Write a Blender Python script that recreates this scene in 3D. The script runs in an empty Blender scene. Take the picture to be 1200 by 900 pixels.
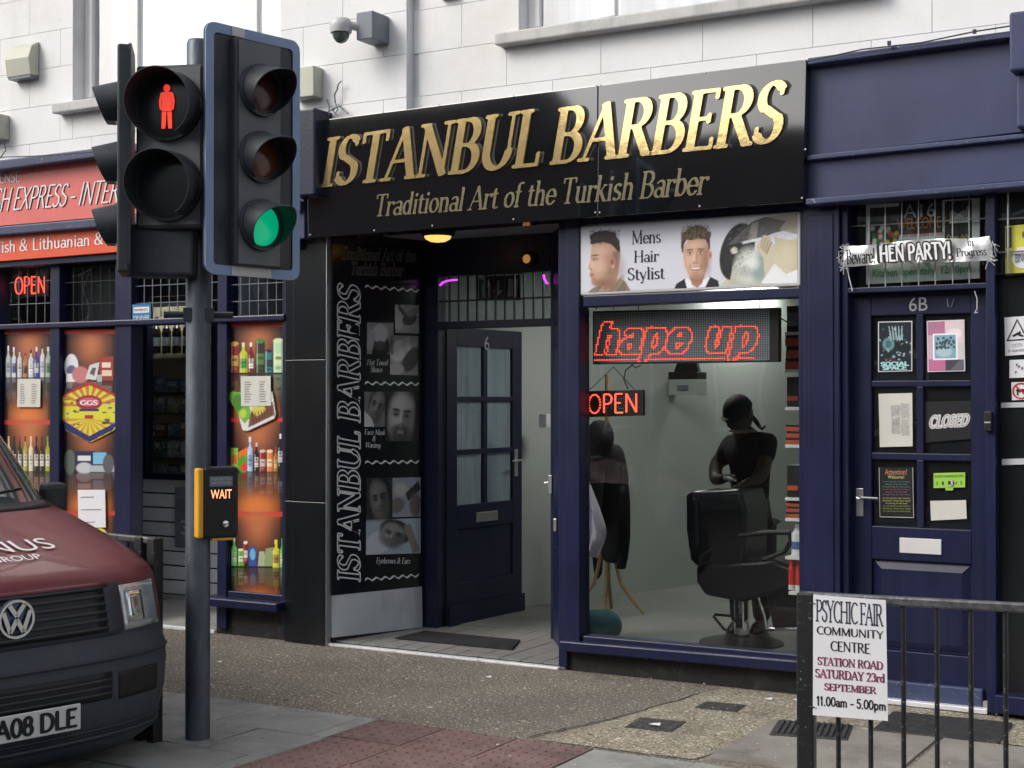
import bpy, bmesh, math, random
import numpy as np
from mathutils import Vector, Matrix
random.seed(7); np.random.seed(7)
R = math.radians
scene = bpy.context.scene
C = scene.collection

# ---------------------------------------------------------------- camera, sky, sun, exposure
CAM_D, CAM_H, FPX = 7.61, 1.6, 1700.0
PHI, PITCH = R(29.95), math.atan(18 / 1700.0)
cam_data = bpy.data.cameras.new('camera'); cam = bpy.data.objects.new('camera', cam_data); C.objects.link(cam)
cam_data.lens = 36.0 * FPX / 1200.0; cam_data.sensor_width = 36.0
cam_data.clip_start = 0.05; cam_data.clip_end = 500
cam.location = (0, -CAM_D, CAM_H); cam.rotation_euler = (R(90) + PITCH, 0, PHI)
scene.camera = cam
SUN_EL, SUN_AZ = R(38), R(222)          # azimuth measured clockwise from +Y
world = bpy.data.worlds.new('World'); scene.world = world; world.use_nodes = True
wn = world.node_tree.nodes; wl = world.node_tree.links
bg = wn['Background']; sky = wn.new('ShaderNodeTexSky'); sky.sky_type = 'NISHITA'; sky.sun_disc = False
sky.sun_elevation = SUN_EL; sky.sun_rotation = SUN_AZ; sky.air_density = 1.0; sky.dust_density = 4.0; sky.ozone_density = 1.0
hs = wn.new('ShaderNodeHueSaturation'); hs.inputs['Saturation'].default_value = 0.32; hs.inputs['Value'].default_value = 1.0
wl.new(sky.outputs[0], hs.inputs['Color']); wl.new(hs.outputs[0], bg.inputs['Color']); bg.inputs['Strength'].default_value = 0.15
sd = bpy.data.lights.new('sun', 'SUN'); sun = bpy.data.objects.new('sun', sd); C.objects.link(sun)
sd.energy = 0.9; sd.angle = R(25); sd.color = (1.0, 0.92, 0.80)
sdir = Vector((math.sin(SUN_AZ) * math.cos(SUN_EL), math.cos(SUN_AZ) * math.cos(SUN_EL), math.sin(SUN_EL)))
sun.rotation_euler = sdir.to_track_quat('Z', 'Y').to_euler()
scene.view_settings.view_transform = 'Standard'; scene.view_settings.look = 'None'
scene.view_settings.exposure = 0.46; scene.view_settings.gamma = 1.0
scene.cycles.max_bounces = 8; scene.cycles.transparent_max_bounces = 16
scene.cycles.use_denoising = True

# ---------------------------------------------------------------- survey helpers: photo measurement -> point on a real plane
CF = Vector((-math.sin(PHI) * math.cos(PITCH), math.cos(PHI) * math.cos(PITCH), math.sin(PITCH)))
CR = Vector((math.cos(PHI), math.sin(PHI), 0)); CU = CR.cross(CF)
CO = Vector((0, -CAM_D, CAM_H))
def ray(px, py): return CF + CR * ((px - 600) / FPX) - CU * ((py - 450) / FPX)
def P(px, py, y=0.0):
    """point of the vertical plane at depth y"""
    d = ray(px, py); t = (y - CO.y) / d.y; return CO + d * t
def PV(px, py, a, b):
    """point of the vertical plane through ground points a, b"""
    n = Vector((b[1] - a[1], a[0] - b[0], 0)); d = ray(px, py)
    t = (Vector((a[0], a[1], 0)) - CO).dot(n) / d.dot(n); return CO + d * t
def G(px, py, z=0.0):
    d = ray(px, py); t = (z - CO.z) / d.z; return CO + d * t
def X(px, y=0.0): return P(px, 468, y).x
def Z(px, py, y=0.0): return P(px, py, y).z

# ---------------------------------------------------------------- materials
def mat(name, col, rough=0.6, metal=0.0, var=0.12, scale=6.0, bump=0.0, bscale=60.0, ior=1.45, coat=0.0, emit=None, es=0.0, col2=None, detail=6, stretch=None):
    m = bpy.data.materials.new(name); m.use_nodes = True; nt = m.node_tree; N = nt.nodes; L = nt.links
    b = N['Principled BSDF']; b.inputs['Roughness'].default_value = rough; b.inputs['Metallic'].default_value = metal
    b.inputs['IOR'].default_value = ior; b.inputs['Coat Weight'].default_value = coat
    tc = N.new('ShaderNodeTexCoord'); src = tc.outputs['Object']
    if stretch:
        mp = N.new('ShaderNodeMapping'); mp.inputs['Scale'].default_value = stretch; L.new(src, mp.inputs[0]); src = mp.outputs[0]
    if var > 0 or col2:
        nz = N.new('ShaderNodeTexNoise'); nz.inputs['Scale'].default_value = scale; nz.inputs['Detail'].default_value = detail
        nz.inputs['Roughness'].default_value = 0.65
        L.new(src, nz.inputs['Vector'])
        rp = N.new('ShaderNodeValToRGB'); rp.color_ramp.elements[0].position = 0.3; rp.color_ramp.elements[1].position = 0.7
        c2 = col2 if col2 else [min(1, c * (1 + var)) for c in col]; c1 = col if col2 else [c * (1 - var) for c in col]
        rp.color_ramp.elements[0].color = (*c1, 1); rp.color_ramp.elements[1].color = (*c2, 1)
        L.new(nz.outputs[0], rp.inputs[0]); L.new(rp.outputs[0], b.inputs['Base Color'])
        mr = N.new('ShaderNodeMapRange'); mr.inputs[3].default_value = max(0.02, rough * 0.85); mr.inputs[4].default_value = min(1, rough * 1.2)
        L.new(nz.outputs[0], mr.inputs[0]); L.new(mr.outputs[0], b.inputs['Roughness'])
    else:
        b.inputs['Base Color'].default_value = (*col, 1)
    if bump > 0:
        n2 = N.new('ShaderNodeTexNoise'); n2.inputs['Scale'].default_value = bscale; n2.inputs['Detail'].default_value = 4
        L.new(src, n2.inputs['Vector']); bp = N.new('ShaderNodeBump'); bp.inputs['Strength'].default_value = bump; bp.inputs['Distance'].default_value = 0.01
        L.new(n2.outputs[0], bp.inputs['Height']); L.new(bp.outputs[0], b.inputs['Normal'])
    if emit:
        b.inputs['Emission Color'].default_value = (*emit, 1); b.inputs['Emission Strength'].default_value = es
    return m
def worn_paint(name, col, rough, chip, amount=0.62, scale=14.0):
    """paint with chipped, dusty patches"""
    m = mat(name, col, rough, var=0.22, scale=2.2, bump=0.07, bscale=9.0, detail=12); N = m.node_tree.nodes; L = m.node_tree.links
    b = N['Principled BSDF']; old = b.inputs['Base Color'].links[0].from_socket
    tc = N.new('ShaderNodeTexCoord'); nz = N.new('ShaderNodeTexNoise'); nz.inputs['Scale'].default_value = scale; nz.inputs['Detail'].default_value = 9; nz.inputs['Roughness'].default_value = 0.8
    L.new(tc.outputs['Object'], nz.inputs['Vector'])
    rp = N.new('ShaderNodeValToRGB'); rp.color_ramp.elements[0].position = amount; rp.color_ramp.elements[1].position = amount + 0.03
    L.new(nz.outputs[0], rp.inputs[0]); mx = N.new('ShaderNodeMix'); mx.data_type = 'RGBA'
    L.new(rp.outputs[0], mx.inputs[0]); L.new(old, mx.inputs[6]); mx.inputs[7].default_value = (*chip, 1)
    # faint run-off streaks and dust
    m2 = N.new('ShaderNodeMapping'); m2.inputs['Scale'].default_value = (1, 1, .06); L.new(tc.outputs['Object'], m2.inputs[0])
    n3 = N.new('ShaderNodeTexNoise'); n3.inputs['Scale'].default_value = 26; n3.inputs['Detail'].default_value = 6; L.new(m2.outputs[0], n3.inputs['Vector'])
    r3 = N.new('ShaderNodeValToRGB'); r3.color_ramp.elements[0].position = .5; r3.color_ramp.elements[1].position = .85; r3.color_ramp.elements[1].color = (.10, .10, .10, 1); L.new(n3.outputs[0], r3.inputs[0])
    mx3 = N.new('ShaderNodeMix'); mx3.data_type = 'RGBA'; L.new(r3.outputs[0], mx3.inputs[0]); L.new(mx.outputs[2], mx3.inputs[6]); mx3.inputs[7].default_value = (.10, .10, .11, 1)
    L.new(mx3.outputs[2], b.inputs['Base Color']); return m
def stain(m, col, amt=.5, scale=3.0, lo=.52, hi=.7, stretch=(1, 1, 1), spots=False):
    N = m.node_tree.nodes; L = m.node_tree.links; b = N['Principled BSDF']; ib = b.inputs['Base Color']; tc = N.new('ShaderNodeTexCoord')
    mp = N.new('ShaderNodeMapping'); mp.inputs['Scale'].default_value = stretch; ge = N.new('ShaderNodeNewGeometry'); L.new(ge.outputs['Position'], mp.inputs[0])
    mx = N.new('ShaderNodeMix'); mx.data_type = 'RGBA'
    if spots:
        vo = N.new('ShaderNodeTexVoronoi'); vo.inputs['Scale'].default_value = scale; L.new(mp.outputs[0], vo.inputs['Vector']); src = vo.outputs['Distance']
    else:
        nz = N.new('ShaderNodeTexNoise'); nz.inputs['Scale'].default_value = scale; nz.inputs['Detail'].default_value = 10; nz.inputs['Roughness'].default_value = .7; L.new(mp.outputs[0], nz.inputs['Vector']); src = nz.outputs[0]
    rp = N.new('ShaderNodeValToRGB'); e0, e1 = rp.color_ramp.elements; e0.position = lo; e1.position = hi
    e0.color = (0, 0, 0, 1); e1.color = (amt, amt, amt, 1)
    if spots: e0.color = (amt, amt, amt, 1); e1.color = (0, 0, 0, 1)
    L.new(src, rp.inputs[0]); L.new(rp.outputs[0], mx.inputs[0])
    if ib.links: L.new(ib.links[0].from_socket, mx.inputs[6])
    else: mx.inputs[6].default_value = ib.default_value
    mx.inputs[7].default_value = (*col, 1); L.new(mx.outputs[2], ib); return m
def glass(name, tint=(1, 1, 1), refl=1.0, rough=0.0, wobble=0.0, base=0.0):
    m = bpy.data.materials.new(name); m.use_nodes = True; N = m.node_tree.nodes; L = m.node_tree.links
    N.remove(N['Principled BSDF']); out = N['Material Output']
    tr = N.new('ShaderNodeBsdfTransparent'); tr.inputs[0].default_value = (*tint, 1)
    gl = N.new('ShaderNodeBsdfGlossy'); gl.inputs['Roughness'].default_value = rough
    fr = N.new('ShaderNodeFresnel'); fr.inputs[0].default_value = 1.5
    ma = N.new('ShaderNodeMath'); ma.operation = 'MULTIPLY_ADD'; ma.inputs[1].default_value = refl; ma.inputs[2].default_value = base; ma.use_clamp = True
    mx = N.new('ShaderNodeMixShader'); L.new(fr.outputs[0], ma.inputs[0])
    ge = N.new('ShaderNodeNewGeometry'); inv = N.new('ShaderNodeMath'); inv.operation = 'SUBTRACT'; inv.inputs[0].default_value = 1.0; L.new(ge.outputs['Backfacing'], inv.inputs[1])
    mu = N.new('ShaderNodeMath'); mu.operation = 'MULTIPLY'; L.new(ma.outputs[0], mu.inputs[0]); L.new(inv.outputs[0], mu.inputs[1]); L.new(mu.outputs[0], mx.inputs[0])   # only the outer face of a pane mirrors
    L.new(tr.outputs[0], mx.inputs[1]); L.new(gl.outputs[0], mx.inputs[2]); L.new(mx.outputs[0], out.inputs[0])
    if wobble:
        tc = N.new('ShaderNodeTexCoord'); nz = N.new('ShaderNodeTexNoise'); nz.inputs['Scale'].default_value = 1.3
        bp = N.new('ShaderNodeBump'); bp.inputs['Strength'].default_value = wobble; bp.inputs['Distance'].default_value = 0.05
        L.new(tc.outputs['Object'], nz.inputs['Vector']); L.new(nz.outputs[0], bp.inputs['Height']); L.new(bp.outputs[0], gl.inputs['Normal'])
    return m
def print_mat(name, rough=0.5, coat=0.0, ior=1.45):
    m = bpy.data.materials.new(name); m.use_nodes = True; N = m.node_tree.nodes
    a = N.new('ShaderNodeVertexColor'); a.layer_name = 'print'; b = N['Principled BSDF']
    m.node_tree.links.new(a.outputs[0], b.inputs['Base Color']); b.inputs['Roughness'].default_value = rough; b.inputs['Coat Weight'].default_value = coat
    b.inputs['IOR'].default_value = ior
    return m
M = {}
M['white_wall'] = mat('white_wall', (0.735, 0.745, 0.755), 0.75, var=0.05, scale=1.5, bump=0.15, bscale=40)
M['joint'] = mat('wall_joint', (0.68, 0.68, 0.69), 0.9, var=0.1)
M['upvc'] = mat('white_frame', (0.78, 0.78, 0.78), 0.35, var=0.03)
M['grey_sill'] = mat('grey_sill', (0.50, 0.50, 0.49), 0.7, var=0.1, bump=0.1)
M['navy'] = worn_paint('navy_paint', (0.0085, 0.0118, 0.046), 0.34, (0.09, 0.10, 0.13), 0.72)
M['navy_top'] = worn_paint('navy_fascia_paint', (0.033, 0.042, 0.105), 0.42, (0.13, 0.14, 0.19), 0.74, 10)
M['navy_worn'] = worn_paint('navy_worn_paint', (0.040, 0.052, 0.115), 0.5, (0.32, 0.34, 0.38), 0.60, 30)
M['navy_dark'] = mat('navy_dark_paint', (0.008, 0.012, 0.035), 0.35, var=0.2, scale=5, bump=0.1)
M['black_gloss'] = mat('black_gloss_board', (0.006, 0.007, 0.009), 0.05, var=0.15, scale=3, ior=2.15, bump=0.035, bscale=1.6)
M['black_pil'] = mat('black_gloss_tile', (0.008, 0.010, 0.012), 0.22, var=0.15, scale=3, ior=1.5, bump=0.05, bscale=2.2)
M['black'] = mat('black_paint', (0.012, 0.012, 0.013), 0.45, var=0.15)
M['stall'] = mat('dark_stall_riser', (0.014, 0.014, 0.015), 0.6, var=0.3, scale=9, bump=0.2)
M['gold'] = mat('gold_mirror', (0.93, 0.70, 0.32), 0.10, 0.74, var=0.06, scale=30, bump=0.05, bscale=14)
M['gold_dull'] = mat('gold_dull', (0.19, 0.17, 0.105), 0.25, 0.6, var=0.2, scale=60)
M['ink'] = mat('black_ink', (0.008, 0.008, 0.010), 0.5, var=0)
M['white_print'] = mat('white_print', (0.75, 0.75, 0.76), 0.5, var=0.02)
M['paper'] = mat('paper', (0.74, 0.74, 0.78), 0.6, var=0.03, scale=10)
M['cream_paper'] = mat('cream_paper', (0.60, 0.59, 0.54), 0.65, var=0.04, scale=10)
M['silver_line'] = mat('silver_outline', (0.72, 0.73, 0.75), 0.4, 0.1, var=0.05)
M['line_dim'] = mat('grey_outline', (0.16, 0.16, 0.165), 0.4, 0.3, var=0.05)
M['steel'] = mat('steel', (0.45, 0.46, 0.47), 0.35, 0.8, var=0.1)
M['chrome'] = mat('chrome', (0.75, 0.76, 0.78), 0.08, 1.0, var=0.02)
M['strip'] = mat('aluminium_strip', (0.80, 0.81, 0.83), 0.35, 0.3, var=0.1, scale=20)
M['galv'] = mat('galvanised_grey', (0.085, 0.10, 0.12), 0.45, 0.5, var=0.35, scale=9, bump=0.2, bscale=50, stretch=(1, 1, 0.35))
M['sig_black'] = mat('signal_plastic', (0.026, 0.032, 0.040), 0.5, var=0.15, scale=8, bump=0.1)
M['sig_grey'] = mat('signal_grey', (0.12, 0.13, 0.14), 0.6, var=0.12, scale=8)
M['sig_border'] = mat('reflective_border', (0.20, 0.29, 0.46), 0.4, var=0.08, scale=5)
M['rail'] = worn_paint('railing_paint', (0.014, 0.015, 0.017), 0.45, (0.20, 0.20, 0.19), 0.60, 55)
M['rail_top'] = mat('railing_worn_top', (0.14, 0.145, 0.155), 0.4, 0.6, var=0.5, scale=40, bump=0.2)
M['yellow'] = mat('signal_yellow', (0.70, 0.36, 0.03), 0.45, var=0.08)
M['red_sign'] = mat('red_sign_face', (0.66, 0.16, 0.145), 0.35, var=0.05, scale=3)
M['orange_sign'] = mat('orange_red_sign_face', (0.72, 0.11, 0.05), 0.35, var=0.04, scale=3)
M['glass'] = glass('shop_glass', (0.93, 0.95, 0.94), 1.25, wobble=0.05, base=0.012)
M['glass_up'] = glass('upstairs_glass', (0.9, 0.92, 0.93), 1.0, wobble=0.12, base=0.22)
M['glass_dark'] = glass('transom_glass', (0.8, 0.84, 0.86), 1.3, wobble=0.15, base=0.03)
M['print'] = print_mat('printed_vinyl', 0.42)
M['print_dim'] = print_mat('printed_satin_panel', 0.3)
M['room_wall'] = mat('room_wall_paint', (0.43, 0.46, 0.44), 0.7, var=0.03, scale=2)
M['room_floor'] = mat('room_floor_vinyl', (0.17, 0.175, 0.165), 0.5, var=0.2, scale=3, col2=(0.22, 0.22, 0.205))
M['dark_fabric'] = mat('dark_fabric', (0.014, 0.015, 0.018), 0.85, var=0.4, scale=14, bump=1.0, bscale=11, stretch=(1, 1, .35))
M['shirt'] = mat('black_shirt', (0.010, 0.011, 0.014), 0.9, var=0.2, scale=10, bump=0.4, bscale=14)
M['skin'] = mat('skin', (0.055, 0.037, 0.029), 0.55, var=0.08, scale=12)
M['hair'] = mat('dark_hair', (0.010, 0.009, 0.009), 0.7, var=0.2, scale=40, bump=0.5, bscale=90)
M['leather'] = mat('black_leatherette', (0.012, 0.012, 0.014), 0.32, var=0.2, scale=8, bump=0.15, bscale=30)
M['towel'] = mat('pale_towel', (0.55, 0.52, 0.62), 0.95, var=0.06, scale=20, bump=0.5, bscale=120)
M['wood'] = mat('bent_wood', (0.34, 0.24, 0.14), 0.5, var=0.2, scale=12)
M['teal'] = mat('teal_cloth', (0.03, 0.12, 0.14), 0.85, var=0.15, scale=9, bump=0.4)
M['white_plastic'] = mat('white_plastic', (0.62, 0.62, 0.62), 0.4, var=0.03)
M['red_plastic'] = mat('red_plastic', (0.50, 0.03, 0.02), 0.35, var=0.08)
M['orange_box'] = mat('orange_red_box', (0.42, 0.07, 0.03), 0.45, var=0.08)
M['slat'] = mat('white_slat', (0.78, 0.80, 0.84), 0.55, var=0.08, scale=4)
M['riser'] = mat('pale_metal_panel', (0.52, 0.55, 0.58), 0.42, 0.1, var=0.06, scale=2)
M['led_off'] = mat('led_unlit', (0.30, 0.31, 0.36), 0.3, var=0)
M['led_on'] = mat('led_red', (0.9, 0.1, 0.05), 0.4, var=0, emit=(1.0, 0.09, 0.05), es=2.0)
M['led_blue'] = mat('led_unlit_blue', (0.08, 0.12, 0.28), 0.3, var=0)
M['led_purple'] = mat('led_purple', (0.5, 0.05, 0.6), 0.4, var=0, emit=(0.75, 0.08, 0.9), es=0.9)
M['lamp_amber'] = mat('lamp_amber', (0.9, 0.6, 0.2), 0.4, var=0, emit=(1.0, 0.50, 0.12), es=1.1)
M['amber_glow'] = mat('dim_amber_glow', (0.5, 0.3, 0.1), 0.4, var=0, emit=(1.0, 0.45, 0.12), es=0.25)
M['lamp_white'] = mat('lamp_white', (0.9, 0.9, 0.8), 0.4, var=0, emit=(1.0, 1.0, 0.93), es=20.0)
M['green_light'] = mat('green_lens', (0.0, 0.35, 0.16), 0.25, var=0, emit=(0.0, 0.62, 0.30), es=0.36)
M['red_man'] = mat('red_figure', (0.9, 0.1, 0.05), 0.4, var=0, emit=(1.0, 0.06, 0.035), es=0.75)
M['lens_dark'] = mat('dark_lens', (0.018, 0.024, 0.026), 0.25, var=0.1)
M['lens_red'] = mat('unlit_red_lens', (0.05, 0.016, 0.016), 0.2, var=0.1)
M['lens_amber'] = mat('unlit_amber_lens', (0.10, 0.03, 0.02), 0.2, var=0.1)
M['wait_on'] = mat('wait_lettering', (0.9, 0.4, 0.2), 0.4, var=0, emit=(1.0, 0.36, 0.16), es=1.6)
M['maroon'] = mat('maroon_paint', (0.125, 0.020, 0.028), 0.42, var=0.10, scale=2, coat=0.15)
M['bumper'] = mat('grey_bumper_plastic', (0.040, 0.048, 0.062), 0.55, var=0.12, scale=5, bump=0.1)
M['lamp_glass'] = mat('headlight_glass', (0.45, 0.48, 0.50), 0.15, 0.5, var=0.3, scale=18, coat=1.0)
M['plate'] = mat('number_plate', (0.66, 0.68, 0.68), 0.4, var=0.03)
M['tyre'] = mat('tyre_rubber', (0.015, 0.015, 0.015), 0.8, var=0.1)
M['screen_glass'] = mat('windscreen', (0.07, 0.09, 0.085), 0.06, var=0.2, scale=1.5, ior=1.7)
M['cctv_grey'] = mat('cctv_grey', (0.16, 0.18, 0.22), 0.45, var=0.05)
M['cctv_white'] = mat('cctv_white', (0.50, 0.51, 0.52), 0.4, var=0.05)
M['beige'] = mat('beige_plastic', (0.47, 0.48, 0.40), 0.5, var=0.06)
M['bottle_dark'] = mat('dark_bottle_glass', (0.012, 0.010, 0.010), 0.12, var=0)
M['foil'] = mat('bottle_foil', (0.30, 0.10, 0.08), 0.3, 0.6, var=0.1)
M['shelf_wood'] = mat('shelf_edge', (0.36, 0.34, 0.24), 0.5, var=0.1)
M['iron'] = mat('cast_iron', (0.055, 0.057, 0.060), 0.55, 0.4, var=0.3, scale=20, bump=0.5, bscale=50)
M['concrete'] = mat('concrete_slab', (0.235, 0.235, 0.225), 0.85, var=0.0, scale=2.4, bump=0.5, bscale=140, col2=(0.34, 0.34, 0.325), detail=12)
M['tactile'] = mat('red_tactile', (0.165, 0.098, 0.095), 0.8, var=0.0, scale=3, bump=0.5, bscale=140, col2=(0.225, 0.145, 0.138), detail=10)
M['brick'] = mat('far_brick', (0.10, 0.06, 0.045), 0.85, var=0.3, scale=5)
M['cable'] = mat('cable', (0.03, 0.03, 0.03), 0.6, var=0)
M['concrete_warm'] = mat('worn_concrete', (0.20, 0.19, 0.17), 0.85, var=0.0, scale=3.4, bump=0.6, bscale=110, col2=(0.29, 0.275, 0.25), detail=12)
M['green_print'] = mat('green_print', (0.32, 0.60, 0.08), 0.45, var=0.02)
M['magazine'] = mat('magazine_cover', (0.16, 0.19, 0.21), 0.5, var=0.6, scale=30)

stain(M['concrete'], (.07, .07, .068), .75, 2.6, .48, .72); stain(M['concrete'], (.36, .36, .34), .5, 9, .58, .66); stain(M['concrete'], (.05, .05, .05), .7, 7.0, .055, .075, spots=True)
for mn in ('concrete', 'concrete_warm', 'tactile'):
    stain(M[mn], (.42, .40, .36), .35, 90, .60, .68); stain(M[mn], (.05, .05, .05), .45, 60, .60, .70)
stain(M['concrete_warm'], (.08, .075, .065), .7, 2.2, .5, .7)
N_ = M['red_man'].node_tree.nodes; vn = N_.new('ShaderNodeTexNoise'); vn.inputs['Scale'].default_value = 26; vr = N_.new('ShaderNodeMapRange'); vr.inputs[1].default_value = .35; vr.inputs[2].default_value = .7; vr.inputs[3].default_value = .18; vr.inputs[4].default_value = 1.0
M['red_man'].node_tree.links.new(vn.outputs[0], vr.inputs[0]); M['red_man'].node_tree.links.new(vr.outputs[0], N_['Principled BSDF'].inputs['Emission Strength'])
stain(M['tactile'], (.07, .05, .05), .75, 3.4, .46, .70); stain(M['tactile'], (.30, .24, .22), .5, 14, .6, .68); stain(M['tactile'], (.05, .04, .04), .7, 6.0, .06, .08, spots=True)
stain(M['white_wall'], (.50, .50, .49), .22, 5, .55, .85, (1, 1, .12)); stain(M['white_wall'], (.60, .58, .53), .6, .8, .5, .7); stain(M['white_wall'], (.35, .35, .34), .35, 30, .62, .7)
stain(M['grey_sill'], (.2, .2, .19), .6, 7, .5, .75, (1, 1, .3)); stain(M['stall'], (.08, .075, .065), .6, 8, .52, .7); stain(M['galv'], (.17, .18, .19), .6, 12, .55, .7, (1, 1, .3)); stain(M['bumper'], (.085, .08, .072), .5, 6, .5, .75); stain(M['maroon'], (.16, .06, .055), .4, 5, .5, .75)
stain(M['sig_black'], (.07, .075, .08), .4, 9, .5, .75); stain(M['iron'], (.11, .09, .07), .6, 15, .5, .7); stain(M['riser'], (.2, .2, .19), .5, 4, .5, .75, (1, 1, .4)); stain(M['black_pil'], (.03, .03, .03), .5, 3, .5, .8, (1, 1, .2))

# ---------------------------------------------------------------- object helpers
def tag(o, label=None, cat=None, group=None, kind=None):
    for k, v in (('label', label), ('category', cat), ('group', group), ('kind', kind)):
        if v: o[k] = v
    return o
def thing(name, label, cat, loc=(0, 0, 0), rz=0.0, group=None):
    o = bpy.data.objects.new(name, None); C.objects.link(o); o.location = loc; o.rotation_euler = (0, 0, rz); o.empty_display_size = 0.1
    return tag(o, label, cat, group)
def link(name, me, m=None, parent=None, local=False):
    if m is not None:
        me.materials.clear(); me.materials.append(M[m] if isinstance(m, str) else m)
    o = bpy.data.objects.new(name, me); C.objects.link(o)
    if parent is not None:
        o.parent = parent
        if not local:   # coordinates were given in world space: bring them into the parent's frame
            me.transform(world_of(parent).inverted())
    return o
def world_of(o):
    m = Matrix.LocRotScale(o.location, o.rotation_euler, o.scale)
    return world_of(o.parent) @ m if o.parent else m
def smooth(o, ang=35):
    me = o.data
    for p in me.polygons: p.use_smooth = True
    if hasattr(me, 'set_sharp_from_angle'): me.set_sharp_from_angle(angle=R(ang))
    return o
class MB:
    def __init__(s): s.v = []; s.f = []; s.m = []
    def add(s, v, f, mi=0):
        k = len(s.v); s.v += [tuple(p) for p in v]; s.f += [tuple(i + k for i in q) for q in f]; s.m += [mi] * len(f); return s
    def box(s, a, b, mi=0):
        x0, x1 = sorted((a[0], b[0])); y0, y1 = sorted((a[1], b[1])); z0, z1 = sorted((a[2], b[2]))
        v = [(x0, y0, z0), (x1, y0, z0), (x1, y1, z0), (x0, y1, z0), (x0, y0, z1), (x1, y0, z1), (x1, y1, z1), (x0, y1, z1)]
        return s.add(v, [(0, 3, 2, 1), (4, 5, 6, 7), (0, 1, 5, 4), (1, 2, 6, 5), (2, 3, 7, 6), (3, 0, 4, 7)], mi)
    def prism(s, pts, d, mi=0):
        """closed outline pts (3d) pushed along vector d"""
        n = len(pts); v = [Vector(p) for p in pts] + [Vector(p) + Vector(d) for p in pts]
        f = [tuple(range(n)), tuple(range(2 * n - 1, n - 1, -1))] + [(i, i + n, (i + 1) % n + n, (i + 1) % n) for i in range(n)]
        return s.add(v, f, mi)
    def tube(s, pts, r, seg=8, mi=0, cap=True):
        pts = [Vector(p) for p in pts]; n = len(pts); rr = r if isinstance(r, (list, tuple)) else [r] * n; v = []; prev = None
        for i, p in enumerate(pts):
            t = (pts[min(i + 1, n - 1)] - pts[max(i - 1, 0)]).normalized()
            u = (prev - t * prev.dot(t)) if prev is not None and (prev - t * prev.dot(t)).length > 1e-4 else t.orthogonal()
            u.normalize(); prev = u; w = t.cross(u)
            v += [p + (u * math.cos(a) + w * math.sin(a)) * rr[i] for a in [2 * math.pi * k / seg for k in range(seg)]]
        f = [(i * seg + k, i * seg + (k + 1) % seg, (i + 1) * seg + (k + 1) % seg, (i + 1) * seg + k) for i in range(n - 1) for k in range(seg)]
        if cap: f += [tuple(range(seg - 1, -1, -1)), tuple(range((n - 1) * seg, n * seg))]
        return s.add(v, f, mi)
    def lathe(s, prof, c=(0, 0, 0), axis='z', seg=20, mi=0):
        v = []
        for (r, h) in prof:
            for k in range(seg):
                a = 2 * math.pi * k / seg; x, y = r * math.cos(a), r * math.sin(a)
                p = (x, y, h) if axis == 'z' else ((h, x, y) if axis == 'x' else (x, h, y))
                v.append((c[0] + p[0], c[1] + p[1], c[2] + p[2]))
        n = len(prof); f = [(i * seg + k, i * seg + (k + 1) % seg, (i + 1) * seg + (k + 1) % seg, (i + 1) * seg + k) for i in range(n - 1) for k in range(seg)]
        f += [tuple(range(seg - 1, -1, -1)), tuple(range((n - 1) * seg, n * seg))]
        return s.add(v, f, mi)
    def mesh(s, name='mesh'):
        me = bpy.data.meshes.new(name); me.from_pydata(s.v, [], s.f)
        if any(s.m): me.polygons.foreach_set('material_index', s.m)
        bm = bmesh.new(); bm.from_mesh(me); bmesh.ops.recalc_face_normals(bm, faces=bm.faces); bm.to_mesh(me); bm.free(); return me
    def build(s, name, m, parent=None, bevel=0.0, local=False, seg=2):
        me = s.mesh(name); o = link(name, me, m if not isinstance(m, list) else None, parent, local)
        if isinstance(m, list):
            for q in m: me.materials.append(M[q])
        if bevel:
            b = o.modifiers.new('bevel', 'BEVEL'); b.width = bevel; b.segments = seg; b.limit_method = 'ANGLE'; b.angle_limit = R(40)
        return o
def slab_px(corners, y, t, name, m, parent=None, bevel=0.004):
    """board whose face has the measured corners on plane y and that is t thick, running back into the building"""
    pts = [P(px, py, y) for px, py in corners]
    mb = MB().prism(pts, (0, t, 0)); return mb.build(name, m, parent, bevel)
def rect_px(x0, y0, x1, y1): return [(x0, y0), (x1, y0), (x1, y1), (x0, y1)]
def box(name, a, b, m, parent=None, bevel=0.004): return MB().box(a, b).build(name, m, parent, bevel)

class Quad:
    """a flat place in the world: corners top-left, top-right, bottom-right, bottom-left as seen from the street"""
    def __init__(s, tl, tr, br, bl):
        s.tl, s.tr, s.br, s.bl = map(Vector, (tl, tr, br, bl))
        s.n = (s.tr - s.bl).cross(s.tl - s.br).normalized() * 1.0
        if s.n.dot(CO - s.tl) < 0: s.n.negate()
    def at(s, u, v, w=0.0):
        a = s.bl.lerp(s.br, u); b = s.tl.lerp(s.tr, u); return a.lerp(b, v) + s.n * w
    def size(s): return ((s.tr - s.tl).length + (s.br - s.bl).length) / 2, ((s.tl - s.bl).length + (s.tr - s.br).length) / 2
def QP(tl, tr, br, bl, y): return Quad(*[P(a, b, y) for a, b in (tl, tr, br, bl)])
def QR(x0, y0, x1, y1, y, sl=0.0, sr=None):
    return QP((x0, y0), (x1, y0 + sl), (x1, y1 + (sl if sr is None else sr)), (x0, y1), y)
def sub(q, u0, v0, u1, v1, w=0.0): return Quad(q.at(u0, v1, w), q.at(u1, v1, w), q.at(u1, v0, w), q.at(u0, v0, w))
def board(q, t, name, m, parent=None, bevel=0.0, w=0.0):
    pts = [q.at(0, 0, w), q.at(1, 0, w), q.at(1, 1, w), q.at(0, 1, w)]
    return MB().prism(pts, -q.n * t).build(name, m, parent, bevel)
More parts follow.
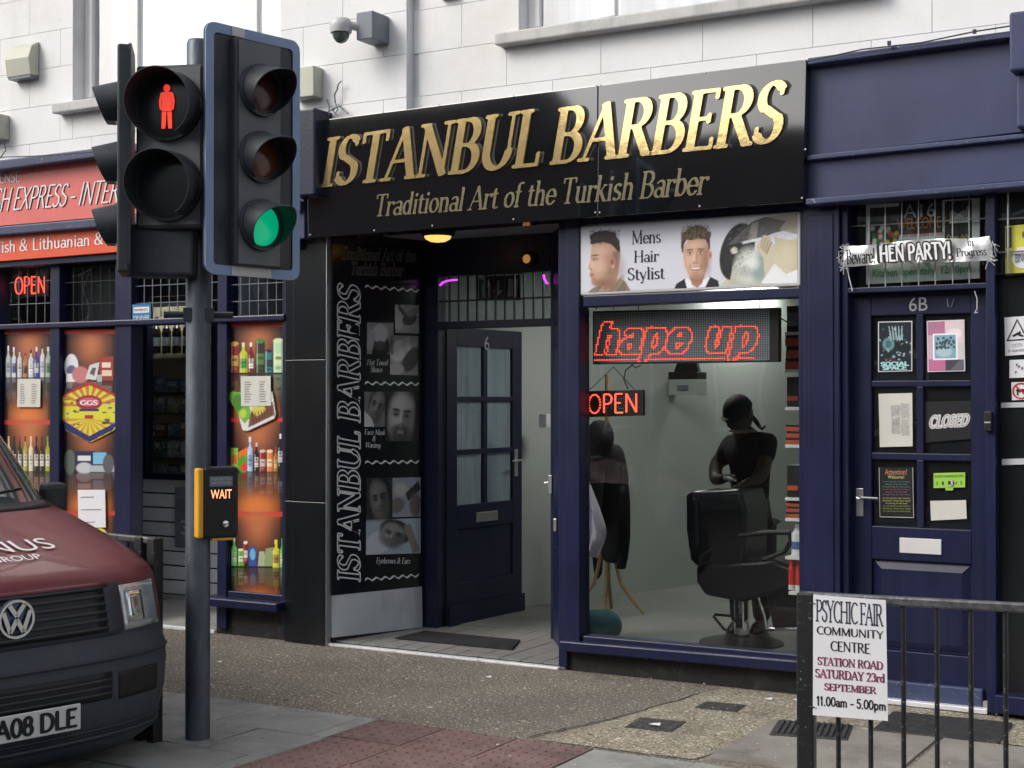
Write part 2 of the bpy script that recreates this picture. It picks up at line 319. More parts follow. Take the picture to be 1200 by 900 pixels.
# ---------------------------------------------------------------- lettering: pen strokes -> smooth outlines
# strokes: l = pen line, t = thin line, a = arc (cx cy rx ry from to), s = serif (x y half-width), d = dot
GL = {
'A': (.74, "t .05 0 .36 1;l .36 1 .66 0;t .15 .35 .56 .35;s .05 0 .1;s .66 0 .11"),
'B': (.66, "l .13 0 .13 1;t .13 1 .33 1;a .33 .76 .19 .24 90 -90;t .13 .52 .35 .52;a .35 .26 .22 .26 90 -90;t .13 0 .35 0;s .1 0 .08;s .1 1 .08"),
'C': (.70, "a .41 .5 .33 .5 50 310;s .62 .88 .0"),
'D': (.76, "l .13 0 .13 1;t .13 1 .34 1;a .34 .5 .34 .5 90 -90;t .13 0 .34 0;s .1 0 .08;s .1 1 .08"),
'E': (.60, "l .13 0 .13 1;t .13 1 .52 1;t .13 .52 .42 .52;t .13 0 .54 0;v .52 1 -.13;v .54 0 .15;v .42 .58 -.12;s .1 0 .08;s .1 1 .08"),
'F': (.56, "l .13 0 .13 1;t .13 1 .52 1;t .13 .5 .42 .5;v .52 1 -.13;v .42 .56 -.12;s .13 0 .12;s .1 1 .08"),
'G': (.76, "a .41 .5 .33 .5 50 310;l .64 .1 .64 .42;s .62 .42 .1"),
'H': (.80, "l .13 0 .13 1;l .65 0 .65 1;t .13 .52 .65 .52;s .13 0 .11;s .13 1 .11;s .65 0 .11;s .65 1 .11"),
'I': (.34, "l .17 0 .17 1;s .17 0 .13;s .17 1 .13"),
'K': (.72, "l .13 0 .13 1;t .13 .4 .56 1;l .28 .58 .6 0;s .13 0 .11;s .13 1 .11;s .56 1 .09;s .62 0 .1"),
'L': (.58, "l .14 0 .14 1;t .14 0 .53 0;v .53 0 .2;s .12 0 .1;s .14 1 .12"),
'M': (.94, "t .13 0 .15 1;l .15 1 .47 .06;t .47 .06 .78 1;l .79 1 .80 0;s .13 0 .1;s .12 1 .07;s .80 0 .12;s .82 1 .08"),
'N': (.80, "t .13 0 .13 1;l .13 1 .66 0;t .66 0 .66 1;s .13 0 .1;s .1 1 .09;s .66 1 .1"),
'O': (.78, "a .39 .5 .32 .5 0 360"),
'P': (.62, "l .13 0 .13 1;t .13 1 .33 1;a .33 .74 .22 .26 90 -90;t .13 .48 .33 .48;s .13 0 .12;s .1 1 .08"),
'R': (.70, "l .13 0 .13 1;t .13 1 .33 1;a .33 .76 .20 .24 90 -90;t .13 .52 .33 .52;l .34 .5 .62 0;s .13 0 .11;s .1 1 .08;s .64 0 .08"),
'S': (.56, "a .27 .755 .19 .245 35 235;l .17 .58 .38 .44;a .27 .255 .21 .255 40 -150;v .44 .93 -.12;v .07 .10 .14"),
'T': (.66, "l .33 0 .33 1;t .04 1 .62 1;v .04 1 -.17;v .62 1 -.17;s .33 0 .13"),
'U': (.76, "l .13 .32 .13 1;a .38 .32 .25 .32 180 360;t .63 .32 .63 1;s .13 1 .11;s .63 1 .1"),
'V': (.70, "l .06 1 .36 0;t .36 0 .64 1;s .06 1 .1;s .64 1 .09"),
'W': (.98, "l .06 1 .28 0;t .28 0 .49 .95;l .49 .95 .70 0;t .70 0 .92 1;s .06 1 .1;s .49 1 .08;s .92 1 .08"),
'X': (.70, "l .08 1 .62 0;t .08 0 .60 1;s .08 1 .1;s .6 1 .09;s .08 0 .09;s .62 0 .1"),
'Y': (.68, "l .05 1 .34 .48;t .34 .48 .62 1;l .34 .48 .34 0;s .06 1 .1;s .62 1 .09;s .34 0 .12"),
'a': (.50, "a .26 .46 .15 .16 150 0;l .41 .48 .41 .06;a .46 .06 .05 .06 180 300;a .23 .17 .17 .17 0 360"),
'b': (.56, "l .12 0 .12 1;a .30 .31 .19 .31 0 360;s .08 1 .05"),
'c': (.48, "a .28 .31 .21 .31 45 315"),
'd': (.57, "l .44 0 .44 1;a .26 .31 .18 .31 0 360;s .40 1 .05;s .48 0 .04"),
'e': (.50, "a .27 .31 .20 .31 0 325;t .07 .33 .47 .33"),
'f': (.36, "l .15 0 .15 .84;a .27 .84 .12 .16 180 50;t .03 .62 .30 .62;s .15 0 .11"),
'g': (.54, "a .26 .33 .18 .29 0 360;l .44 .6 .44 -.12;a .26 -.12 .18 .18 0 -150"),
'h': (.58, "l .12 0 .12 1;a .29 .42 .15 .20 150 0;l .44 .42 .44 0;s .12 0 .09;s .44 0 .09;s .08 1 .05"),
'i': (.28, "l .14 0 .14 .62;d .14 .86;s .14 0 .09;s .1 .62 .05"),
'k': (.56, "l .12 0 .12 1;t .12 .25 .42 .62;l .24 .38 .46 0;s .12 0 .09;s .42 .62 .07;s .48 0 .07;s .08 1 .05"),
'l': (.28, "l .14 0 .14 1;s .14 0 .09;s .1 1 .05"),
'm': (.88, "l .12 0 .12 .62;a .28 .42 .14 .20 150 0;l .42 .42 .42 0;a .58 .42 .15 .20 150 0;l .73 .42 .73 0;s .12 0 .09;s .42 0 .08;s .73 0 .09;s .08 .62 .05"),
'n': (.58, "l .12 0 .12 .62;a .29 .42 .15 .20 150 0;l .44 .42 .44 0;s .12 0 .09;s .44 0 .09;s .08 .62 .05"),
'o': (.54, "a .27 .31 .20 .31 0 360"),
'p': (.57, "l .12 -.3 .12 .62;a .30 .31 .19 .31 0 360;s .12 -.3 .1;s .08 .62 .05"),
'r': (.42, "l .12 0 .12 .62;a .30 .42 .18 .19 165 60;d .39 .56;s .12 0 .1;s .08 .62 .05"),
's': (.42, "a .21 .47 .13 .15 30 240;l .14 .36 .29 .27;a .21 .155 .15 .155 45 -150"),
't': (.36, "l .15 .12 .15 .82;a .26 .12 .11 .12 180 310;t .03 .62 .31 .62"),
'u': (.58, "l .12 .2 .12 .62;a .28 .2 .16 .2 180 360;l .44 .0 .44 .62;s .08 .62 .05;s .40 .62 .05;s .49 0 .04"),
'v': (.52, "l .05 .62 .26 0;t .26 0 .46 .62;s .05 .62 .07;s .46 .62 .06"),
'w': (.76, "l .05 .62 .21 0;t .21 0 .37 .6;l .37 .6 .53 0;t .53 0 .70 .62;s .05 .62 .07;s .70 .62 .06"),
'x': (.52, "l .06 .62 .44 0;t .06 0 .44 .62;s .06 .62 .07;s .44 .62 .06;s .06 0 .07;s .44 0 .07"),
'y': (.52, "l .05 .62 .26 .03;t .46 .62 .20 -.26;d .12 -.26;s .05 .62 .07;s .46 .62 .06"),
'0': (.58, "a .29 .5 .22 .5 0 360"), '1': (.40, "l .2 0 .2 1;t .06 .82 .2 1;s .2 0 .12"),
'2': (.56, "a .27 .74 .19 .26 160 -35;t .43 .60 .08 0;l .08 .0 .48 .0"), '3': (.54, "a .26 .76 .17 .24 150 -80;a .25 .27 .20 .27 80 -150"),
'5': (.54, "l .13 1 .13 .56;t .13 1 .45 1;a .25 .32 .2 .32 130 -150"), '6': (.56, "a .28 .31 .20 .31 0 360;a .42 .40 .34 .6 110 180"),
'8': (.56, "a .28 .76 .16 .24 0 360;a .28 .27 .20 .27 0 360"), '9': (.56, "a .28 .69 .20 .31 0 360;a .14 .60 .34 .6 0 -70"),
'!': (.28, "l .14 .32 .14 1;d .14 .03"), '.': (.26, "d .13 .03"), ',': (.26, "d .13 .03;t .15 0 .1 -.12"), '-': (.40, "l .06 .36 .34 .36"),
'&': (.80, "a .34 .78 .15 .22 -60 240;l .22 .62 .66 0;a .30 .25 .22 .25 110 330;t .50 .12 .66 .5;s .66 .5 .08"),
'/': (.4, "t .04 0 .36 1"), "'": (.2, "l .1 .8 .1 1"), ' ': (.30, ""),
}
def glyph_segments(ch, serif):
    out = []
    for st in GL.get(ch, GL[' '])[1].split(';'):
        if not st: continue
        k, *n = st.split(); n = [float(q) for q in n]
        if k in 'lt': out.append((k, [(n[0], n[1], n[2], n[3])]))
        elif k == 'a':
            st_n = max(3, int(abs(n[5] - n[4]) / 18)); p = [(n[0] + n[2] * math.cos(R(n[4] + (n[5] - n[4]) * i / st_n)), n[1] + n[3] * math.sin(R(n[4] + (n[5] - n[4]) * i / st_n))) for i in range(st_n + 1)]
            out.append(('l', [(*p[i], *p[i + 1]) for i in range(st_n)]))
        elif k == 's' and serif and n[2] > 0: out.append(('s', [(n[0] - n[2], n[1], n[0] + n[2], n[1])]))
        elif k == 'v' and serif: out.append(('v', [(n[0], n[1], n[0], n[1] + n[2])]))
        elif k == 'd': out.append(('d', [(n[0], n[1], n[0] + 1e-4, n[1])]))
    return out
def glyph_field(ch, pen, serif, res, pad=0.28):
    rx, ry, th = pen; adv = GL.get(ch, GL[' '])[0]
    xs = np.arange(-pad, adv + pad, res); ys = np.arange(-0.55, 1.25, res); gx, gy = np.meshgrid(xs, ys); F = np.full(gx.shape, -9.0)
    c, s = math.cos(th), math.sin(th)
    for kind, segs in glyph_segments(ch, serif):
        a, b = (rx, ry)
        if kind == 't': a, b = (max(ry, rx * 0.42), ry)
        if kind == 's': a, b = (ry * 1.1, ry)
        if kind == 'v': a, b = (ry * 1.2, ry)
        if kind == 'd': a, b = (rx * 1.15, rx * 1.15)
        for x0, y0, x1, y1 in segs:
            def tr(x, y): return ((x * c + y * s) / a, (-x * s + y * c) / b)
            px, py = tr(gx, gy); ax, ay = tr(x0, y0); bx, by = tr(x1, y1); dx, dy = bx - ax, by - ay
            t = np.clip(((px - ax) * dx + (py - ay) * dy) / (dx * dx + dy * dy + 1e-12), 0, 1)
            F = np.maximum(F, 1 - np.hypot(px - ax - t * dx, py - ay - t * dy))
    return xs, ys, F
def contours(xs, ys, F):
    segs = {}; H, W = F.shape; S = F > 0
    code = S[:-1, :-1] * 1 + S[:-1, 1:] * 2 + S[1:, 1:] * 4 + S[1:, :-1] * 8
    def ex(i, j):  # edge between (i,j) and (i,j+1)
        a, b = F[i, j], F[i, j + 1]; return (xs[j] + (xs[j + 1] - xs[j]) * a / (a - b), ys[i])
    def ey(i, j):
        a, b = F[i, j], F[i + 1, j]; return (xs[j], ys[i] + (ys[i + 1] - ys[i]) * a / (a - b))
    T = {1: [(3, 0)], 2: [(0, 1)], 3: [(3, 1)], 4: [(1, 2)], 5: [(3, 0), (1, 2)], 6: [(0, 2)], 7: [(3, 2)], 8: [(2, 3)], 9: [(2, 0)], 10: [(2, 3), (0, 1)], 11: [(2, 1)], 12: [(1, 3)], 13: [(1, 0)], 14: [(0, 3)]}
    nxt = {}; pos = {}
    for i, j in zip(*np.nonzero((code > 0) & (code < 15))):
        for a, b in T[int(code[i, j])]:
            k = []
            for e in (a, b):
                key = ('h', i, j) if e == 0 else ('v', i, j + 1) if e == 1 else ('h', i + 1, j) if e == 2 else ('v', i, j)
                if key not in pos: pos[key] = ex(key[1], key[2]) if key[0] == 'h' else ey(key[1], key[2])
                k.append(key)
            nxt[k[0]] = k[1]
    out = []
    while nxt:
        k0 = next(iter(nxt)); k = k0; loop = []
        while k in nxt: loop.append(pos[k]); k = nxt.pop(k)
        if len(loop) > 5: out.append(loop)
    return out
_gc = {}
def glyph_loops(ch, pen, serif, res, outline=0.0):
    key = (ch, pen, serif, res, outline)
    if key in _gc: return _gc[key]
    xs, ys, F = glyph_field(ch, pen, serif, res); L = contours(xs, ys, F)
    if outline and L:
        gx, gy = np.meshgrid(xs, ys); D = np.full(gx.shape, 9.0)
        for lp in L:
            a = np.array(lp); b = np.roll(a, -1, 0)
            for (ax, ay), (bx, by) in zip(a, b):
                dx, dy = bx - ax, by - ay; t = np.clip(((gx - ax) * dx + (gy - ay) * dy) / (dx * dx + dy * dy + 1e-12), 0, 1)
                D = np.minimum(D, np.hypot(gx - ax - t * dx, gy - ay - t * dy))
        L = contours(xs, ys, outline - D)
    _gc[key] = L; return L
def layout(text, pen, serif, res, track=0.0, outline=0.0, gap=1.25):
    """lines of text -> loops in em units, centred lines"""
    loops = []; n = 0; rows = text.split('\n'); W = [sum(GL.get(c, GL[' '])[0] + track for c in r) for r in rows]
    for k, r in enumerate(rows):
        x = (max(W) - W[k]) / 2
        for c in r:
            for lp in glyph_loops(c, pen, serif, res, outline): loops.append(([(px + x, py - k * gap) for px, py in lp], n))
            x += GL.get(c, GL[' '])[0] + track; n += 1
    return loops
def loops_mesh(loops, ext=0.0):
    cu = bpy.data.curves.new('lettering', 'CURVE'); cu.dimensions = '2D'; cu.fill_mode = 'BOTH'; cu.extrude = ext
    for lp in loops:
        sp = cu.splines.new('POLY'); sp.points.add(len(lp) - 1); sp.use_cyclic_u = True
        for i, (x, y) in enumerate(lp): sp.points[i].co = (x, y, 0, 1)
    o = bpy.data.objects.new('lettering', cu); C.objects.link(o)
    dg = bpy.context.evaluated_depsgraph_get(); dg.update(); me = bpy.data.meshes.new_from_object(o.evaluated_get(dg))
    bpy.data.objects.remove(o); bpy.data.curves.remove(cu); return me
def sans_mesh(text, ext=0.0, track=1.0, gap=1.0):
    cu = bpy.data.curves.new('lettering', 'FONT'); cu.body = text; cu.fill_mode = 'BOTH'; cu.extrude = ext; cu.space_character = track; cu.align_x = 'CENTER'; cu.space_line = gap; cu.resolution_u = 4
    o = bpy.data.objects.new('lettering', cu); C.objects.link(o)
    dg = bpy.context.evaluated_depsgraph_get(); dg.update(); me = bpy.data.meshes.new_from_object(o.evaluated_get(dg))
    bpy.data.objects.remove(o); bpy.data.curves.remove(cu); return me
BOLD = (.085, .032, R(12)); REG = (.055, .022, R(14)); LIGHT = (.04, .02, R(10)); HEAVY = (.12, .05, R(8)); SANS = (.06, .055, 0.0); SANSB = (.09, .08, 0.0); FATR = (.13, .13, 0.0)
def put(me, q, name, m, parent=None, w=0.003, depth=0.0, shear=0.0, bounds=None):
    """fit flat lettering to the quad; local z becomes depth along the quad's normal"""
    n = len(me.vertices); co = np.empty(n * 3); me.vertices.foreach_get('co', co); co = co.reshape(-1, 3)
    co[:, 0] += co[:, 1] * shear
    if bounds is None: bounds = (co[:, 0].min(), co[:, 1].min(), co[:, 0].max(), co[:, 1].max())
    x0, y0, x1, y1 = bounds; zmax = max(1e-9, co[:, 2].max())
    for i in range(n):
        u = (co[i, 0] - x0) / (x1 - x0); v = (co[i, 1] - y0) / (y1 - y0)
        co[i] = q.at(u, v, w + (co[i, 2] / zmax * depth if depth else 0))
    me.vertices.foreach_set('co', co.ravel()); me.update()
    return link(name, me, m, parent)
def word(text, q, name, m, parent=None, pen=REG, serif=True, res=1 / 26, w=0.003, shear=0.0, track=0.0, outline=0.0, gap=1.25, depth=0.0):
    L_ = layout(text, pen, serif, res, track, outline, gap); me = loops_mesh([l for l, k in L_ if k % 2 == 0])
    odd = [l for l, k in L_ if k % 2]
    if odd:     # neighbours that touch are kept on separate layers a fraction of a millimetre apart
        bm = bmesh.new(); bm.from_mesh(me); m2 = loops_mesh(odd)
        for v_ in m2.vertices: v_.co.z = 1.0
        bm.from_mesh(m2); bm.to_mesh(me); bm.free()
    return put(me, q, name, m, parent, w, .0004, shear)
def sans(text, q, name, m, parent=None, w=0.003, shear=0.0, track=1.0, gap=1.0):
    return put(sans_mesh(text, 0, track, gap), q, name, m, parent, w, 0, shear)

# ---------------------------------------------------------------- printed pictures (colour laid on a fine mesh)
class Cv:
    def __init__(s, w, h, col=(0, 0, 0)):
        s.w, s.h = w, h; s.a = np.zeros((h, w, 3)); s.a[:] = col; s.x, s.y = np.meshgrid((np.arange(w) + .5) / w, (np.arange(h) + .5) / h)
    def _mix(s, m, col, al): m = np.clip(m, 0, 1)[..., None] * al; s.a = s.a * (1 - m) + np.array(col) * m; return s
    def ell(s, cx, cy, rx, ry, col, al=1, soft=.08, rot=0):
        dx, dy = (s.x - cx), (s.y - cy); c, q = math.cos(R(rot)), math.sin(R(rot)); asp = s.h / s.w
        ddx, ddy = dx * c + dy * asp * q, -dx * q / asp + dy * c
        d = np.sqrt((ddx / rx) ** 2 + (ddy / ry) ** 2); return s._mix((1 - d) / soft + .5, col, al)
    def glow(s, cx, cy, rx, ry, col, al=1): d = ((s.x - cx) / rx) ** 2 + ((s.y - cy) / ry) ** 2; return s._mix(np.exp(-d), col, al)
    def rect(s, x0, y0, x1, y1, col, al=1): return s._mix(((s.x >= x0) & (s.x <= x1) & (s.y >= y0) & (s.y <= y1)) * 1.0, col, al)
    def poly(s, pts, col, al=1):
        ins = np.zeros(s.x.shape, bool); n = len(pts)
        for i in range(n):
            x0, y0 = pts[i]; x1, y1 = pts[(i + 1) % n]
            cond = ((y0 > s.y) != (y1 > s.y)); xx = (x1 - x0) * (s.y - y0) / (y1 - y0 + 1e-12) + x0; ins ^= cond & (s.x < xx)
        return s._mix(ins * 1.0, col, al)
    def grad(s, x0, y0, x1, y1, c0, c1):
        m = (s.x >= x0) & (s.x <= x1) & (s.y >= y0) & (s.y <= y1); t = np.clip((s.y - y0) / (y1 - y0), 0, 1)[..., None]
        g = np.array(c0) * (1 - t) + np.array(c1) * t; s.a = np.where(m[..., None], g, s.a); return s
    def noise(s, amp, x0=0, y0=0, x1=1, y1=1, cell=1):
        n = np.random.rand(s.h // cell + 2, s.w // cell + 2); n = np.kron(n, np.ones((cell, cell)))[:s.h, :s.w]
        m = ((s.x >= x0) & (s.x <= x1) & (s.y >= y0) & (s.y <= y1))[..., None]; s.a = np.where(m, s.a * (1 + amp * (n[..., None] - .5) * 2), s.a); return s
    def blur(s, k=1):
        for _ in range(k):
            p = np.pad(s.a, ((1, 1), (1, 1), (0, 0)), mode='edge'); s.a = (p[1:-1, 1:-1] * 4 + p[:-2, 1:-1] + p[2:, 1:-1] + p[1:-1, :-2] + p[1:-1, 2:]) / 8
        return s
    def build(s, q, name, parent=None, m='print', w=0.002):
        h, wd = s.h, s.w; uu = (np.arange(wd)) / (wd - 1); vv = 1 - np.arange(h) / (h - 1); U, V = np.meshgrid(uu, vv)
        A = np.array([q.bl, q.br, q.tl, q.tr]); U = U[..., None]; V = V[..., None]
        co = (A[0] * (1 - U) + A[1] * U) * (1 - V) + (A[2] * (1 - U) + A[3] * U) * V + np.array(q.n) * w
        idx = np.arange(h * wd).reshape(h, wd); f = np.stack([idx[1:, :-1], idx[1:, 1:], idx[:-1, 1:], idx[:-1, :-1]], -1).reshape(-1, 4)
        me = bpy.data.meshes.new(name); me.from_pydata(co.reshape(-1, 3).tolist(), [], f.tolist())
        at = me.color_attributes.new('print', 'FLOAT_COLOR', 'POINT'); c4 = np.ones((h * wd, 4)); c4[:, :3] = np.clip(s.a, 0, 1).reshape(-1, 3)
        at.data.foreach_set('color', c4.ravel()); return link(name, me, m, parent)
def srgb(r, g, b): return tuple(((c / 255) / 12.92 if c < 10 else ((c / 255 + .055) / 1.055) ** 2.4) for c in (r, g, b))
# ================================================================ GROUND
KY = -2.95   # kerb face
def sheet(name, x0, y0, x1, y1, z, m, t=0.0):
    mb = MB()
    if t: mb.box((x0, y0, z - t), (x1, y1, z))
    else: mb.add([(x0, y0, z), (x1, y0, z), (x1, y1, z), (x0, y1, z)], [(0, 1, 2, 3)])
    return tag(mb.build(name, m), kind='structure')
def asphalt_mat(name, ca, cb, cs, dens=0.62, sc=110):
    m = mat(name, ca, 0.9, var=0, scale=1.1, bump=0.8, bscale=120, col2=cb, detail=10); N = m.node_tree.nodes; L = m.node_tree.links; b = N['Principled BSDF']
    old = b.inputs['Base Color'].links[0].from_socket; tc = N.new('ShaderNodeTexCoord')
    for scale, col, th in ((sc, cs, dens), (sc * 1.4, [c * .3 for c in ca], .58), (sc * .38, [c * .4 for c in ca], .66), (sc * .45, [c * 1.25 for c in cs], .66)):
        nz = N.new('ShaderNodeTexNoise'); nz.inputs['Scale'].default_value = scale; nz.inputs['Detail'].default_value = 2; L.new(tc.outputs['Object'], nz.inputs['Vector'])
        rp = N.new('ShaderNodeValToRGB'); rp.color_ramp.elements[0].position = th; rp.color_ramp.elements[1].position = th + .05
        L.new(nz.outputs[0], rp.inputs[0]); mx = N.new('ShaderNodeMix'); mx.data_type = 'RGBA'; L.new(rp.outputs[0], mx.inputs[0]); L.new(old, mx.inputs[6]); mx.inputs[7].default_value = (*col, 1); old = mx.outputs[2]
    L.new(old, b.inputs['Base Color']); return m
M['brown_asphalt'] = asphalt_mat('brown_asphalt', (0.150, 0.134, 0.112), (0.225, 0.203, 0.170), (0.48, 0.44, 0.36), .58, 62)
M['pale_asphalt'] = asphalt_mat('pale_gravel_asphalt', (0.26, 0.23, 0.175), (0.36, 0.32, 0.245), (0.60, 0.55, 0.44), .56, 60)
M['road_asphalt'] = asphalt_mat('road_asphalt', (0.045, 0.045, 0.047), (0.065, 0.065, 0.068), (0.12, 0.12, 0.12), .66)
stain(M['brown_asphalt'], (.075, .066, .058), .7, 1.3, .46, .72); stain(M['brown_asphalt'], (.30, .27, .22), .45, 2.6, .56, .72); stain(M['brown_asphalt'], (.06, .055, .05), .6, 7.0, .05, .08, spots=True)
stain(M['pale_asphalt'], (.12, .105, .085), .75, 2.2, .46, .66); stain(M['pale_asphalt'], (.52, .48, .38), .5, 5, .55, .7)
sheet('road', -60, -60, 60, KY - .13, -0.12, 'road_asphalt')
sheet('far_ground', -60, 9, 60, 60, -0.15, 'road_asphalt')
pave = sheet('pavement', -20, -1.65, 12, 9, 0.0, 'brown_asphalt', 0.2)
tag(MB().box((-20, KY, -.2), (12, -1.65, -0.022)).build('pavement_bed', 'road_asphalt'), kind='structure')
# brighter gravelly patch right of the crack
mb = MB().add([(-3.32, -1.64, .004), (-2.52, -1.62, .004), (-2.33, -.69, .004), (-1.2, -.62, .004), (-.4, -.05, .004), (-3.0, -.05, .004), (-3.1, -.5, .004), (-3.16, -1.0, .004)], [tuple(range(8))])
tag(mb.build('pavement_patch', 'pale_asphalt'), kind='structure')
# crack along the patch edge (a thin recessed tar line)
cr0 = [(-3.36, -1.62), (-3.27, -1.3), (-3.18, -1.02), (-3.13, -.75), (-3.08, -.44), (-3.06, -.2)]; rk = random.Random(9); cr = []
for (a, b) in zip(cr0[:-1], cr0[1:]): cr += [(a[0] + (b[0] - a[0]) * k / 5 + rk.uniform(-.012, .012), a[1] + (b[1] - a[1]) * k / 5) for k in range(5)]
mb = MB()
for a, b in zip(cr[:-1], cr[1:]):
    mb.add([(a[0] - .006, a[1], .0065), (a[0] + .005, a[1], .0065), (b[0] + .007, b[1], .0065), (b[0] - .004, b[1], .0065)], [(0, 1, 2, 3)])
tag(mb.build('pavement_crack_line', 'ink'), kind='structure')
# kerb stones
kerb = tag(bpy.data.objects.new('kerb', None), kind='structure'); C.objects.link(kerb)
kb = MB().box((-.455, -.065, -.2), (.455, .065, 0)).mesh('kerbstone')
kb.materials.append(M['concrete'])
for i in range(26):
    o = bpy.data.objects.new('kerbstone', kb); C.objects.link(o); o.parent = kerb; o.location = (-14.5 + i * .92, KY - .066, -.004 + random.uniform(-.003, .003))
# concrete slabs, each its own piece
def slab_mesh(w, d, jx=0):
    mb = MB().box((-w / 2, -d / 2, -.05), (w / 2, d / 2, 0)); me = mb.mesh('slab'); me.materials.append(M['concrete']); return me
paving = tag(bpy.data.objects.new('paving', None), kind='structure'); C.objects.link(paving)
sm = slab_mesh(.592, .435); sm2 = slab_mesh(.592, .405)
rows = [(-1.65 - .2175 - .002, .435, sm), (-1.65 - .437 - .2175, .435, sm), (-1.65 - .875 - .2125, .405, sm2)]
def piece(me, x, y, z=0, rz=0.0, par=None, name='slab'):
    o = bpy.data.objects.new(name, me); C.objects.link(o); o.parent = par; o.location = (x, y, z + random.uniform(-.0025, .0025)); o.rotation_euler = (random.uniform(-.004, .004), random.uniform(-.004, .004), rz + random.uniform(-.006, .006)); return o
for r, (yy, dd, me) in enumerate(rows):
    x = -10.0 + (.3 if r % 2 else 0)
    while x < 3:
        a_, b_ = x - .297, x + .297
        if b_ < -4.2 or a_ > -3.0: piece(me, x, yy, 0, 0, paving)
        else:        # slabs cut beside the tactile area
            if a_ < -4.23: piece(slab_mesh(-4.203 - a_, dd), (a_ - 4.203) / 2, yy, 0, 0, paving)
            if b_ > -2.97: piece(slab_mesh(b_ + 2.997, dd), (b_ - 2.997) / 2, yy, 0, 0, paving)
        x += .6
# extra slabs right of the patch
for (x, y, w, d) in ((-2.08, -1.13, .8, .9), (-1.25, -1.13, .8, .9), (-.42, -1.13, .8, .9)):
    me = slab_mesh(w, d); me.materials[0] = M['concrete_warm']; piece(me, x, y, .009, 0, paving)
# red tactile tiles with blisters
tac = tag(bpy.data.objects.new('tactile_paving', None), kind='structure'); C.objects.link(tac)
mb = MB().box((-.196, -.196, -.05), (.196, .196, 0))
for i in range(6):
    for j in range(6):
        cx, cy = -.167 + i * .0668, -.167 + j * .0668
        mb.add([(cx + .0135 * math.cos(a), cy + .0135 * math.sin(a), 0.0002) for a in [k * math.pi / 3 for k in range(6)]] + [(cx + .009 * math.cos(a), cy + .009 * math.sin(a), .0055) for a in [k * math.pi / 3 for k in range(6)]],
               [(k, (k + 1) % 6, (k + 1) % 6 + 6, k + 6) for k in range(6)] + [(6, 7, 8, 9, 10, 11)])
tm = mb.mesh('tile'); tm.materials.append(M['tactile'])
for i in range(3):
    for j in range(3): piece(tm, -4.0 + i * .4, -1.85 - j * .4, .002, 0, tac, 'tile')
for i in range(2): piece(slab_mesh(.59, .1), -3.9 + i * .6, -2.90, 0, 0, paving)
# metal covers
def cover(label, x0, y0, x1, y1, z, rz, bars, cat='drain cover'):
    t = thing('drain_cover' if bars else 'access_cover', label, cat, ((x0 + x1) / 2, (y0 + y1) / 2, z), R(rz)); w, d = (x1 - x0) / 2, (y1 - y0) / 2
    MB().box((-w, -d, -.02), (w, d, .004)).build('frame', 'iron', t, .002, local=True)
    mb = MB()
    if bars:
        k = -w + .025
        while k < w - .02: mb.box((k, -d + .02, .004), (k + .012, d - .02, .012)); k += .028
        tag(mb.build('grate_bars', 'iron', t, local=True), kind='stuff')
    else:
        for i in range(int(w * 2 / .05)):
            for j in range(int(d * 2 / .05)): mb.box((-w + .025 + i * .05, -d + .025 + j * .05, .004), (-w + .05 + i * .05, -d + .035 + j * .05, .008))
        MB().box((-w + .012, -d + .012, .004), (w - .012, d - .012, .0055)).build('lid', 'iron', t, local=True); tag(mb.build('lid_ribs', 'iron', t, local=True), kind='stuff')
cover('small square iron cover in pale gravel, nearer the kerb', -3.07, -1.2, -2.83, -.96, .004, 6, False, 'cover')
cover('small square iron cover in pale gravel, nearer the shop window', -2.94, -.62, -2.72, -.44, .004, 4, False, 'cover')
cover('dark drain grate just left of the fair poster', -2.42, -1.0, -2.06, -.68, .012, 12, True)
cover('large cross-ribbed metal hatch before the door numbered 6B', -2.0, -.68, -1.42, -.22, .012, 3, False, 'hatch')
# litter and grit
mb = MB(); rnd = random.Random(3)
for _ in range(900):
    x = rnd.uniform(-7.2, -1); y = rnd.choice([rnd.uniform(-1.6, -.02), rnd.uniform(-.25, -.02), rnd.uniform(-2.9, -.1)]); s = rnd.choice([.004, .005, .006, .009]); a = rnd.uniform(0, 6)
    z = .012; p = [(x + s * math.cos(a + k * 1.6), y + s * .6 * math.sin(a + k * 1.6), z + rnd.uniform(-.002, .004)) for k in range(4)]
    mb.add(p, [(0, 1, 2, 3)], 0 if rnd.random() < .55 else 1)
tag(mb.build('litter', ['wood', 'grey_sill']), 'small scraps of leaf and grit scattered over the pavement', 'litter', kind='stuff')
mb = MB()
for (x, y, s) in ((-2.93, -1.13, .03), (-2.66, -.28, .022), (-2.52, -.23, .02), (-4.25, -.5, .018), (-5.9, -.9, .016)):
    mb.add([(x - s, y - s * .5, .02), (x + s, y - s * .4, .018), (x + s * .8, y + s * .5, .026), (x - s * .6, y + s * .6, .02)], [(0, 1, 2, 3)])
tag(mb.build('paper_scraps', 'paper'), 'crumpled white paper scraps dropped on the pavement', 'litter', kind='stuff')

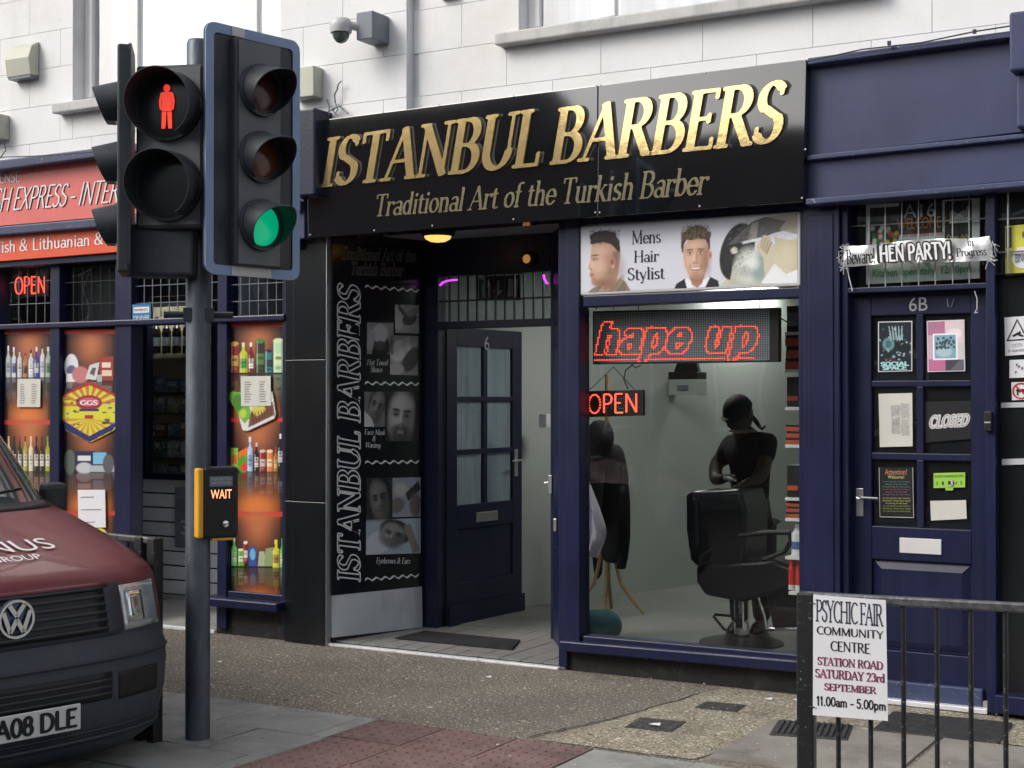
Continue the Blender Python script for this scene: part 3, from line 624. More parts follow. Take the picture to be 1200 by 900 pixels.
# ================================================================ TERRACE BUILDING: upper wall
ter = thing('terrace_building', 'white rendered terrace building above the row of shopfronts', 'building')
uw = bpy.data.objects.new('upper_wall', None); C.objects.link(uw); uw.parent = ter
XS = X(484)                                   # step in the wall
ZB = 2.75; ZT = 6.6
def cut(rects, hole):
    out = []
    for (a, b, c, d) in rects:       # x0 z0 x1 z1
        hx0, hz0, hx1, hz1 = hole
        if c <= hx0 or a >= hx1 or d <= hz0 or b >= hz1: out.append((a, b, c, d)); continue
        if a < hx0: out.append((a, b, hx0, d))
        if c > hx1: out.append((hx1, b, c, d))
        m0, m1 = max(a, hx0), min(c, hx1)
        if b < hz0: out.append((m0, b, m1, hz0))
        if d > hz1: out.append((m0, hz1, m1, d))
    return [r for r in out if r[2] - r[0] > .03 and r[3] - r[1] > .03]
YL, YR = -.075, 0.0
w1 = (X(84, YL), Z(110, 118, YL), X(328, YL), Z(110, 118, YL) + 1.55)          # left upstairs window opening
w2 = (X(608, YR), Z(700, 26, YR), X(1010, YR), Z(700, 26, YR) + 1.5)          # right upstairs window opening
back = MB()
for (x0, x1, hole, y) in ((-13, XS, w1, YL), (XS + .001, 4, w2, YR)):
    for (a, b, c, d) in cut([(x0, ZB, x1, ZT)], hole): back.box((a, y + .012, b), (c, .35, d))
back.build('backing', 'joint', uw)
bh = .272; nb = 0
for side, (x0, x1, hole, y) in enumerate(((-13, XS, w1, YL), (XS, 4, w2, YR))):
    zl = Z(420, 71, YL) if side == 0 else Z(545, 55, YR)
    n0 = int((zl - ZB) / bh) + 1; off = X(449, YL) if side == 0 else X(541, YR)
    for r in range(-n0, 12):
        z0, z1 = zl + r * bh, zl + (r + 1) * bh; z0 = max(z0, ZB)
        if z1 - z0 < .05 or z0 > 5.2: continue
        k = -16
        while True:
            bx = off + (k + (.5 if r % 2 else 0)) * .64; k += 1
            if bx > x1: break
            a, c = max(bx, x0), min(bx + .64, x1)
            if c - a < .05: continue
            for (p, q, s, t) in cut([(a, z0, c, z1)], hole):
                MB().box((p + .0016, y, q + .0016), (s - .0016, y + .012, t - .0016)).build('block', 'white_wall', uw); nb += 1
def upstairs(name, hole, y, bars, label=None):
    x0, z0, x1, z1 = hole; t = bpy.data.objects.new(name, None); C.objects.link(t); t.parent = ter
    yy = y + .11; fr = MB(); fw = .055
    fr.box((x0, yy, z0), (x1, yy + .06, z0 + fw)); fr.box((x0, yy, z1 - fw), (x1, yy + .06, z1)); fr.box((x0, yy, z0 + fw), (x0 + fw, yy + .06, z1 - fw)); fr.box((x1 - fw, yy, z0 + fw), (x1, yy + .06, z1 - fw))
    xs = [x0 + fw]
    for b in bars: fr.box((b - .035, yy - .002, z0 + fw), (b + .035, yy + .058, z1 - fw)); xs += [b - .035, b + .035]
    xs.append(x1 - fw); fr.build('frame', 'upvc', t, .006)
    for a, b in zip(xs[0::2], xs[1::2]):
        MB().box((a, yy + .02, z0 + fw), (b, yy + .026, z1 - fw)).build('pane', 'glass_up', t)
        MB().box((a, yy - .008, z0 + fw), (a + .03, yy + .03, z1 - fw)).build('sash', 'upvc', t, .004)
    n = int((x1 - x0) / .03); v = []; 
    for i in range(n + 1):
        xx = x0 + (x1 - x0) * i / n; v += [(xx, yy + .18 + .012 * math.sin(i * 1.3), z0), (xx, yy + .18 + .012 * math.sin(i * 1.3), z1)]
    MB().add(v, [(2 * i, 2 * i + 2, 2 * i + 3, 2 * i + 1) for i in range(n)]).build('curtain', 'paper', t)
    MB().box((x0 - .12, y - .09, z0 - .075), (x1 + .12, y + .1, z0 - .002)).build('sill', 'grey_sill', t, .01)
    MB().box((x0, y + .3, z0), (x1, y + .34, z1)).build('back_panel', 'joint', t)
upstairs('upstairs_window', w1, YL, [X(140, YL), X(280, YL)])
upstairs('upstairs_window', w2, YR, [X(700, YR), X(860, YR)])
# main block behind and above (keeps light honest)
MB().box((-13, .36, 2.95), (4, 9, 6.9)).build('roof_block', 'white_wall', ter)
MB().box((-13, 7.2, 0), (4, 9, 2.94)).build('rear_wall', 'brick', ter)
MB().box((-13.0, .1, 0), (-12.6, 7.1, 2.94)).build('end_wall', 'brick', ter)
MB().box((3.6, .1, 0), (4.0, 7.1, 2.94)).build('end_wall', 'brick', ter)

MB().box((-13, -.02, 0), (X(-80) - .005, .3, 2.749)).build('ground_floor_wall', 'white_wall', ter)
MB().box((X(1262), -.02, 0), (4, .3, 2.749)).build('ground_floor_wall', 'white_wall', ter)

# terrace on the other side of the street
def far_house(x0, x1, h, rh, label, matn, y=-17.0):
    t = thing('terrace_house', label, 'house', (x0, y, 0), 0, 'houses across the street'); w = x1 - x0
    MB().box((0, -7, -.12), (w, 0, h)).build('wall', matn, t, local=True)
    MB().prism([(0, .25, h + .002), (0, -7.2, h + .002), (0, -3.5, h + rh)], (w, 0, 0)).build('roof', 'slate', t, local=True)
    for k in range(int(w // 2.2)):
        cx = 1.1 + k * 2.2
        for z in (1.0, 3.4):
            if z + 1.3 < h:
                o = MB().box((cx - .5, 0.002, z), (cx + .5, .04, z + 1.3)).build('window', 'upvc', t, local=True)
                MB().box((cx - .43, .042, z + .07), (cx + .43, .046, z + 1.22)).build('pane', 'screen_glass', o, local=True)
    MB().box((.2, -4.2, h + rh * .4), (.9, -3.4, h + rh + .7)).build('chimney', 'brick', t, local=True)
M['slate'] = mat('slate_roof', (0.05, 0.05, 0.06), 0.7, var=0.3, scale=6)
for (a, b, h, rh, l, m_) in ((-34, -24.1, 7.6, 1.6, 'brick house across the street, far along', 'brick'), (-24, -15.1, 7.4, 1.2, 'tall brick house across the street', 'brick'),
                         (-15, -8.1, 6.3, .3, 'low brick house across the street with shallow roof', 'brick'), (-8, 0.9, 6.0, .3, 'low wide building across the street', 'brick'), (1, 11, 6.2, .3, 'brick house across the street beyond the junction', 'brick')):
    far_house(a, b, h, rh, l, m_)
tag(MB().box((-34, -16.9, -.12), (12, -14.2, 0)).build('far_pavement', 'concrete'), kind='structure')

# ================================================================ BARBER SHOPFRONT
bs = thing('barber_shopfront', 'navy and black barber shopfront with recessed entrance and big window', 'shopfront')
W0, W1 = 0.0, 0.03
# window post left, posts, rails
xa, xb = X(657), X(683); xr = X(938); xe = X(945)
zs0, zs1 = Z(800, 767), Z(800, 750)
MB().box((xa, -.03, .02), (X(667), .09, 2.72)).build('corner_post', 'navy', bs, .006)
MB().box((X(667) + .001, -.045, Z(672, 752)), (xb, .09, 2.72)).build('window_post', 'navy', bs, .006)
slab_px([(683, 346.5), (938, 336.5), (938, 348.5), (683, 360)], -.03, .1, 'window_rail', 'navy', bs, .006)
slab_px([(683, 252), (938, 236), (938, 248.5), (683, 263.5)], -.028, .1, 'window_rail', 'navy_dark', bs, .004)
MB().box((xr, -.03, .24), (xe, .09, 2.75)).build('window_post', 'navy', bs, .005)
slab_px([(655, 751), (939, 775), (939, 789), (655, 763)], -.09, .2, 'sill', 'navy', bs, .008)
slab_px([(683, 745), (939, 768), (939, 776), (683, 752)], -.04, .1, 'bottom_rail', 'navy', bs, .005)
MB().box((X(663, .0), .0, 0), (xe + .02, .1, .2)).build('stall_riser', 'stall', bs, .004)
MB().box((X(657, .0), .01, 0), (X(663), .09, .2)).build('riser_end', 'grey_sill', bs, .004)
gq = QP((683, 359), (938, 348), (938, 770), (683, 747), .03)
board(gq, .006, 'window_glass', 'glass', bs)
# black tiled pilaster left of the recess
p0 = X(338.5); p1 = X(387)
for i, (z0, z1) in enumerate(((0.0, .93), (.933, 1.86), (1.863, 2.76))):
    MB().box((p0, -.04, z0), (X(349), .3, z1)).build('pilaster_panel', 'black_pil', bs, .003)
    MB().box((X(349) + .003, -.055, z0), (p1, .3, z1)).build('pilaster_panel', 'black_pil', bs, .003)
MB().box((p1 + .001, -.05, .0), (p1 + .008, .0, 2.76)).build('edge_trim', 'steel', bs)
# recess geometry
A0 = P(388, 600, 0.0); A1 = P(494, 600, .78)      # left splayed wall
ra, rb = (A0.x, .0), (A1.x, .78)
def lw(px, py): return PV(px, py, ra, rb)
sd_ = Vector((rb[0] - ra[0], rb[1] - ra[1], 0)).normalized(); nrm = Vector((sd_.y, -sd_.x, 0))
mb = MB().prism([(A0.x + .01, .0, 0), (A1.x, .78, 0), (A1.x - .15, .86, 0), (A0.x - .1, .3, 0)], (0, 0, 2.72)); mb.build('recess_wall', 'black', bs)
lpq = Quad(lw(388, 286), lw(492, 291), lw(493, 686), lw(388, 697))
board(lpq, .012, 'picture_panel', 'black_pil', bs, w=.014)
board(Quad(lw(388, 698), lw(493, 687), lw(494, 735), lw(388, 747)), .012, 'kick_panel', 'riser', bs, w=.012)
# back wall of the recess: posts, bar, transom
YB = .80
def bb(x0, z0, x1, z1, name, m='navy_dark', y=YB, t=.08, bev=.004): return MB().box((x0, y, z0), (x1, y + t, z1)).build(name, m, bs, bev)
xl0, xl1, xr0, xr1 = X(494, YB), X(513, YB), X(645, YB), X(662, YB)
zt0, zt1 = Z(580, 382, YB), Z(580, 375, YB); ztt = Z(580, 321, YB)
bb(xl0, .02, xl1, 2.70, 'door_post'); bb(xr0, .02, xr1 + .05, 2.70, 'door_post')
bb(xl1, zt0 - .01, xr0, zt1, 'transom_bar'); bb(xl1, ztt, xr0, 2.72, 'head_panel')
# leaded transom light
tg = bb(xl1, zt1, xr0, ztt, 'transom_glass', 'glass_dark', YB + .04, .005, 0)
mb = MB()
for k in range(1, 12):
    xx = xl1 + (xr0 - xl1) * k / 12; mb.box((xx - .005, YB + .03, zt1), (xx + .005, YB + .045, ztt))
mb.box((xl1, YB + .028, (zt1 + ztt) / 2 - .02), (xr0, YB + .043, (zt1 + ztt) / 2 - .008)); mb.build('lead_bars', 'black', bs)
# number sticker / symbols seen through the transom
q = QP((561, 324), (610, 322), (610, 352), (561, 352), YB + .1)
t = board(q, .004, 'toilet_sign', 'black', None); tag(t, 'small black sign with white arrow hanging behind the transom light', 'sign')
mb = MB()
mb.prism([q.at(.42, .8, .004), q.at(.50, .8, .004), q.at(.50, .4, .004), q.at(.58, .4, .004), q.at(.46, .12, .004), q.at(.34, .4, .004), q.at(.42, .4, .004)], q.n * .001)
mb.prism([q.at(.72, .85, .004), q.at(.95, .85, .004), q.at(.92, .15, .004), q.at(.70, .15, .004)], q.n * .001)
mb.prism([q.at(.08, .55, .004), q.at(.12, .75, .004), q.at(.25, .85, .004), q.at(.26, .6, .004), q.at(.2, .45, .004), q.at(.22, .12, .004), q.at(.10, .1, .004)], q.n * .001)
mb.build('symbol', 'cctv_white', t)
# purple led strips inside
for (pts, lab) in (([(516, 334), (519, 331), (523, 329.5), (528, 328.5), (533, 328), (537, 328)], 'curl of purple LED beads inside transom light, left corner'), ([(637, 323), (638, 327), (640, 331), (643, 333)], 'curl of purple LED beads inside transom light, right corner')):
    mb = MB()
    P_ = [P(a, b, YB + .02) for a, b in pts]
    for a, b in zip(P_[:-1], P_[1:]):
        for f in (0, .5): c_ = a.lerp(b, f); mb.box((c_.x - .006, c_.y - .006, c_.z - .006), (c_.x + .006, c_.y + .006, c_.z + .006))
    tag(mb.build('light_strip', 'led_purple'), lab, 'LED strip')
# right splayed side of the recess
B0 = (X(660), .09); B1 = (X(648, YB), YB)
def rw(px, py): return PV(px, py, B0, B1)
MB().prism([(B0[0], B0[1], .02), (B1[0], B1[1], .02), (B1[0] + .07, B1[1], .02), (B0[0] + .07, B0[1], .02)], (0, 0, 2.68)).build('recess_side', 'navy', bs, .004)
mb = MB()
for z in (.35, .75, 1.35, 1.95):
    c0 = Vector((B0[0], B0[1], z)).lerp(Vector((B1[0], B1[1], z)), .12); c1 = Vector((B0[0], B0[1], z)).lerp(Vector((B1[0], B1[1], z)), .86)
    mb.prism([c0 + Vector((-.012, 0, 0)), c1 + Vector((-.012, 0, 0)), c1 + Vector((-.012, 0, .3)), c0 + Vector((-.012, 0, .3))], (.02, 0, 0))
mb.build('side_panel_moulding', 'navy_dark', bs, .003)
# soffit, floor of recess, threshold
ZS = 2.70
MB().prism([(X(361), -.17, ZS), (xe, -.17, ZS), (xe, .9, ZS), (X(361), .9, ZS)], (0, 0, .05)).build('soffit', 'soffit_paint', bs) if False else None
M['soffit_paint'] = mat('soffit_paint', (0.28, 0.29, 0.31), 0.6, var=.06)
MB().box((X(387), -.165, ZS), (X(657), .86, ZS + .05)).build('soffit', 'soffit_paint', bs)
MB().box((X(657) + .001, -.16, 2.722), (xe, .86, 2.77)).build('soffit', 'soffit_paint', bs)
fl = tag(bpy.data.objects.new('entrance_floor', None), kind='structure'); C.objects.link(fl)
MB().prism([(A0.x - .02, .03, .004), (X(660), .03, .004), (B1[0] + .1, 1.0, .004), (A1.x - .05, 1.0, .004)], (0, 0, .012)).build('bedding', 'ink', fl)
pm = MB().box((-.0715, -.073, 0), (.0715, .073, .014)).mesh('tile'); pm.materials.append(mat('entrance_tile', (0.17, 0.165, 0.16), 0.55, var=.0, scale=1.2, col2=(0.24, 0.235, 0.225)))
for i in range(12):
    for j in range(7):
        x, y = A0.x - .02 + i * .15, .105 + j * .15
        o = bpy.data.objects.new('tile', pm); C.objects.link(o); o.parent = fl; o.location = (x, y, .0095 + random.uniform(0, .002))
MB().box((A0.x - .35, -.035, .001), (xa, .018, .014)).build('threshold_strip', 'strip', bs, .002)
mt = tag(MB().prism([(X(470, .35), .28, .026), (X(600, .28), .28, .026), (X(608, .6), .62, .026), (X(500, .65), .62, .026)], (0, 0, .01)).build('door_mat', 'dark_fabric', None, .004), 'worn dark doormat lying in the tiled barber entrance', 'doormat')

# open door, hinged left, swung inward against nothing: leaf runs back along y
door = thing('shop_door', 'navy half glazed door numbered 6 standing open inside the entrance', 'door', (X(521, .9), .9, .03), R(-5))
DL = .92
def dq(y0, z0, y1, z1, name, m, par=None, x0=-.02, x1=.02, bev=.003): return MB().box((x0, y0, z0), (x1, y1, z1)).build(name, m, par or door, bev, local=True)
HZ = Z(521, 383, .9) - .03
for (a, b, c, d, n) in ((0, 0, .12, HZ, 'stile'), (DL - .12, 0, DL, HZ, 'stile'), (.12, Z(565, 407, 1.35) - .03, DL - .12, HZ, 'rail'), (.12, 0, DL - .12, .28, 'rail'), (.12, .66, DL - .12, Z(565, 589, 1.35) - .03, 'rail')): dq(a, b, c, d, n, 'navy_dark')
dq(.12, .28, DL - .12, .66, 'lower_panel', 'navy_dark', x0=-.008, x1=.008)
z0, z1 = Z(565, 589, 1.35) - .03, Z(565, 407, 1.35) - .03; zr = [z0 + (z1 - z0) * k / 3 for k in range(4)]
dq(DL / 2 - .025, z0, DL / 2 + .025, z1, 'glazing_bar', 'navy_dark', x0=-.018, x1=.018)
[dq(.12, zr[k] - .018, DL - .12, zr[k] + .018, 'glazing_bar', 'navy_dark', x0=-.0175, x1=.0175) for k in (1, 2)]
net = mat('net_curtain', (0.55, 0.57, 0.60), 0.8, var=.25, scale=14, stretch=(1, 1, .08)); M['net'] = net
for (a, b) in ((.12, DL / 2 - .025), (DL / 2 + .025, DL - .12)):
    for (c, d) in ((zr[0], zr[1] - .018), (zr[1] + .018, zr[2] - .018), (zr[2] + .018, zr[3])):
        p_ = dq(a, c, b, d, 'pane', 'glass_dark', x0=.004, x1=.008, bev=0); dq(a, c, b, d, 'net', 'net', p_, x0=-.006, x1=-.002, bev=0)
lz = Z(565, 605, 1.35) - .03; dq(.34, lz - .035, .60, lz + .035, 'letterbox', 'steel', x0=.02, x1=.028)
dq(.0, -.01, DL, .13, 'weather_board', 'navy_dark', x0=.02, x1=.05)
dq(DL - .10, 1.0, DL - .06, 1.2, 'handle_plate', 'steel', x0=.02, x1=.026)
MB().tube([(.026, DL - .08, 1.12), (.07, DL - .08, 1.12), (.07, DL - .19, 1.115)], .008, 6).build('handle', 'chrome', door, local=True)
MW = world_of(door); put(sans_mesh('6'), Quad(*[MW @ Vector((.021, a, HZ - b)) for a, b in ((.44, .05), (.50, .05), (.50, .15), (.44, .15))]), 'number', 'steel', door)
# side handle and plate on the splay
a_ = rw(648, 566); MB().box((a_.x - .03, a_.y - .012, a_.z - .07), (a_.x - .004, a_.y + .012, a_.z + .05)).build('side_handle', 'steel', bs, .002)
MB().tube([(a_.x - .03, a_.y, a_.z), (a_.x - .06, a_.y, a_.z), (a_.x - .065, a_.y + .08, a_.z)], .007, 6).build('side_handle', 'chrome', bs)
a_ = rw(655, 615); MB().box((a_.x - .025, a_.y - .03, a_.z - .04), (a_.x - .003, a_.y + .03, a_.z + .04)).build('side_letterbox', 'steel', bs, .003)

# entrance lamp and dim amber disc
def bulkhead(label, px, py, y, s=1.0):
    c = P(px, py, y); c.z = ZS; t = thing('ceiling_lamp', label, 'lamp', c, 0, 'lamps over the entrance')
    MB().lathe([(.11 * s, 0), (.115 * s, -.02), (.10 * s, -.045)], seg=24).build('housing', 'black', t, local=True)
    o = MB().lathe([(.088 * s, -.045), (.080 * s, -.062), (.05 * s, -.078), (.01 * s, -.084)], seg=24).build('lens', 'lamp_amber', t, local=True); smooth(o)
bulkhead('amber round lamp lit under the entrance soffit', 513, 287, .28)
l2 = P(621, 304, YB)
t = thing('ceiling_lamp', 'small dim amber glowing disc above the transom light', 'lamp', (l2.x, YB, l2.z), 0, 'lamps over the entrance')  # dim amber spot, built as an emissive disc in a black housing
MB().lathe([(.055, 0), (.05, -.03), (.02, -.045)], axis='y', seg=16).build('housing', 'black', t, local=True)
MB().lathe([(.03, -.046), (.01, -.052)], axis='y', seg=14).build('lens', 'amber_glow', t, local=True)

# picture panel content (flat print)
def on_lp(px0, py0, px1, py1, sl=0.0): return Quad(lw(px0, py0), lw(px1, py0 + sl), lw(px1, py1 + sl), lw(px0, py1))
panel = thing('side_panel_sign', 'black picture panel with vertical outlined shop name inside the entrance', 'sign')
# vertical lettering reading upwards: rotate
lp = [l for l, _ in layout('ISTANBUL BARBERS', (.085, .032, R(12)), True, 1 / 40, .02, .026)]
me = loops_mesh([[(-y, x) for x, y in [(p[0] + p[1] * .18, p[1]) for p in l]] for l in lp])
qv = Quad(lw(393, 331), lw(421, 332), lw(421, 682), lw(393, 686)); put(me, qv, 'lettering', 'silver_line', panel, w=.016)
word('Traditional Art of the\nTurkish Barber', on_lp(399, 289, 486, 322, 3), 'lettering', 'line_dim', panel, pen=BOLD, res=1 / 30, outline=.035, w=.016, shear=.2)
for (x0, y0, x1, y1, tx) in ((428, 421, 453, 436, 'Hot Towel\nShave'), (425, 503, 450, 526, 'Face Mask\n&\nWaxing'), (439, 653, 479, 662, 'Eyebrows & Ears')):
    word(tx, on_lp(x0, y0, x1, y1, .5), 'lettering', 'silver_line', panel, w=.016, shear=.2, pen=REG)
for (y0, sl) in ((336, 5), (449, 1), (542, -1), (679, -5)):
    mb = MB(); n = 26; q = on_lp(426, y0 - 3, 489, y0 + 3, sl)
    top = [q.at(k / n, .5 + .28 * math.sin(k * 1.5) + .16, .016) for k in range(n + 1)]; bot = [q.at(k / n, .5 + .28 * math.sin(k * 1.5 - .5) - .16, .016) for k in range(n + 1)]
    mb.add(top + bot, [(k, k + 1, n + 2 + k, n + 1 + k) for k in range(n)]); mb.build('wavy_rule', 'silver_line', panel)
def bwface(cv, cx, cy, r, rot=0, tone=.20, beard=.6):
    g = lambda k: (tone * k,) * 3; s, q_ = math.sin(R(rot)), math.cos(R(rot)); T = lambda dx, dy: (cx + r * (dx * q_ - dy * s), cy + r * (dx * s + dy * q_))
    def el(dx, dy, rx, ry, col, al, soft, a=0): x_, y_ = T(dx, dy); cv.ell(x_, y_, r * rx, r * ry, col, al, soft, rot + a)
    el(.05, -.35, 1.0, 1.05, (.008,) * 3, 1, .2); el(0, .05, .78, 1.15, g(.75), 1, .35); el(-.28, -.05, .42, .8, g(1.35), .7, 1.2); el(.42, .1, .36, .9, g(.35), .7, 1.1); el(0, -.55, .6, .3, g(1.2), .6, 1.0)
    el(0, .85, .62, .42, (.012,) * 3, beard, .8); el(-.02, .55, .5, .16, (.015,) * 3, beard * .8, .9)
    for k in (-1, 1): el(k * .33, -.10, .24, .16, g(.28), .8, 1.0); el(k * .34, -.06, .13, .045, (.006,) * 3, 1, .5); el(k * .35, -.26, .25, .055, (.006,) * 3, .95, .5, k * -6)
    el(-.02, .12, .07, .32, g(1.7), .6, 1.0); el(.09, .18, .06, .25, g(.4), .5, 1); el(.0, .36, .17, .06, g(.3), .7, .8); el(0, .62, .24, .05, g(.45), 1, .6); el(0, .70, .2, .05, g(1.0), .7, .8)
def pic(px0, py0, px1, py1, draw, sl=0): 
    w = int((px1 - px0) * 1.6) + 4; h = int((py1 - py0) * 1.6) + 4; cv = Cv(w, h, (.10, .10, .105)); draw(cv); cv.a *= 1.6; cv.noise(.06).blur(1); cv.build(on_lp(px0, py0, px1, py1, sl), 'picture', panel, 'print_dim', w=.017)
G3 = lambda g: (g, g, g * 1.03)
def d1(c): c.rect(0, 0, 1, 1, G3(.16)).ell(.5, .75, .35, .42, G3(.02)).ell(.5, .35, .28, .3, G3(.28)).poly([(.1, .2), (.35, .3), (.2, .9), (0, .8)], G3(.22)).ell(.5, .72, .2, .15, G3(.05))
def d2(c): c.rect(0, 0, 1, 1, G3(.20)).poly([(0, .1), (.3, 0), (.5, .5), (.2, .9), (0, .8)], G3(.30)).ell(.6, .5, .32, .2, G3(.03), 1, .2, -30).ell(.75, .25, .3, .12, G3(.12), 1, .3, -30).poly([(.1, .1), (.2, .0), (.5, .35), (.35, .42)], G3(.05))
def d3(c): c.rect(0, 0, 1, 1, G3(.14)).ell(.3, .4, .26, .3, G3(.32), 1, .3, 20).poly([(.4, .1), (.7, 0), (.75, .5), (.5, .6)], G3(.24)).ell(.75, .6, .25, .35, G3(.03), 1, .2, 30).ell(.2, .85, .3, .15, G3(.24), 1, .3)
def d4(c):
    c.rect(0, 0, 1, 1, G3(.015)); bwface(c, .48, .5, .46, 6, .22, .85)
def d4b(c): c.rect(0, 0, 1, 1, G3(.10)); bwface(c, .6, .42, .42, 18, .12, .3); c.poly([(0, .55), (.35, .75), (.5, 1), (0, 1)], G3(.35))
def d5(c): c.rect(0, 0, 1, 1, G3(.02)); bwface(c, .5, .5, .42, -8, .10, .2)
def d6(c): c.rect(0, 0, 1, 1, (.16, .18, .20)); c.ell(.15, .7, .3, .18, (.10, .09, .085), 1, .3, -30).ell(.3, .3, .25, .15, (.25, .24, .23), 1, .3, 30).poly([(.45, .4), (.9, .1), (1, .3), (.55, .6)], (.02, .02, .022)).ell(.8, .7, .2, .3, (.08, .07, .065), 1, .4)
def d7(c): c.rect(0, 0, 1, 1, (.20, .24, .28)); c.poly([(.1, .4), (.3, .3), (.4, .9), (.2, 1), (0, 1), (0, .6)], (.30, .32, .36)); bwface(c, .48, .45, .30, 25, .14, .1); c.poly([(.68, .2), (.8, .15), (.98, .9), (.85, 1)], (.13, .115, .105))
pic(461, 357, 489, 390, d2, 1); pic(428, 378, 459, 415, d1, .5); pic(455, 393, 488, 439, d3, 1)
pic(449, 459, 489, 517, d4, 0); pic(425, 459, 449, 500, d4b, 0); pic(427, 560, 458, 611, d5, -.5); pic(458, 560, 491, 606, d6, -1); pic(427, 609, 491, 650, d7, -2)

# ---------------------------------------------------------------- fascia sign
sign = thing('fascia_sign', 'glossy black fascia with raised gold ISTANBUL BARBERS lettering', 'shop sign')
FY = -.175
fq = QP((359, 143), (945, 69.5), (941, 236.5), (361, 279), FY); jn = (701 - 361) / (941 - 361)
def fu(px): # fraction along the fascia for a measured column
    a, b = fq.tl, fq.tr; return (X(px, FY) - a.x) / (b.x - a.x)
u1 = fu(701)
board(sub(fq, 0, 0, u1 - .0008, 1), .16, 'board_panel', 'black_gloss', sign, .003); board(sub(fq, u1 + .0008, 0, 1, 1), .16, 'board_panel', 'black_gloss', sign, .003)
mb = MB()
for (px, py) in ((449, 131.5), (515, 123), (602, 112), (699, 100), (704, 99.5), (826, 85), (943, 70.5), (439, 270), (507, 264.5), (602, 257), (698, 249), (703, 249), (820, 241.5), (940, 232), (944, 175), (364, 275)):
    c_ = P(px, py, FY); mb.lathe([(.006, -.004), (.005, -.006)], (c_.x, c_.y, c_.z), 'y', 8)
mb.build('screws', 'steel', sign)
def letters(text, q, pen, res, parent, shear, track, face='gold', depth=.011, shadow=True):
    groups = {}
    for lp_, k in layout(text, pen, True, res, track): groups.setdefault(k, []).append(lp_)
    allp = np.array([(x + y * shear, y) for g in groups.values() for l in g for x, y in l]); bnd = (allp[:, 0].min(), allp[:, 1].min(), allp[:, 0].max(), allp[:, 1].max())
    for g in groups.values():
        ls = [[(x + y * shear, y) for x, y in l] for l in g]
        put(loops_mesh(ls, .02), q, 'letter', face, parent, w=.003, depth=depth, bounds=bnd)
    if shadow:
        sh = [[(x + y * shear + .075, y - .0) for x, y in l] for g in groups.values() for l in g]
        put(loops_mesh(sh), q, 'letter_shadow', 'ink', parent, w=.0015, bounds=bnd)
GP = (.088, .034, R(14))
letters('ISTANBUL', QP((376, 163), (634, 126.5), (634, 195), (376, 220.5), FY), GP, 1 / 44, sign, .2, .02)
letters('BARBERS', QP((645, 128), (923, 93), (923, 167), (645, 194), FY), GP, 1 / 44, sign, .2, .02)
word('Traditional Art of the Turkish Barber', QP((442, 228), (832, 194), (832, 228), (442, 254), FY), 'tagline', 'gold_dull', sign, pen=(.072, .030, R(14)), res=1 / 30, shear=.2, w=.004)

# ---------------------------------------------------------------- Mens Hair Stylist sign
hs_sign = thing('stylist_sign', 'white printed sign reading Mens Hair Stylist over the window', 'sign')
hq = QP((679.5, 265), (938, 247.5), (938, 335), (679.5, 346.5), -.035)
board(hq, .03, 'board', 'white_plastic', hs_sign, .01)
iq = sub(hq, .012, .04, .988, .97)
cv = Cv(390, 134, srgb(205, 207, 218)); SK = srgb(190, 150, 128); SKD = srgb(120, 82, 66); SKL = srgb(222, 188, 166); HR = srgb(34, 29, 28)
rq = random.Random(11)
def strands(x0, y0, x1, y1, n, ln, ang, cols, al=.6, th=.0016, mask=None):
    for _ in range(n):
        x, y = rq.uniform(x0, x1), rq.uniform(y0, y1)
        if mask and not mask(x, y): continue
        a_ = R(ang(x, y) + rq.uniform(-18, 18)); dx, dy = ln * math.cos(a_) * .34, -ln * math.sin(a_); cv.poly([(x - th, y), (x + th, y), (x + dx, y + dy)], rq.choice(cols), al)
# profile head, left
cv.poly([(.030, 1), (.055, .93), (.11, .88), (.19, .80), (.215, .86), (.24, 1)], srgb(132, 120, 104)); cv.poly([(.085, .99), (.10, .90), (.17, .83), (.205, .74), (.21, .84), (.17, .99)], srgb(180, 172, 152)); cv.poly([(.13, .99), (.19, .80), (.215, .86), (.22, .99)], srgb(105, 94, 82), .6)
cv.poly([(.047, .34), (.046, .40), (.042, .45), (.044, .50), (.038, .56), (.032, .61), (.034, .640), (.044, .655), (.043, .68), (.040, .705), (.044, .725), (.041, .75), (.046, .775), (.045, .82), (.053, .875), (.070, .905), (.105, .90), (.112, .985), (.165, .90), (.180, .72), (.190, .48), (.186, .30), (.10, .20), (.05, .26)], SK)
cv.ell(.155, .66, .05, .20, SKD, .55, 1.2).ell(.125, .90, .05, .10, SKD, .65, 1.0).ell(.085, .86, .035, .05, SKD, .45, 1.0).ell(.085, .60, .035, .12, SKL, .55, 1.2).ell(.080, .36, .04, .08, SKL, .5, 1.2).ell(.052, .57, .010, .07, SKL, .6, 1.0)
cv.poly([(.041, .14), (.060, .085), (.090, .065), (.125, .07), (.165, .12), (.186, .25), (.191, .40), (.180, .40), (.160, .33), (.145, .28), (.105, .235), (.045, .265)], HR)
for k in range(14): cv.ell(.172 - .0008 * k, .40 + k * .018, .019, .03, srgb(70 + k * 5, 55 + k * 4, 48 + k * 4), .28, 1.0)
strands(.040, .06, .185, .27, 420, .035, lambda x, y: 120 - (x - .04) * 500, [srgb(20, 17, 17), srgb(62, 54, 50), srgb(44, 38, 36)], .7)
for k in range(16): x_ = .045 + k * .008; cv.ell(x_, .135 - .05 * math.sin(k / 15 * 3), .006, .022, HR, .9, .6, 20)
cv.ell(.151, .56, .014, .078, srgb(188, 132, 112), 1, .4).ell(.150, .55, .008, .05, srgb(110, 68, 56), .8, .8).ell(.155, .62, .006, .025, SKL, .5, 1)
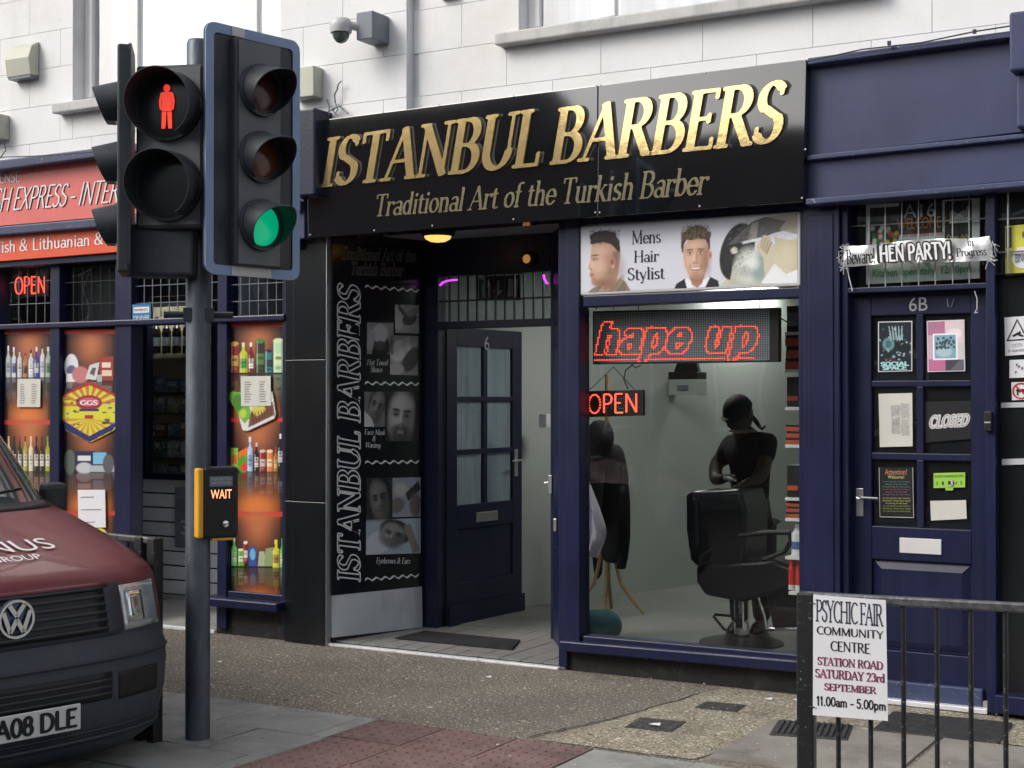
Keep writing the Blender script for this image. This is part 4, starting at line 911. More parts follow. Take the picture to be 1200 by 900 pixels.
cv.ell(.066, .495, .013, .022, srgb(90, 62, 52), .8, 1.0).ell(.064, .50, .008, .010, srgb(235, 228, 222), .8, .6).ell(.061, .50, .004, .011, srgb(40, 28, 26), 1, .4).ell(.066, .435, .019, .011, srgb(48, 36, 30), .9, .7, -4)
cv.ell(.050, .715, .013, .010, srgb(160, 92, 82), .9, .7).ell(.050, .748, .012, .011, srgb(172, 104, 92), .9, .7).ell(.047, .732, .012, .004, srgb(90, 50, 44), .9, .5).ell(.046, .645, .006, .010, srgb(110, 66, 54), .8, .6).ell(.060, .80, .014, .02, SKD, .3, 1)
strands(.055, .68, .15, .89, 380, .012, lambda x, y: -70, [srgb(98, 72, 60), srgb(120, 90, 76)], .35, .0009)
# front head, middle
cv.poly([(.448, 1), (.456, .93), (.500, .85), (.60, .82), (.650, .91), (.655, 1)], srgb(27, 31, 42)); cv.poly([(.497, .87), (.515, .80), (.595, .78), (.612, .86), (.590, 1), (.507, 1)], srgb(226, 230, 240)); cv.poly([(.515, .78), (.592, .76), (.578, .93), (.555, 1), (.530, .95)], srgb(165, 120, 98)); cv.ell(.553, .82, .035, .06, SKD, .7, .9)
cv.poly([(.488, .40), (.491, .55), (.497, .68), (.512, .79), (.530, .865), (.552, .885), (.574, .862), (.592, .78), (.603, .66), (.607, .52), (.607, .36), (.58, .27), (.52, .27)], SK)
cv.ell(.522, .55, .030, .22, SKL, .55, 1.2).ell(.596, .62, .020, .20, SKD, .55, 1.1).ell(.550, .85, .030, .05, SKD, .4, 1).ell(.548, .36, .035, .06, SKL, .6, 1.2).ell(.612, .53, .010, .065, srgb(196, 140, 120), 1, .4).ell(.613, .53, .005, .04, SKD, .6, .8)
cv.poly([(.481, .44), (.480, .30), (.492, .18), (.520, .10), (.560, .075), (.595, .13), (.612, .25), (.614, .42), (.606, .47), (.603, .36), (.590, .29), (.560, .275), (.530, .29), (.503, .285), (.492, .36), (.489, .48)], srgb(58, 48, 40))
for k in range(34):
    t_ = k / 33; x_ = .486 + .124 * t_; top = .10 + .10 * abs(t_ - .5) ** 1.2 * 2; cv.poly([(x_ - .006, top + .10), (x_ + .006, top + .09), (x_ + (t_ - .5) * .018 + rq.uniform(-.006, .006), top - rq.uniform(.0, .05))], rq.choice([srgb(46, 38, 34), srgb(74, 60, 48), srgb(98, 80, 60)]), .95)
strands(.486, .09, .608, .29, 420, .05, lambda x, y: 90 - (x - .548) * 700, [srgb(34, 28, 26), srgb(120, 98, 72), srgb(82, 66, 52), srgb(150, 126, 94)], .7)
for s_ in (-1, 1):
    ex_ = .545 + s_ * .0245
    cv.ell(ex_, .475, .016, .040, SKD, .45, 1.0).ell(ex_, .487, .0105, .012, srgb(236, 230, 226), .95, .4).ell(ex_, .486, .0048, .013, srgb(62, 50, 44), 1, .35).ell(ex_, .474, .0125, .006, srgb(44, 30, 26), .9, .6).ell(ex_, .432, .0175, .010, srgb(72, 52, 40), .9, .7, s_ * 5).ell(ex_, .505, .012, .008, SKD, .35, .9)
cv.ell(.540, .56, .006, .075, SKL, .8, 1.0).ell(.552, .56, .006, .07, SKD, .35, 1).ell(.5455, .625, .012, .016, srgb(176, 130, 110), .8, .8); cv.ell(.539, .637, .004, .006, srgb(96, 58, 48), .9, .6).ell(.553, .637, .004, .006, srgb(96, 58, 48), .9, .6)
cv.ell(.547, .715, .0235, .022, srgb(128, 70, 64), .9, .4).ell(.547, .712, .0200, .012, srgb(240, 236, 230), .95, .35).ell(.547, .738, .018, .008, srgb(178, 108, 98), .9, .6).ell(.547, .775, .015, .012, SKD, .3, 1).ell(.520, .68, .004, .04, SKD, .4, .9, 20).ell(.574, .68, .004, .04, SKD, .45, .9, -20)
strands(.505, .72, .595, .87, 260, .010, lambda x, y: -80, [srgb(130, 98, 80)], .3, .0008)
# shaving picture, right
cv.poly([(.66, .98), (.70, .85), (.74, .60), (.86, .45), (1, .35), (1, 1)], srgb(196, 190, 170)); cv.ell(.735, .50, .075, .42, srgb(30, 32, 34), 1, .05, 12); cv.poly([(.70, .98), (.715, .70), (.76, .50), (.86, .50), (.88, .75), (.80, 1)], srgb(180, 182, 170)); cv.ell(.79, .72, .065, .26, srgb(205, 210, 205), .9, .5).ell(.84, .75, .04, .2, srgb(120, 150, 145), .8, .6, 10)
cv.poly([(.69, .40), (.75, .22), (.80, .08), (.86, .02), (.95, .06), (1, .10), (1, .20), (.90, .26), (.84, .33), (.78, .36)], srgb(85, 85, 88)); cv.poly([(.78, .36), (.80, .10), (.83, .08), (.82, .36)], srgb(140, 138, 132)); cv.poly([(.86, .02), (1, 0), (1, .30), (.92, .22), (.95, .1)], srgb(150, 145, 128), .9)
cv.ell(.722, .48, .016, .05, srgb(205, 200, 188), 1, .3); cv.poly([(.82, .45), (.85, .28), (.88, .30), (.90, .50), (.92, .98), (.86, .98), (.85, .6)], srgb(200, 190, 168)); cv.poly([(.90, .32), (1, .40), (1, .85), (.93, .75), (.905, .5)], srgb(188, 180, 150), .9); cv.poly([(.84, .98), (.90, .70), (.95, .86), (1, .80), (1, 1)], srgb(225, 228, 232))
cv.poly([(.755, .36), (.86, .30), (.86, .335), (.76, .40)], srgb(215, 218, 220))
strands(.675, .16, .80, .85, 500, .05, lambda x, y: 60, [srgb(18, 20, 22), srgb(58, 60, 62)], .5, mask=lambda x, y: ((x - .735) / .07) ** 2 + ((y - .5) / .36) ** 2 < 1)
for k in range(4): cv.poly([(.845 + k * .012, .30 + k * .03), (.855 + k * .012, .29 + k * .03), (.845 + k * .008, .47 + k * .03), (.835 + k * .008, .47 + k * .03)], srgb(176 - k * 8, 162 - k * 8, 138 - k * 8), .9)
strands(.69, .05, .98, .35, 160, .05, lambda x, y: 35, [srgb(60, 60, 64), srgb(120, 118, 114), srgb(160, 156, 146)], .35, .003)
cv.ell(.80, .68, .03, .10, srgb(232, 236, 234), .7, .9).ell(.775, .80, .03, .08, srgb(150, 160, 152), .5, .9).ell(.95, .62, .04, .2, srgb(215, 208, 182), .5, 1)
cv.blur(1).noise(.03).build(iq, 'print', hs_sign, 'print', w=.002)
for k, (tx, u0, v0, u1_, v1) in enumerate((('Mens', .245, .70, .385, .905), ('Hair', .256, .42, .377, .60), ('Stylist', .226, .10, .405, .345))):
    word(tx, sub(iq, u0, v0, u1_, v1 + .0), 'lettering', 'ink', hs_sign, w=.0045, pen=(.062, .022, R(12)), res=1 / 34)

# ================================================================ BARBER ROOM
YF = .09
la = (-5.72, 1.0); lb_ = (-4.88, 3.56); k_ = (lb_[0] - la[0]) / (lb_[1] - la[1])
lwall = [(la[0] + .0, 1.0), (la[0] + k_ * 5.9, 6.9)]
o = MB().prism([(lwall[0][0] - .12, lwall[0][1], .0), (lwall[1][0] - .12, lwall[1][1], .0), (lwall[1][0], lwall[1][1], 0), (lwall[0][0], lwall[0][1], .0)], (0, 0, 2.6)).build('room_wall', 'room_wall'); tag(o, kind='structure')
XRr = X(962, .3)
tag(MB().box((XRr, YF, 0), (XRr + .12, 6.9, 2.6)).build('room_wall', 'room_wall'), kind='structure')
tag(MB().box((-6.0, 6.905, 0), (XRr + .12, 7.1, 2.6)).build('room_wall', 'room_wall'), kind='structure')
tag(MB().prism([(-6.2, .905, 2.6), (xa, .905, 2.6), (xa, .1, 2.6), (XRr + .12, .1, 2.6), (XRr + .12, 7.1, 2.6), (-6.2, 7.1, 2.6)], (0, 0, .08)).build('room_ceiling', 'room_wall'), kind='structure')
tag(MB().prism([(-6.2, 1.01, .006), (X(662, 1.0), 1.01, .006), (X(664, .1), .101, .006), (XRr, .101, .006), (XRr, 6.9, .006), (-6.2, 6.9, .006)], (0, 0, .024)).build('room_floor', 'room_floor'), kind='structure')
tag(MB().box((-6.3, .87, 0), (X(513, YB), .9, 2.7)).build('partition_wall', 'black'), kind='structure')
tag(MB().box((xa, .1, 2.72), (xe, .9, 2.9)).build('lintel', 'black'), kind='structure')
MB().box((X(662, YB), YB + .01, .03), (X(662, YB) + .1, YB + .09, 2.6)).build('jamb_block', 'navy_dark', bs)
def ceil_panel(label, x, y, w=.6, d=1.2):
    t = thing('ceiling_light', label, 'ceiling light', (x, y, 2.6), 0, 'barber room ceiling lights')
    MB().box((-w / 2, -d / 2, -.03), (w / 2, d / 2, -.002)).build('frame', 'upvc', t, local=True); MB().box((-w / 2 + .03, -d / 2 + .03, -.036), (w / 2 - .03, d / 2 - .03, -.031)).build('diffuser', 'lamp_white', t, local=True)
c_ = P(870, 356.5, 4.4); ceil_panel('lit ceiling light panel seen above the scrolling LED display', c_.x, 4.4, .62, .9)
ceil_panel('added ceiling light panel, out of sight, brightening the barber room', -4.1, 1.9, .5, .5)  # second panel, hidden above the window head, added for more room light
# ================================================================ CONVENIENCE SHOPFRONT (left)
M['lamp_added'] = mat('added_shop_tube', (.9, .9, .85), .4, var=0, emit=(1, .98, .9), es=22.0)
cs = thing('grocery_shopfront', 'navy grocery shopfront with picture windows and red sign', 'shopfront')
def nv(x0, z0, x1, z1, y0, y1, name, m='navy', bev=.005, par=None): return MB().box((x0, y0, z0), (x1, y1, z1)).build(name, m, par or cs, bev)
FY2 = -.12
slab_px([(-60, 195), (352, 143.5), (352, 152.5), (-60, 207)], FY2 - .08, .30, 'cornice', 'navy_worn', cs, .01)
slab_px([(-60, 270.5), (352, 235), (352, 247), (-60, 280.5)], FY2 - .06, .18, 'moulding', 'navy_worn', cs, .01)
slab_px([(-60, 207), (352, 152.7), (352, 290), (-60, 318)], FY2 + .03, .2, 'fascia_backing', 'navy', cs, .005)
MB().box((X(346, -.2), -.26, Z(350, 232, -.2)), (X(375, -.2), -.005, Z(350, 131, -.2))).build('console_bracket', 'navy_dark', cs, .012)
MB().box((X(343, -.1), -.14, Z(350, 281, -.1)), (X(361, -.1), -.005, Z(350, 233, -.1))).build('console_base', 'navy_top', cs, .006)
rs = thing('fascia_sign', 'red fascia sign with white EXPRESS lettering above the grocery shop', 'shop sign')
q = QP((-60, 207.5), (345, 154), (345, 235.5), (-60, 270), FY2 + .02); board(q, .04, 'board', 'red_sign', rs, .004)
def fit_word(text, a, pa, b, pb, y, t0, t1, b0, b1, pen, serif, track=0.0, shear=0.0):
    """quad for a whole line so that letters a and b of it start at the measured columns"""
    pos = []; x = 0
    for c_ in text: pos.append(x); x += GL.get(c_, GL[' '])[0] + track
    k = (X(pb, y) - X(pa, y)) / (pos[b] - pos[a]); x0 = X(pa, y) - pos[a] * k; x1 = x0 + x * k
    def zz(px0, py0, px1, py1, xx): A, B = P(px0, py0, y), P(px1, py1, y); return A.z + (B.z - A.z) * (xx - A.x) / (B.x - A.x)
    return Quad((x0, y, zz(*t0, *t1, x0)), (x1, y, zz(*t0, *t1, x1)), (x1, y, zz(*b0, *b1, x1)), (x0, y, zz(*b0, *b1, x0)))
for w_, m_ in ((.002, 'ink'), (.006, 'white_print')):
    d = .8 if m_ == 'ink' else 0
    qq = fit_word('POLISH EXPRESS - INTERNATIONAL', 7, 15 + d, 17, 91 + d, FY2 + .02, (0, 221 + d), (139, 210 + d), (0, 248 + d), (139, 237 + d), None, False, -.04)
    word('POLISH EXPRESS - INTERNATIONAL', qq, 'lettering', m_, rs, pen=(.045, .035, R(20)), serif=False, res=1 / 26, shear=.35, w=w_, track=-.04)
word('OFF LICENSE', QP((-36, 206), (24, 200.5), (24, 213), (-36, 218.5), FY2 + .02), 'lettering', 'white_print', rs, pen=(.065, .04, R(10)), serif=False, w=.004)
rs2 = thing('lower_fascia_sign', 'orange red strip sign reading Lithuanian under the red fascia', 'shop sign')
q = QP((-60, 281.5), (345, 248), (345, 279), (-60, 311), FY2 + .0); board(q, .03, 'board', 'orange_sign', rs2, .004)
word('Polish & Lithuanian & European Food', fit_word('Polish & Lithuanian & European Food', 9, 38, 20, 110, FY2, (0, 282), (119, 272), (0, 301), (119, 291), None, False), 'lettering', 'white_print', rs2, pen=(.06, .04, R(10)), serif=False, w=.004)
# frame members on the front plane
def zc(px, py): return Z(px, py, 0)
ztop = 2.70
mull = [(-80, 2), (62, 73), (138, 157), (258, 269), (334, 339.5)]
for k, (a, b) in enumerate(mull): nv(X(a), .04, X(b), ztop, -.03, .09, 'mullion')
nv(X(2), zc(30, 386), X(258), zc(30, 379.5), -.05, .10, 'transom_bar', 'navy', .008); nv(X(258), zc(300, 377), X(339), zc(300, 370), -.055, .10, 'transom_bar', 'navy', .008)
nv(X(-80), zc(30, 312), X(338), 2.76, -.02, .1, 'head', 'navy_dark')
for (a, b) in ((2, 62), (73, 137), (269, 334)):
    z0 = zc((a + b) / 2, 385 if a < 200 else 377)
    nv(X(a), .26, X(b), .30, -.02, .09, 'bottom_rail'); 
    MB().box((X(a), .02, .30), (X(b), .026, z0 - .02)).build('window_glass', 'glass', cs)
    MB().box((X(a), .06, .30), (X(b), .075, z0 - .02)).build('back_board', 'black', cs)
nv(X(-80), .20, X(158), .26, -.12, .1, 'sill', 'navy', .01); nv(X(247), .20, X(338), .26, -.12, .1, 'sill', 'navy', .01)
nv(X(-80), .0, X(157), .2, .0, .1, 'stall_riser', 'stall'); nv(X(254), .0, X(338), .2, .0, .1, 'stall_riser', 'stall')
nv(X(-80), .001, X(255), .022, -.03, .0, 'threshold_strip', 'strip', .002)
# transom lights with security bars
for n_, (a, b, y0, y1) in enumerate(((10, 61, 311, 378), (74, 137, 311, 378), (157.5, 257, 318, 371), (270, 333, 318, 369))):
    xa_, xb_ = X(a), X(b); z1_, z0_ = zc((a + b) / 2, y0), zc((a + b) / 2, y1)
    MB().box((xa_, .03, z0_), (xb_, .035, z1_)).build('transom_glass', 'glass_dark', cs)
    mb = MB(); nb_ = max(4, int((b - a) / 9.5))
    for k in range(1, nb_): xx = xa_ + (xb_ - xa_) * k / nb_; mb.box((xx - .0022, .012, z0_), (xx + .0022, .018, z1_))
    for f in (.33, .72): zz = z0_ + (z1_ - z0_) * f; mb.box((xa_, .008, zz - .0025), (xb_, .014, zz + .0025))
    o = mb.build('security_bars', 'cctv_grey' if n_ != 1 else 'black', cs)
tag(MB().box((X(60), .095, 2.0), (X(137), .11, 2.7)).build('transom_board', 'black', cs))
# recess with slatted riser and window behind
Y2 = .80
MB().prism([(X(157), .091, 0), (X(157, Y2), Y2, 0), (X(157, Y2) - .2, Y2, 0), (X(157) - .2, .091, 0)], (0, 0, ztop)).build('recess_side', 'navy_dark', cs); nv(X(258, .1) + .02, .0, X(258, .1) + .2, ztop, .091, Y2, 'recess_side', 'upvc')  # unseen right side made white to throw more light on the slats
xs0, xs1 = X(157, Y2), X(258, .1) + .02
MB().box((xs0, .0, ztop), (xs1, Y2 + .1, ztop + .05)).build('recess_soffit', 'soffit_paint', cs)
g2 = tag(MB().prism([(xs0, 0, .002), (xs0, Y2, .002), (xs0, Y2, Z(210, 697, Y2)), (xs0, 0, .014)], (xs1 - xs0, 0, 0)).build('recess_floor', 'concrete'), kind='structure')
zl = Z(210, 562, Y2); zb = Z(210, 697, Y2)
MB().box((xs0, Y2 + .012, 0), (xs1, Y2 + .06, zl)).build('riser_backing', 'ink', cs)
n = 8
for k in range(n):
    a = zb + (zl - zb) * k / n; MB().box((xs0, Y2, a + .006), (xs1, Y2 + .012, zb + (zl - zb) * (k + 1) / n - .006)).build('slat', 'slat', cs, .002)
nv(xs0, 0, xs1, zb, Y2 - .01, Y2 + .012, 'riser_base', 'stall')
nv(xs0, zl, xs1, zl + .05, Y2 - .08, Y2 + .08, 'ledge', 'navy_dark')
gz1 = Z(210, 384, Y2) + .25
MB().box((xs0, Y2 + .02, zl + .05), (xs1, Y2 + .026, gz1)).build('window_glass', 'glass', cs)
nv(xs0, gz1, xs1, ztop, Y2, Y2 + .08, 'head', 'navy_dark')
for px in (170, 250): nv(X(px, Y2) - .02, zl + .05, X(px, Y2) + .02, gz1, Y2 - .005, Y2 + .07, 'glazing_post', 'navy_dark')
# grocery room behind
tag(MB().box((-12.5, 3.2, 0), (X(361), 3.3, 2.9)).build('room_wall', 'black'), kind='structure')
tag(MB().box((-12.5, .12, 2.76), (X(361), 3.3, 2.85)).build('room_ceiling', 'room_wall'), kind='structure')
for xx_, lb2 in ((X(200, 1.35), 'added ceiling light inside the grocery shop to brighten the goods'),):  # unseen tube, added to light the stock behind the recess window
    t = thing('ceiling_light', lb2, 'ceiling light', (xx_, Y2 + .115, 2.50)); MB().box((-.6, -.04, -.04), (.6, .04, -.002)).build('frame', 'upvc', t, local=True); MB().box((-.58, -.03, -.05), (.58, .03, -.041)).build('diffuser', 'lamp_added', t, local=True)
# bottles on the high shelf inside
sh = thing('bottle_shelf', 'pale wooden shelf of dark bottles inside the grocery window', 'shelf', (X(200, Y2 + .2), Y2 + .2, Z(200, 417, Y2 + .2)))
xA, xB = X(150, Y2 + .2), X(300, Y2 + .2)
MB().box((xA, Y2 + .17, sh.location.z - .012), (xB, Y2 + .3, sh.location.z + .018)).build('shelf_board', 'shelf_wood', sh, .002)
MB().box((xA, Y2 + .31, sh.location.z - .9), (xB, Y2 + .33, sh.location.z + .4)).build('back_panel', mat('shelf_back', (.30, .26, .17), .7), sh)
prof = [(.036, 0), (.038, .01), (.038, .17), (.030, .20), (.014, .225), (.013, .275), (.015, .277), (.015, .29)]
foilp = [(.0155, .25), (.0165, .292), (.012, .295)]; labp = [(.0387, .06), (.0387, .13)]
b0 = None
for k, px in enumerate((172, 183, 195, 207, 219, 231, 243, 252, 262)):
    x, y, z = X(px, Y2 + .2), Y2 + .2, sh.location.z + .018
    b = thing('wine_bottle', '%s dark foil-topped bottle along the high shelf inside the grocery window' % ('leftmost', 'second', 'third', 'fourth', 'fifth', 'sixth', 'seventh', 'eighth', 'rightmost')[k], 'bottle', (x, y, z), 0, 'dark bottles on the high grocery shelf')
    if b0 is None: meshes = [MB().lathe(prof, seg=12).mesh('bottle_body'), MB().lathe(foilp, seg=12).mesh('foil'), MB().lathe(labp, seg=12).mesh('label_band')]; b0 = 1; [me.materials.append(M[q]) for me, q in zip(meshes, ('bottle_dark', 'foil', 'magazine'))]
    for me, nme in zip(meshes, ('bottle_body', 'foil', 'label_band')):
        o = bpy.data.objects.new(nme, me); C.objects.link(o); o.parent = b
# boxed goods stacked inside the window
rnd = random.Random(5); cols = []
for i, c in enumerate(((.30, .34, .36), (.14, .20, .26), (.42, .42, .40), (.10, .16, .18), (.24, .28, .12), (.20, .10, .10))): M['goods%d' % i] = mat('goods_print', c, .5, var=.7, scale=22, detail=2)
rack = thing('wall_rack', 'dark rack panel behind the goods in the grocery window', 'rack', (0, 0, 0)); MB().box((X(157, Y2 + .5), Y2 + .56, .6), (X(275, Y2 + .5), Y2 + .6, gz1)).build('panel', 'black', rack)
names = ['pack', 'hanging toy card', 'boxed item', 'wrapped parcel']
pos_w = ['far left', 'left', 'middle', 'right', 'far right', 'last']
for r, py in enumerate((448, 472, 500, 524, 548)):
    MB().box((X(157, Y2 + .3), Y2 + .25, Z(200, py + 12, Y2 + .3) - .008), (X(275, Y2 + .3), Y2 + .55, Z(200, py + 12, Y2 + .3))).build('shelf_board', 'black', rack)
    for k, px in enumerate((176, 190, 204, 219, 250, 262)):
        x = X(px, Y2 + .3); zz = Z(200, py + 12, Y2 + .3); w_, h_ = rnd.uniform(.045, .065), rnd.uniform(.10, .14)
        o = MB().box((x - w_, Y2 + .28, zz), (x + w_, Y2 + .34, zz + h_)).build('goods_pack', 'goods%d' % rnd.randrange(6), None, .004)
        tag(o, '%s pack on the %s shelf of the grocery window' % (pos_w[k], ['top', 'second', 'third', 'fourth', 'lowest'][r]), 'package', 'packs on the dark grocery shelves')
        MB().box((x - w_ * .8, Y2 + .275, zz + h_ * .5), (x + w_ * .8, Y2 + .2798, zz + h_ * .85)).build('label_print', 'goods%d' % rnd.choice((0, 2)), o)
# sign with 3 on slats
q = QP((205, 571), (234, 571), (234, 643), (205, 641), Y2 - .03); t = board(q, .012, 'window_notice', 'cctv_grey', None, .002); tag(t, 'grey notice with a large white 3 leaning on the slats', 'notice')
sans('3.', sub(q, .25, .22, .75, .45), 'number', 'cctv_white', t); board(sub(q, .15, .58, .75, .8, .002), .001, 'picture', 'steel', t)
# blue top up sticker
q = QP((155, 357), (176.5, 356), (176.5, 377), (155, 378), -.035); t = board(q, .002, 'sticker', mat('blue_sticker', (.03, .17, .36), .4), None); tag(t, 'blue TOP UP HERE sticker on the grocery door frame', 'sticker')
board(sub(q, .08, .52, .92, .84, .001), .001, 'white_panel', 'white_print', t); sans('TOP UP HERE', sub(q, .06, .12, .94, .36), 'lettering', 'white_print', t); sans('PAYMENTS', sub(q, .14, .60, .86, .76), 'lettering', 'ink', t, w=.004)

# neon OPEN
def stroke_letters(text, q, name, m, parent, rad=.006, dots=0.0, shear=0.0, off=.01):
    mb = MB(); x = 0; W = sum(GL[c][0] for c in text)
    for c in text:
        for k, segs in glyph_segments(c, False):
            for s in segs:
                a = ((s[0] + s[1] * shear + x) / (W + shear), s[1]); b = ((s[2] + s[3] * shear + x) / (W + shear), s[3])
                A, B = q.at(*a, off), q.at(*b, off)
                if dots:
                    n = max(1, int((B - A).length / dots))
                    for i in range(n): p = A.lerp(B, (i + .5) / n); r_ = rad; mb.box((p.x - r_, p.y - r_, p.z - r_), (p.x + r_, p.y + r_, p.z + r_))
                else: mb.tube([A, B], rad, 6)
        x += GL[c][0]
    return mb.build(name, m, parent)
ns = thing('neon_sign', 'red neon OPEN sign behind the barred grocery window', 'neon sign')
stroke_letters('OPEN', QP((17, 325), (54, 324), (54, 343), (17, 345), .06), 'lettering', 'led_on', ns, .0055, off=0); MB().box((X(15, .07), .075, zc(30, 347)), (X(56, .07), .085, zc(30, 322))).build('backing', 'black', ns)

# picture windows printed with shelves of goods
RED = srgb(190, 58, 46); DK = srgb(24, 21, 25)
def poster_base(h_, shelves):
    cv = Cv(112, h_, DK)
    for (a, b) in shelves:
        H = b - a; cv.glow(.52, a + H * .10, .27, H * .24, srgb(190, 112, 72), .95); cv.rect(.12, a + H * .54, .88, b, srgb(66, 42, 34), .9); cv.glow(.5, a + H * .90, .34, H * .15, srgb(232, 128, 52), 1.0)
        cv.rect(0, a, .08, b, DK, .75); cv.rect(.92, a, 1, b, DK, .75)
        for i in range(14): cv.rect(.1 + i * .058, a + H * .62, .1 + i * .058 + .04, a + H * (.70 + .08 * random.random()), srgb(110, 70, 55), .45)
        cv.rect(0, b - .016, 1, b, RED)
    return cv
def bottle(cv, x, y1, w, h, col, cap, lab, H):
    cv.poly([(x - w, y1), (x - w, y1 - h * .62), (x - w * .35, y1 - h * .75), (x - w * .3, y1 - h), (x + w * .3, y1 - h), (x + w * .35, y1 - h * .75), (x + w, y1 - h * .62), (x + w, y1)], col)
    cv.rect(x - w * .38, y1 - h, x + w * .38, y1 - h * .86, cap); cv.rect(x - w * .85, y1 - h * .48, x + w * .85, y1 - h * .15, lab); cv.rect(x - w * .8, y1 - h * .36, x + w * .8, y1 - h * .30, srgb(60, 50, 50), .6)
    cv.rect(x - w * .75, y1 - h * .6, x - w * .45, y1 - h * .02, (1, 1, 1), .30); cv.rect(x + w * .45, y1 - h * .62, x + w, y1, (0, 0, 0), .35); cv.rect(x - w, y1 - h * .62, x - w * .85, y1, (0, 0, 0), .3)
    cv.ell(x, y1 - h * .42, w * .45, h * .05, tuple(q * .5 for q in col), .8, .5); cv.rect(x - w * .5, y1 - h * .22, x + w * .5, y1 - h * .20, srgb(40, 40, 50), .7)
def mirror(cv, y, h, al=.32):
    r0 = int(y * cv.h); n = int(h * cv.h)
    for k in range(n):
        if r0 + k < cv.h and r0 - k >= 0: f_ = al * (1 - k / n); cv.a[r0 + k] = cv.a[r0 + k] * (1 - f_) + cv.a[r0 - k] * f_ * .8
def can(cv, x, y1, w, h, col, lab): cv.rect(x - w, y1 - h, x + w, y1, col); cv.ell(x, y1 - h, w, h * .08, lab, 1, .3).rect(x - w * .9, y1 - h * .6, x + w * .9, y1 - h * .25, lab, .9).rect(x - w * .6, y1 - h * .5, x + w * .6, y1 - h * .42, srgb(60, 40, 40), .7); cv.rect(x - w * .8, y1 - h, x - w * .5, y1, (1, 1, 1), .22); cv.rect(x + w * .5, y1 - h, x + w, y1, (0, 0, 0), .35); cv.ell(x, y1 - h * .15, w * .6, h * .05, tuple(q * .4 for q in lab), .8, .5)
def poster_obj(label, px0, py0, px1, py1, draw, tp):
    [mirror(draw, y_, .10) for y_ in tp]
    q = QP((px0, py0), (px1, py0 - .5), (px1, py1), (px0, py1 - 1), .014); o = draw.noise(.05).build(q, 'window_poster', None, 'print', w=.0); return tag(o, label, 'window poster')
S = srgb
# 1: spirits and wine
SH4 = [(0.0, .02), (.02, .345), (.345, .67), (.67, 1.0)]
c = poster_base(430, SH4[1:]); c.rect(0, 0, 1, .018, RED)
for i, (w, h, col, cap, lab) in enumerate([(.05, .115, S(190, 195, 205), S(230, 230, 235), S(160, 170, 190)), (.045, .11, S(200, 205, 215), S(220, 220, 225), S(70, 80, 120)), (.045, .105, S(195, 200, 205), S(90, 90, 110), S(200, 200, 205)), (.05, .09, S(170, 120, 60), S(150, 40, 30), S(60, 40, 30)), (.055, .10, S(195, 200, 205), S(40, 40, 50), S(225, 225, 225)), (.05, .11, S(45, 60, 150), S(220, 220, 230), S(190, 195, 220)), (.045, .12, S(200, 205, 210), S(60, 60, 80), S(180, 185, 195)), (.055, .11, S(150, 165, 150), S(200, 200, 200), S(60, 110, 60))]): bottle(c, .09 + i * .118, .175, w, h, col, cap, lab, 1)
for i, (col, cap) in enumerate([(S(200, 200, 160), S(200, 190, 120)), (S(40, 25, 25), S(30, 20, 20)), (S(40, 50, 30), S(150, 40, 50)), (S(160, 165, 60), S(60, 60, 30)), (S(215, 210, 180), S(215, 205, 150)), (S(30, 20, 20), S(40, 20, 20)), (S(60, 30, 30), S(50, 20, 30)), (S(150, 160, 50), S(90, 150, 60))]): bottle(c, .10 + i * .115, .512, .045, .125, col, cap, S(215, 210, 195), 1)
poster_obj('tall window print with rows of spirit and wine bottles, left grocery pane', 5, 386, 61, 712, c, (.175, .512))
# 2: chilled foods
c = poster_base(430, SH4[1:]); c.rect(0, 0, 1, .018, RED)
c.ell(.16, .135, .13, .045, S(215, 220, 225), 1, .1).ell(.16, .15, .09, .02, S(60, 70, 120), .9, .3).rect(.06, .16, .26, .19, S(230, 230, 230)).ell(.33, .165, .16, .03, S(190, 120, 120), 1, .2).poly([(.42, .18), (.5, .13), (.68, .12), (.62, .185)], S(205, 205, 205)).poly([(.5, .16), (.55, .14), (.62, .14), (.58, .17)], S(90, 90, 90)).rect(.68, .10, .93, .185, S(150, 60, 50)).rect(.72, .12, .88, .14, S(230, 210, 190)).rect(.72, .15, .9, .17, S(220, 200, 180)).rect(.63, .165, .72, .19, S(170, 180, 185))
c.ell(.13, .48, .11, .045, S(90, 100, 90), 1, .15).rect(.22, .44, .62, .51, S(30, 45, 80)).rect(.28, .455, .52, .475, S(215, 215, 220)).rect(.56, .445, .80, .485, S(120, 180, 215)).ell(.40, .50, .15, .02, S(190, 190, 195), 1, .2).rect(.5, .49, .95, .515, S(170, 175, 180)).ell(.84, .485, .10, .035, S(90, 90, 95), 1, .2)
poster_obj('tall window print with dairy and cheese packs, second grocery pane', 74, 386, 137, 712, c, (.188, .515))
# 3: sauces, drinks, juice
c = poster_base(470, SH4[1:]); c.rect(0, 0, 1, .018, RED)
can(c, .10, .175, .075, .10, S(160, 50, 60), S(225, 180, 90)); bottle(c, .26, .175, .075, .105, S(190, 200, 60), S(220, 225, 160), S(70, 150, 70), 1); bottle(c, .40, .175, .055, .105, S(120, 25, 35), S(230, 230, 230), S(230, 220, 210), 1); can(c, .57, .175, .085, .11, S(45, 40, 30), S(80, 130, 60)); can(c, .72, .175, .07, .075, S(40, 120, 125), S(30, 40, 60)); can(c, .89, .175, .09, .11, S(180, 215, 175), S(210, 225, 170))
c.rect(.02, .435, .16, .515, S(150, 190, 70)).rect(.04, .46, .14, .49, S(210, 110, 50)).poly([(.16, .45), (.34, .43), (.36, .47), (.18, .48)], S(230, 110, 30)).ell(.26, .49, .11, .03, S(90, 150, 40), 1, .15).ell(.28, .50, .06, .015, S(220, 60, 50), 1, .2)
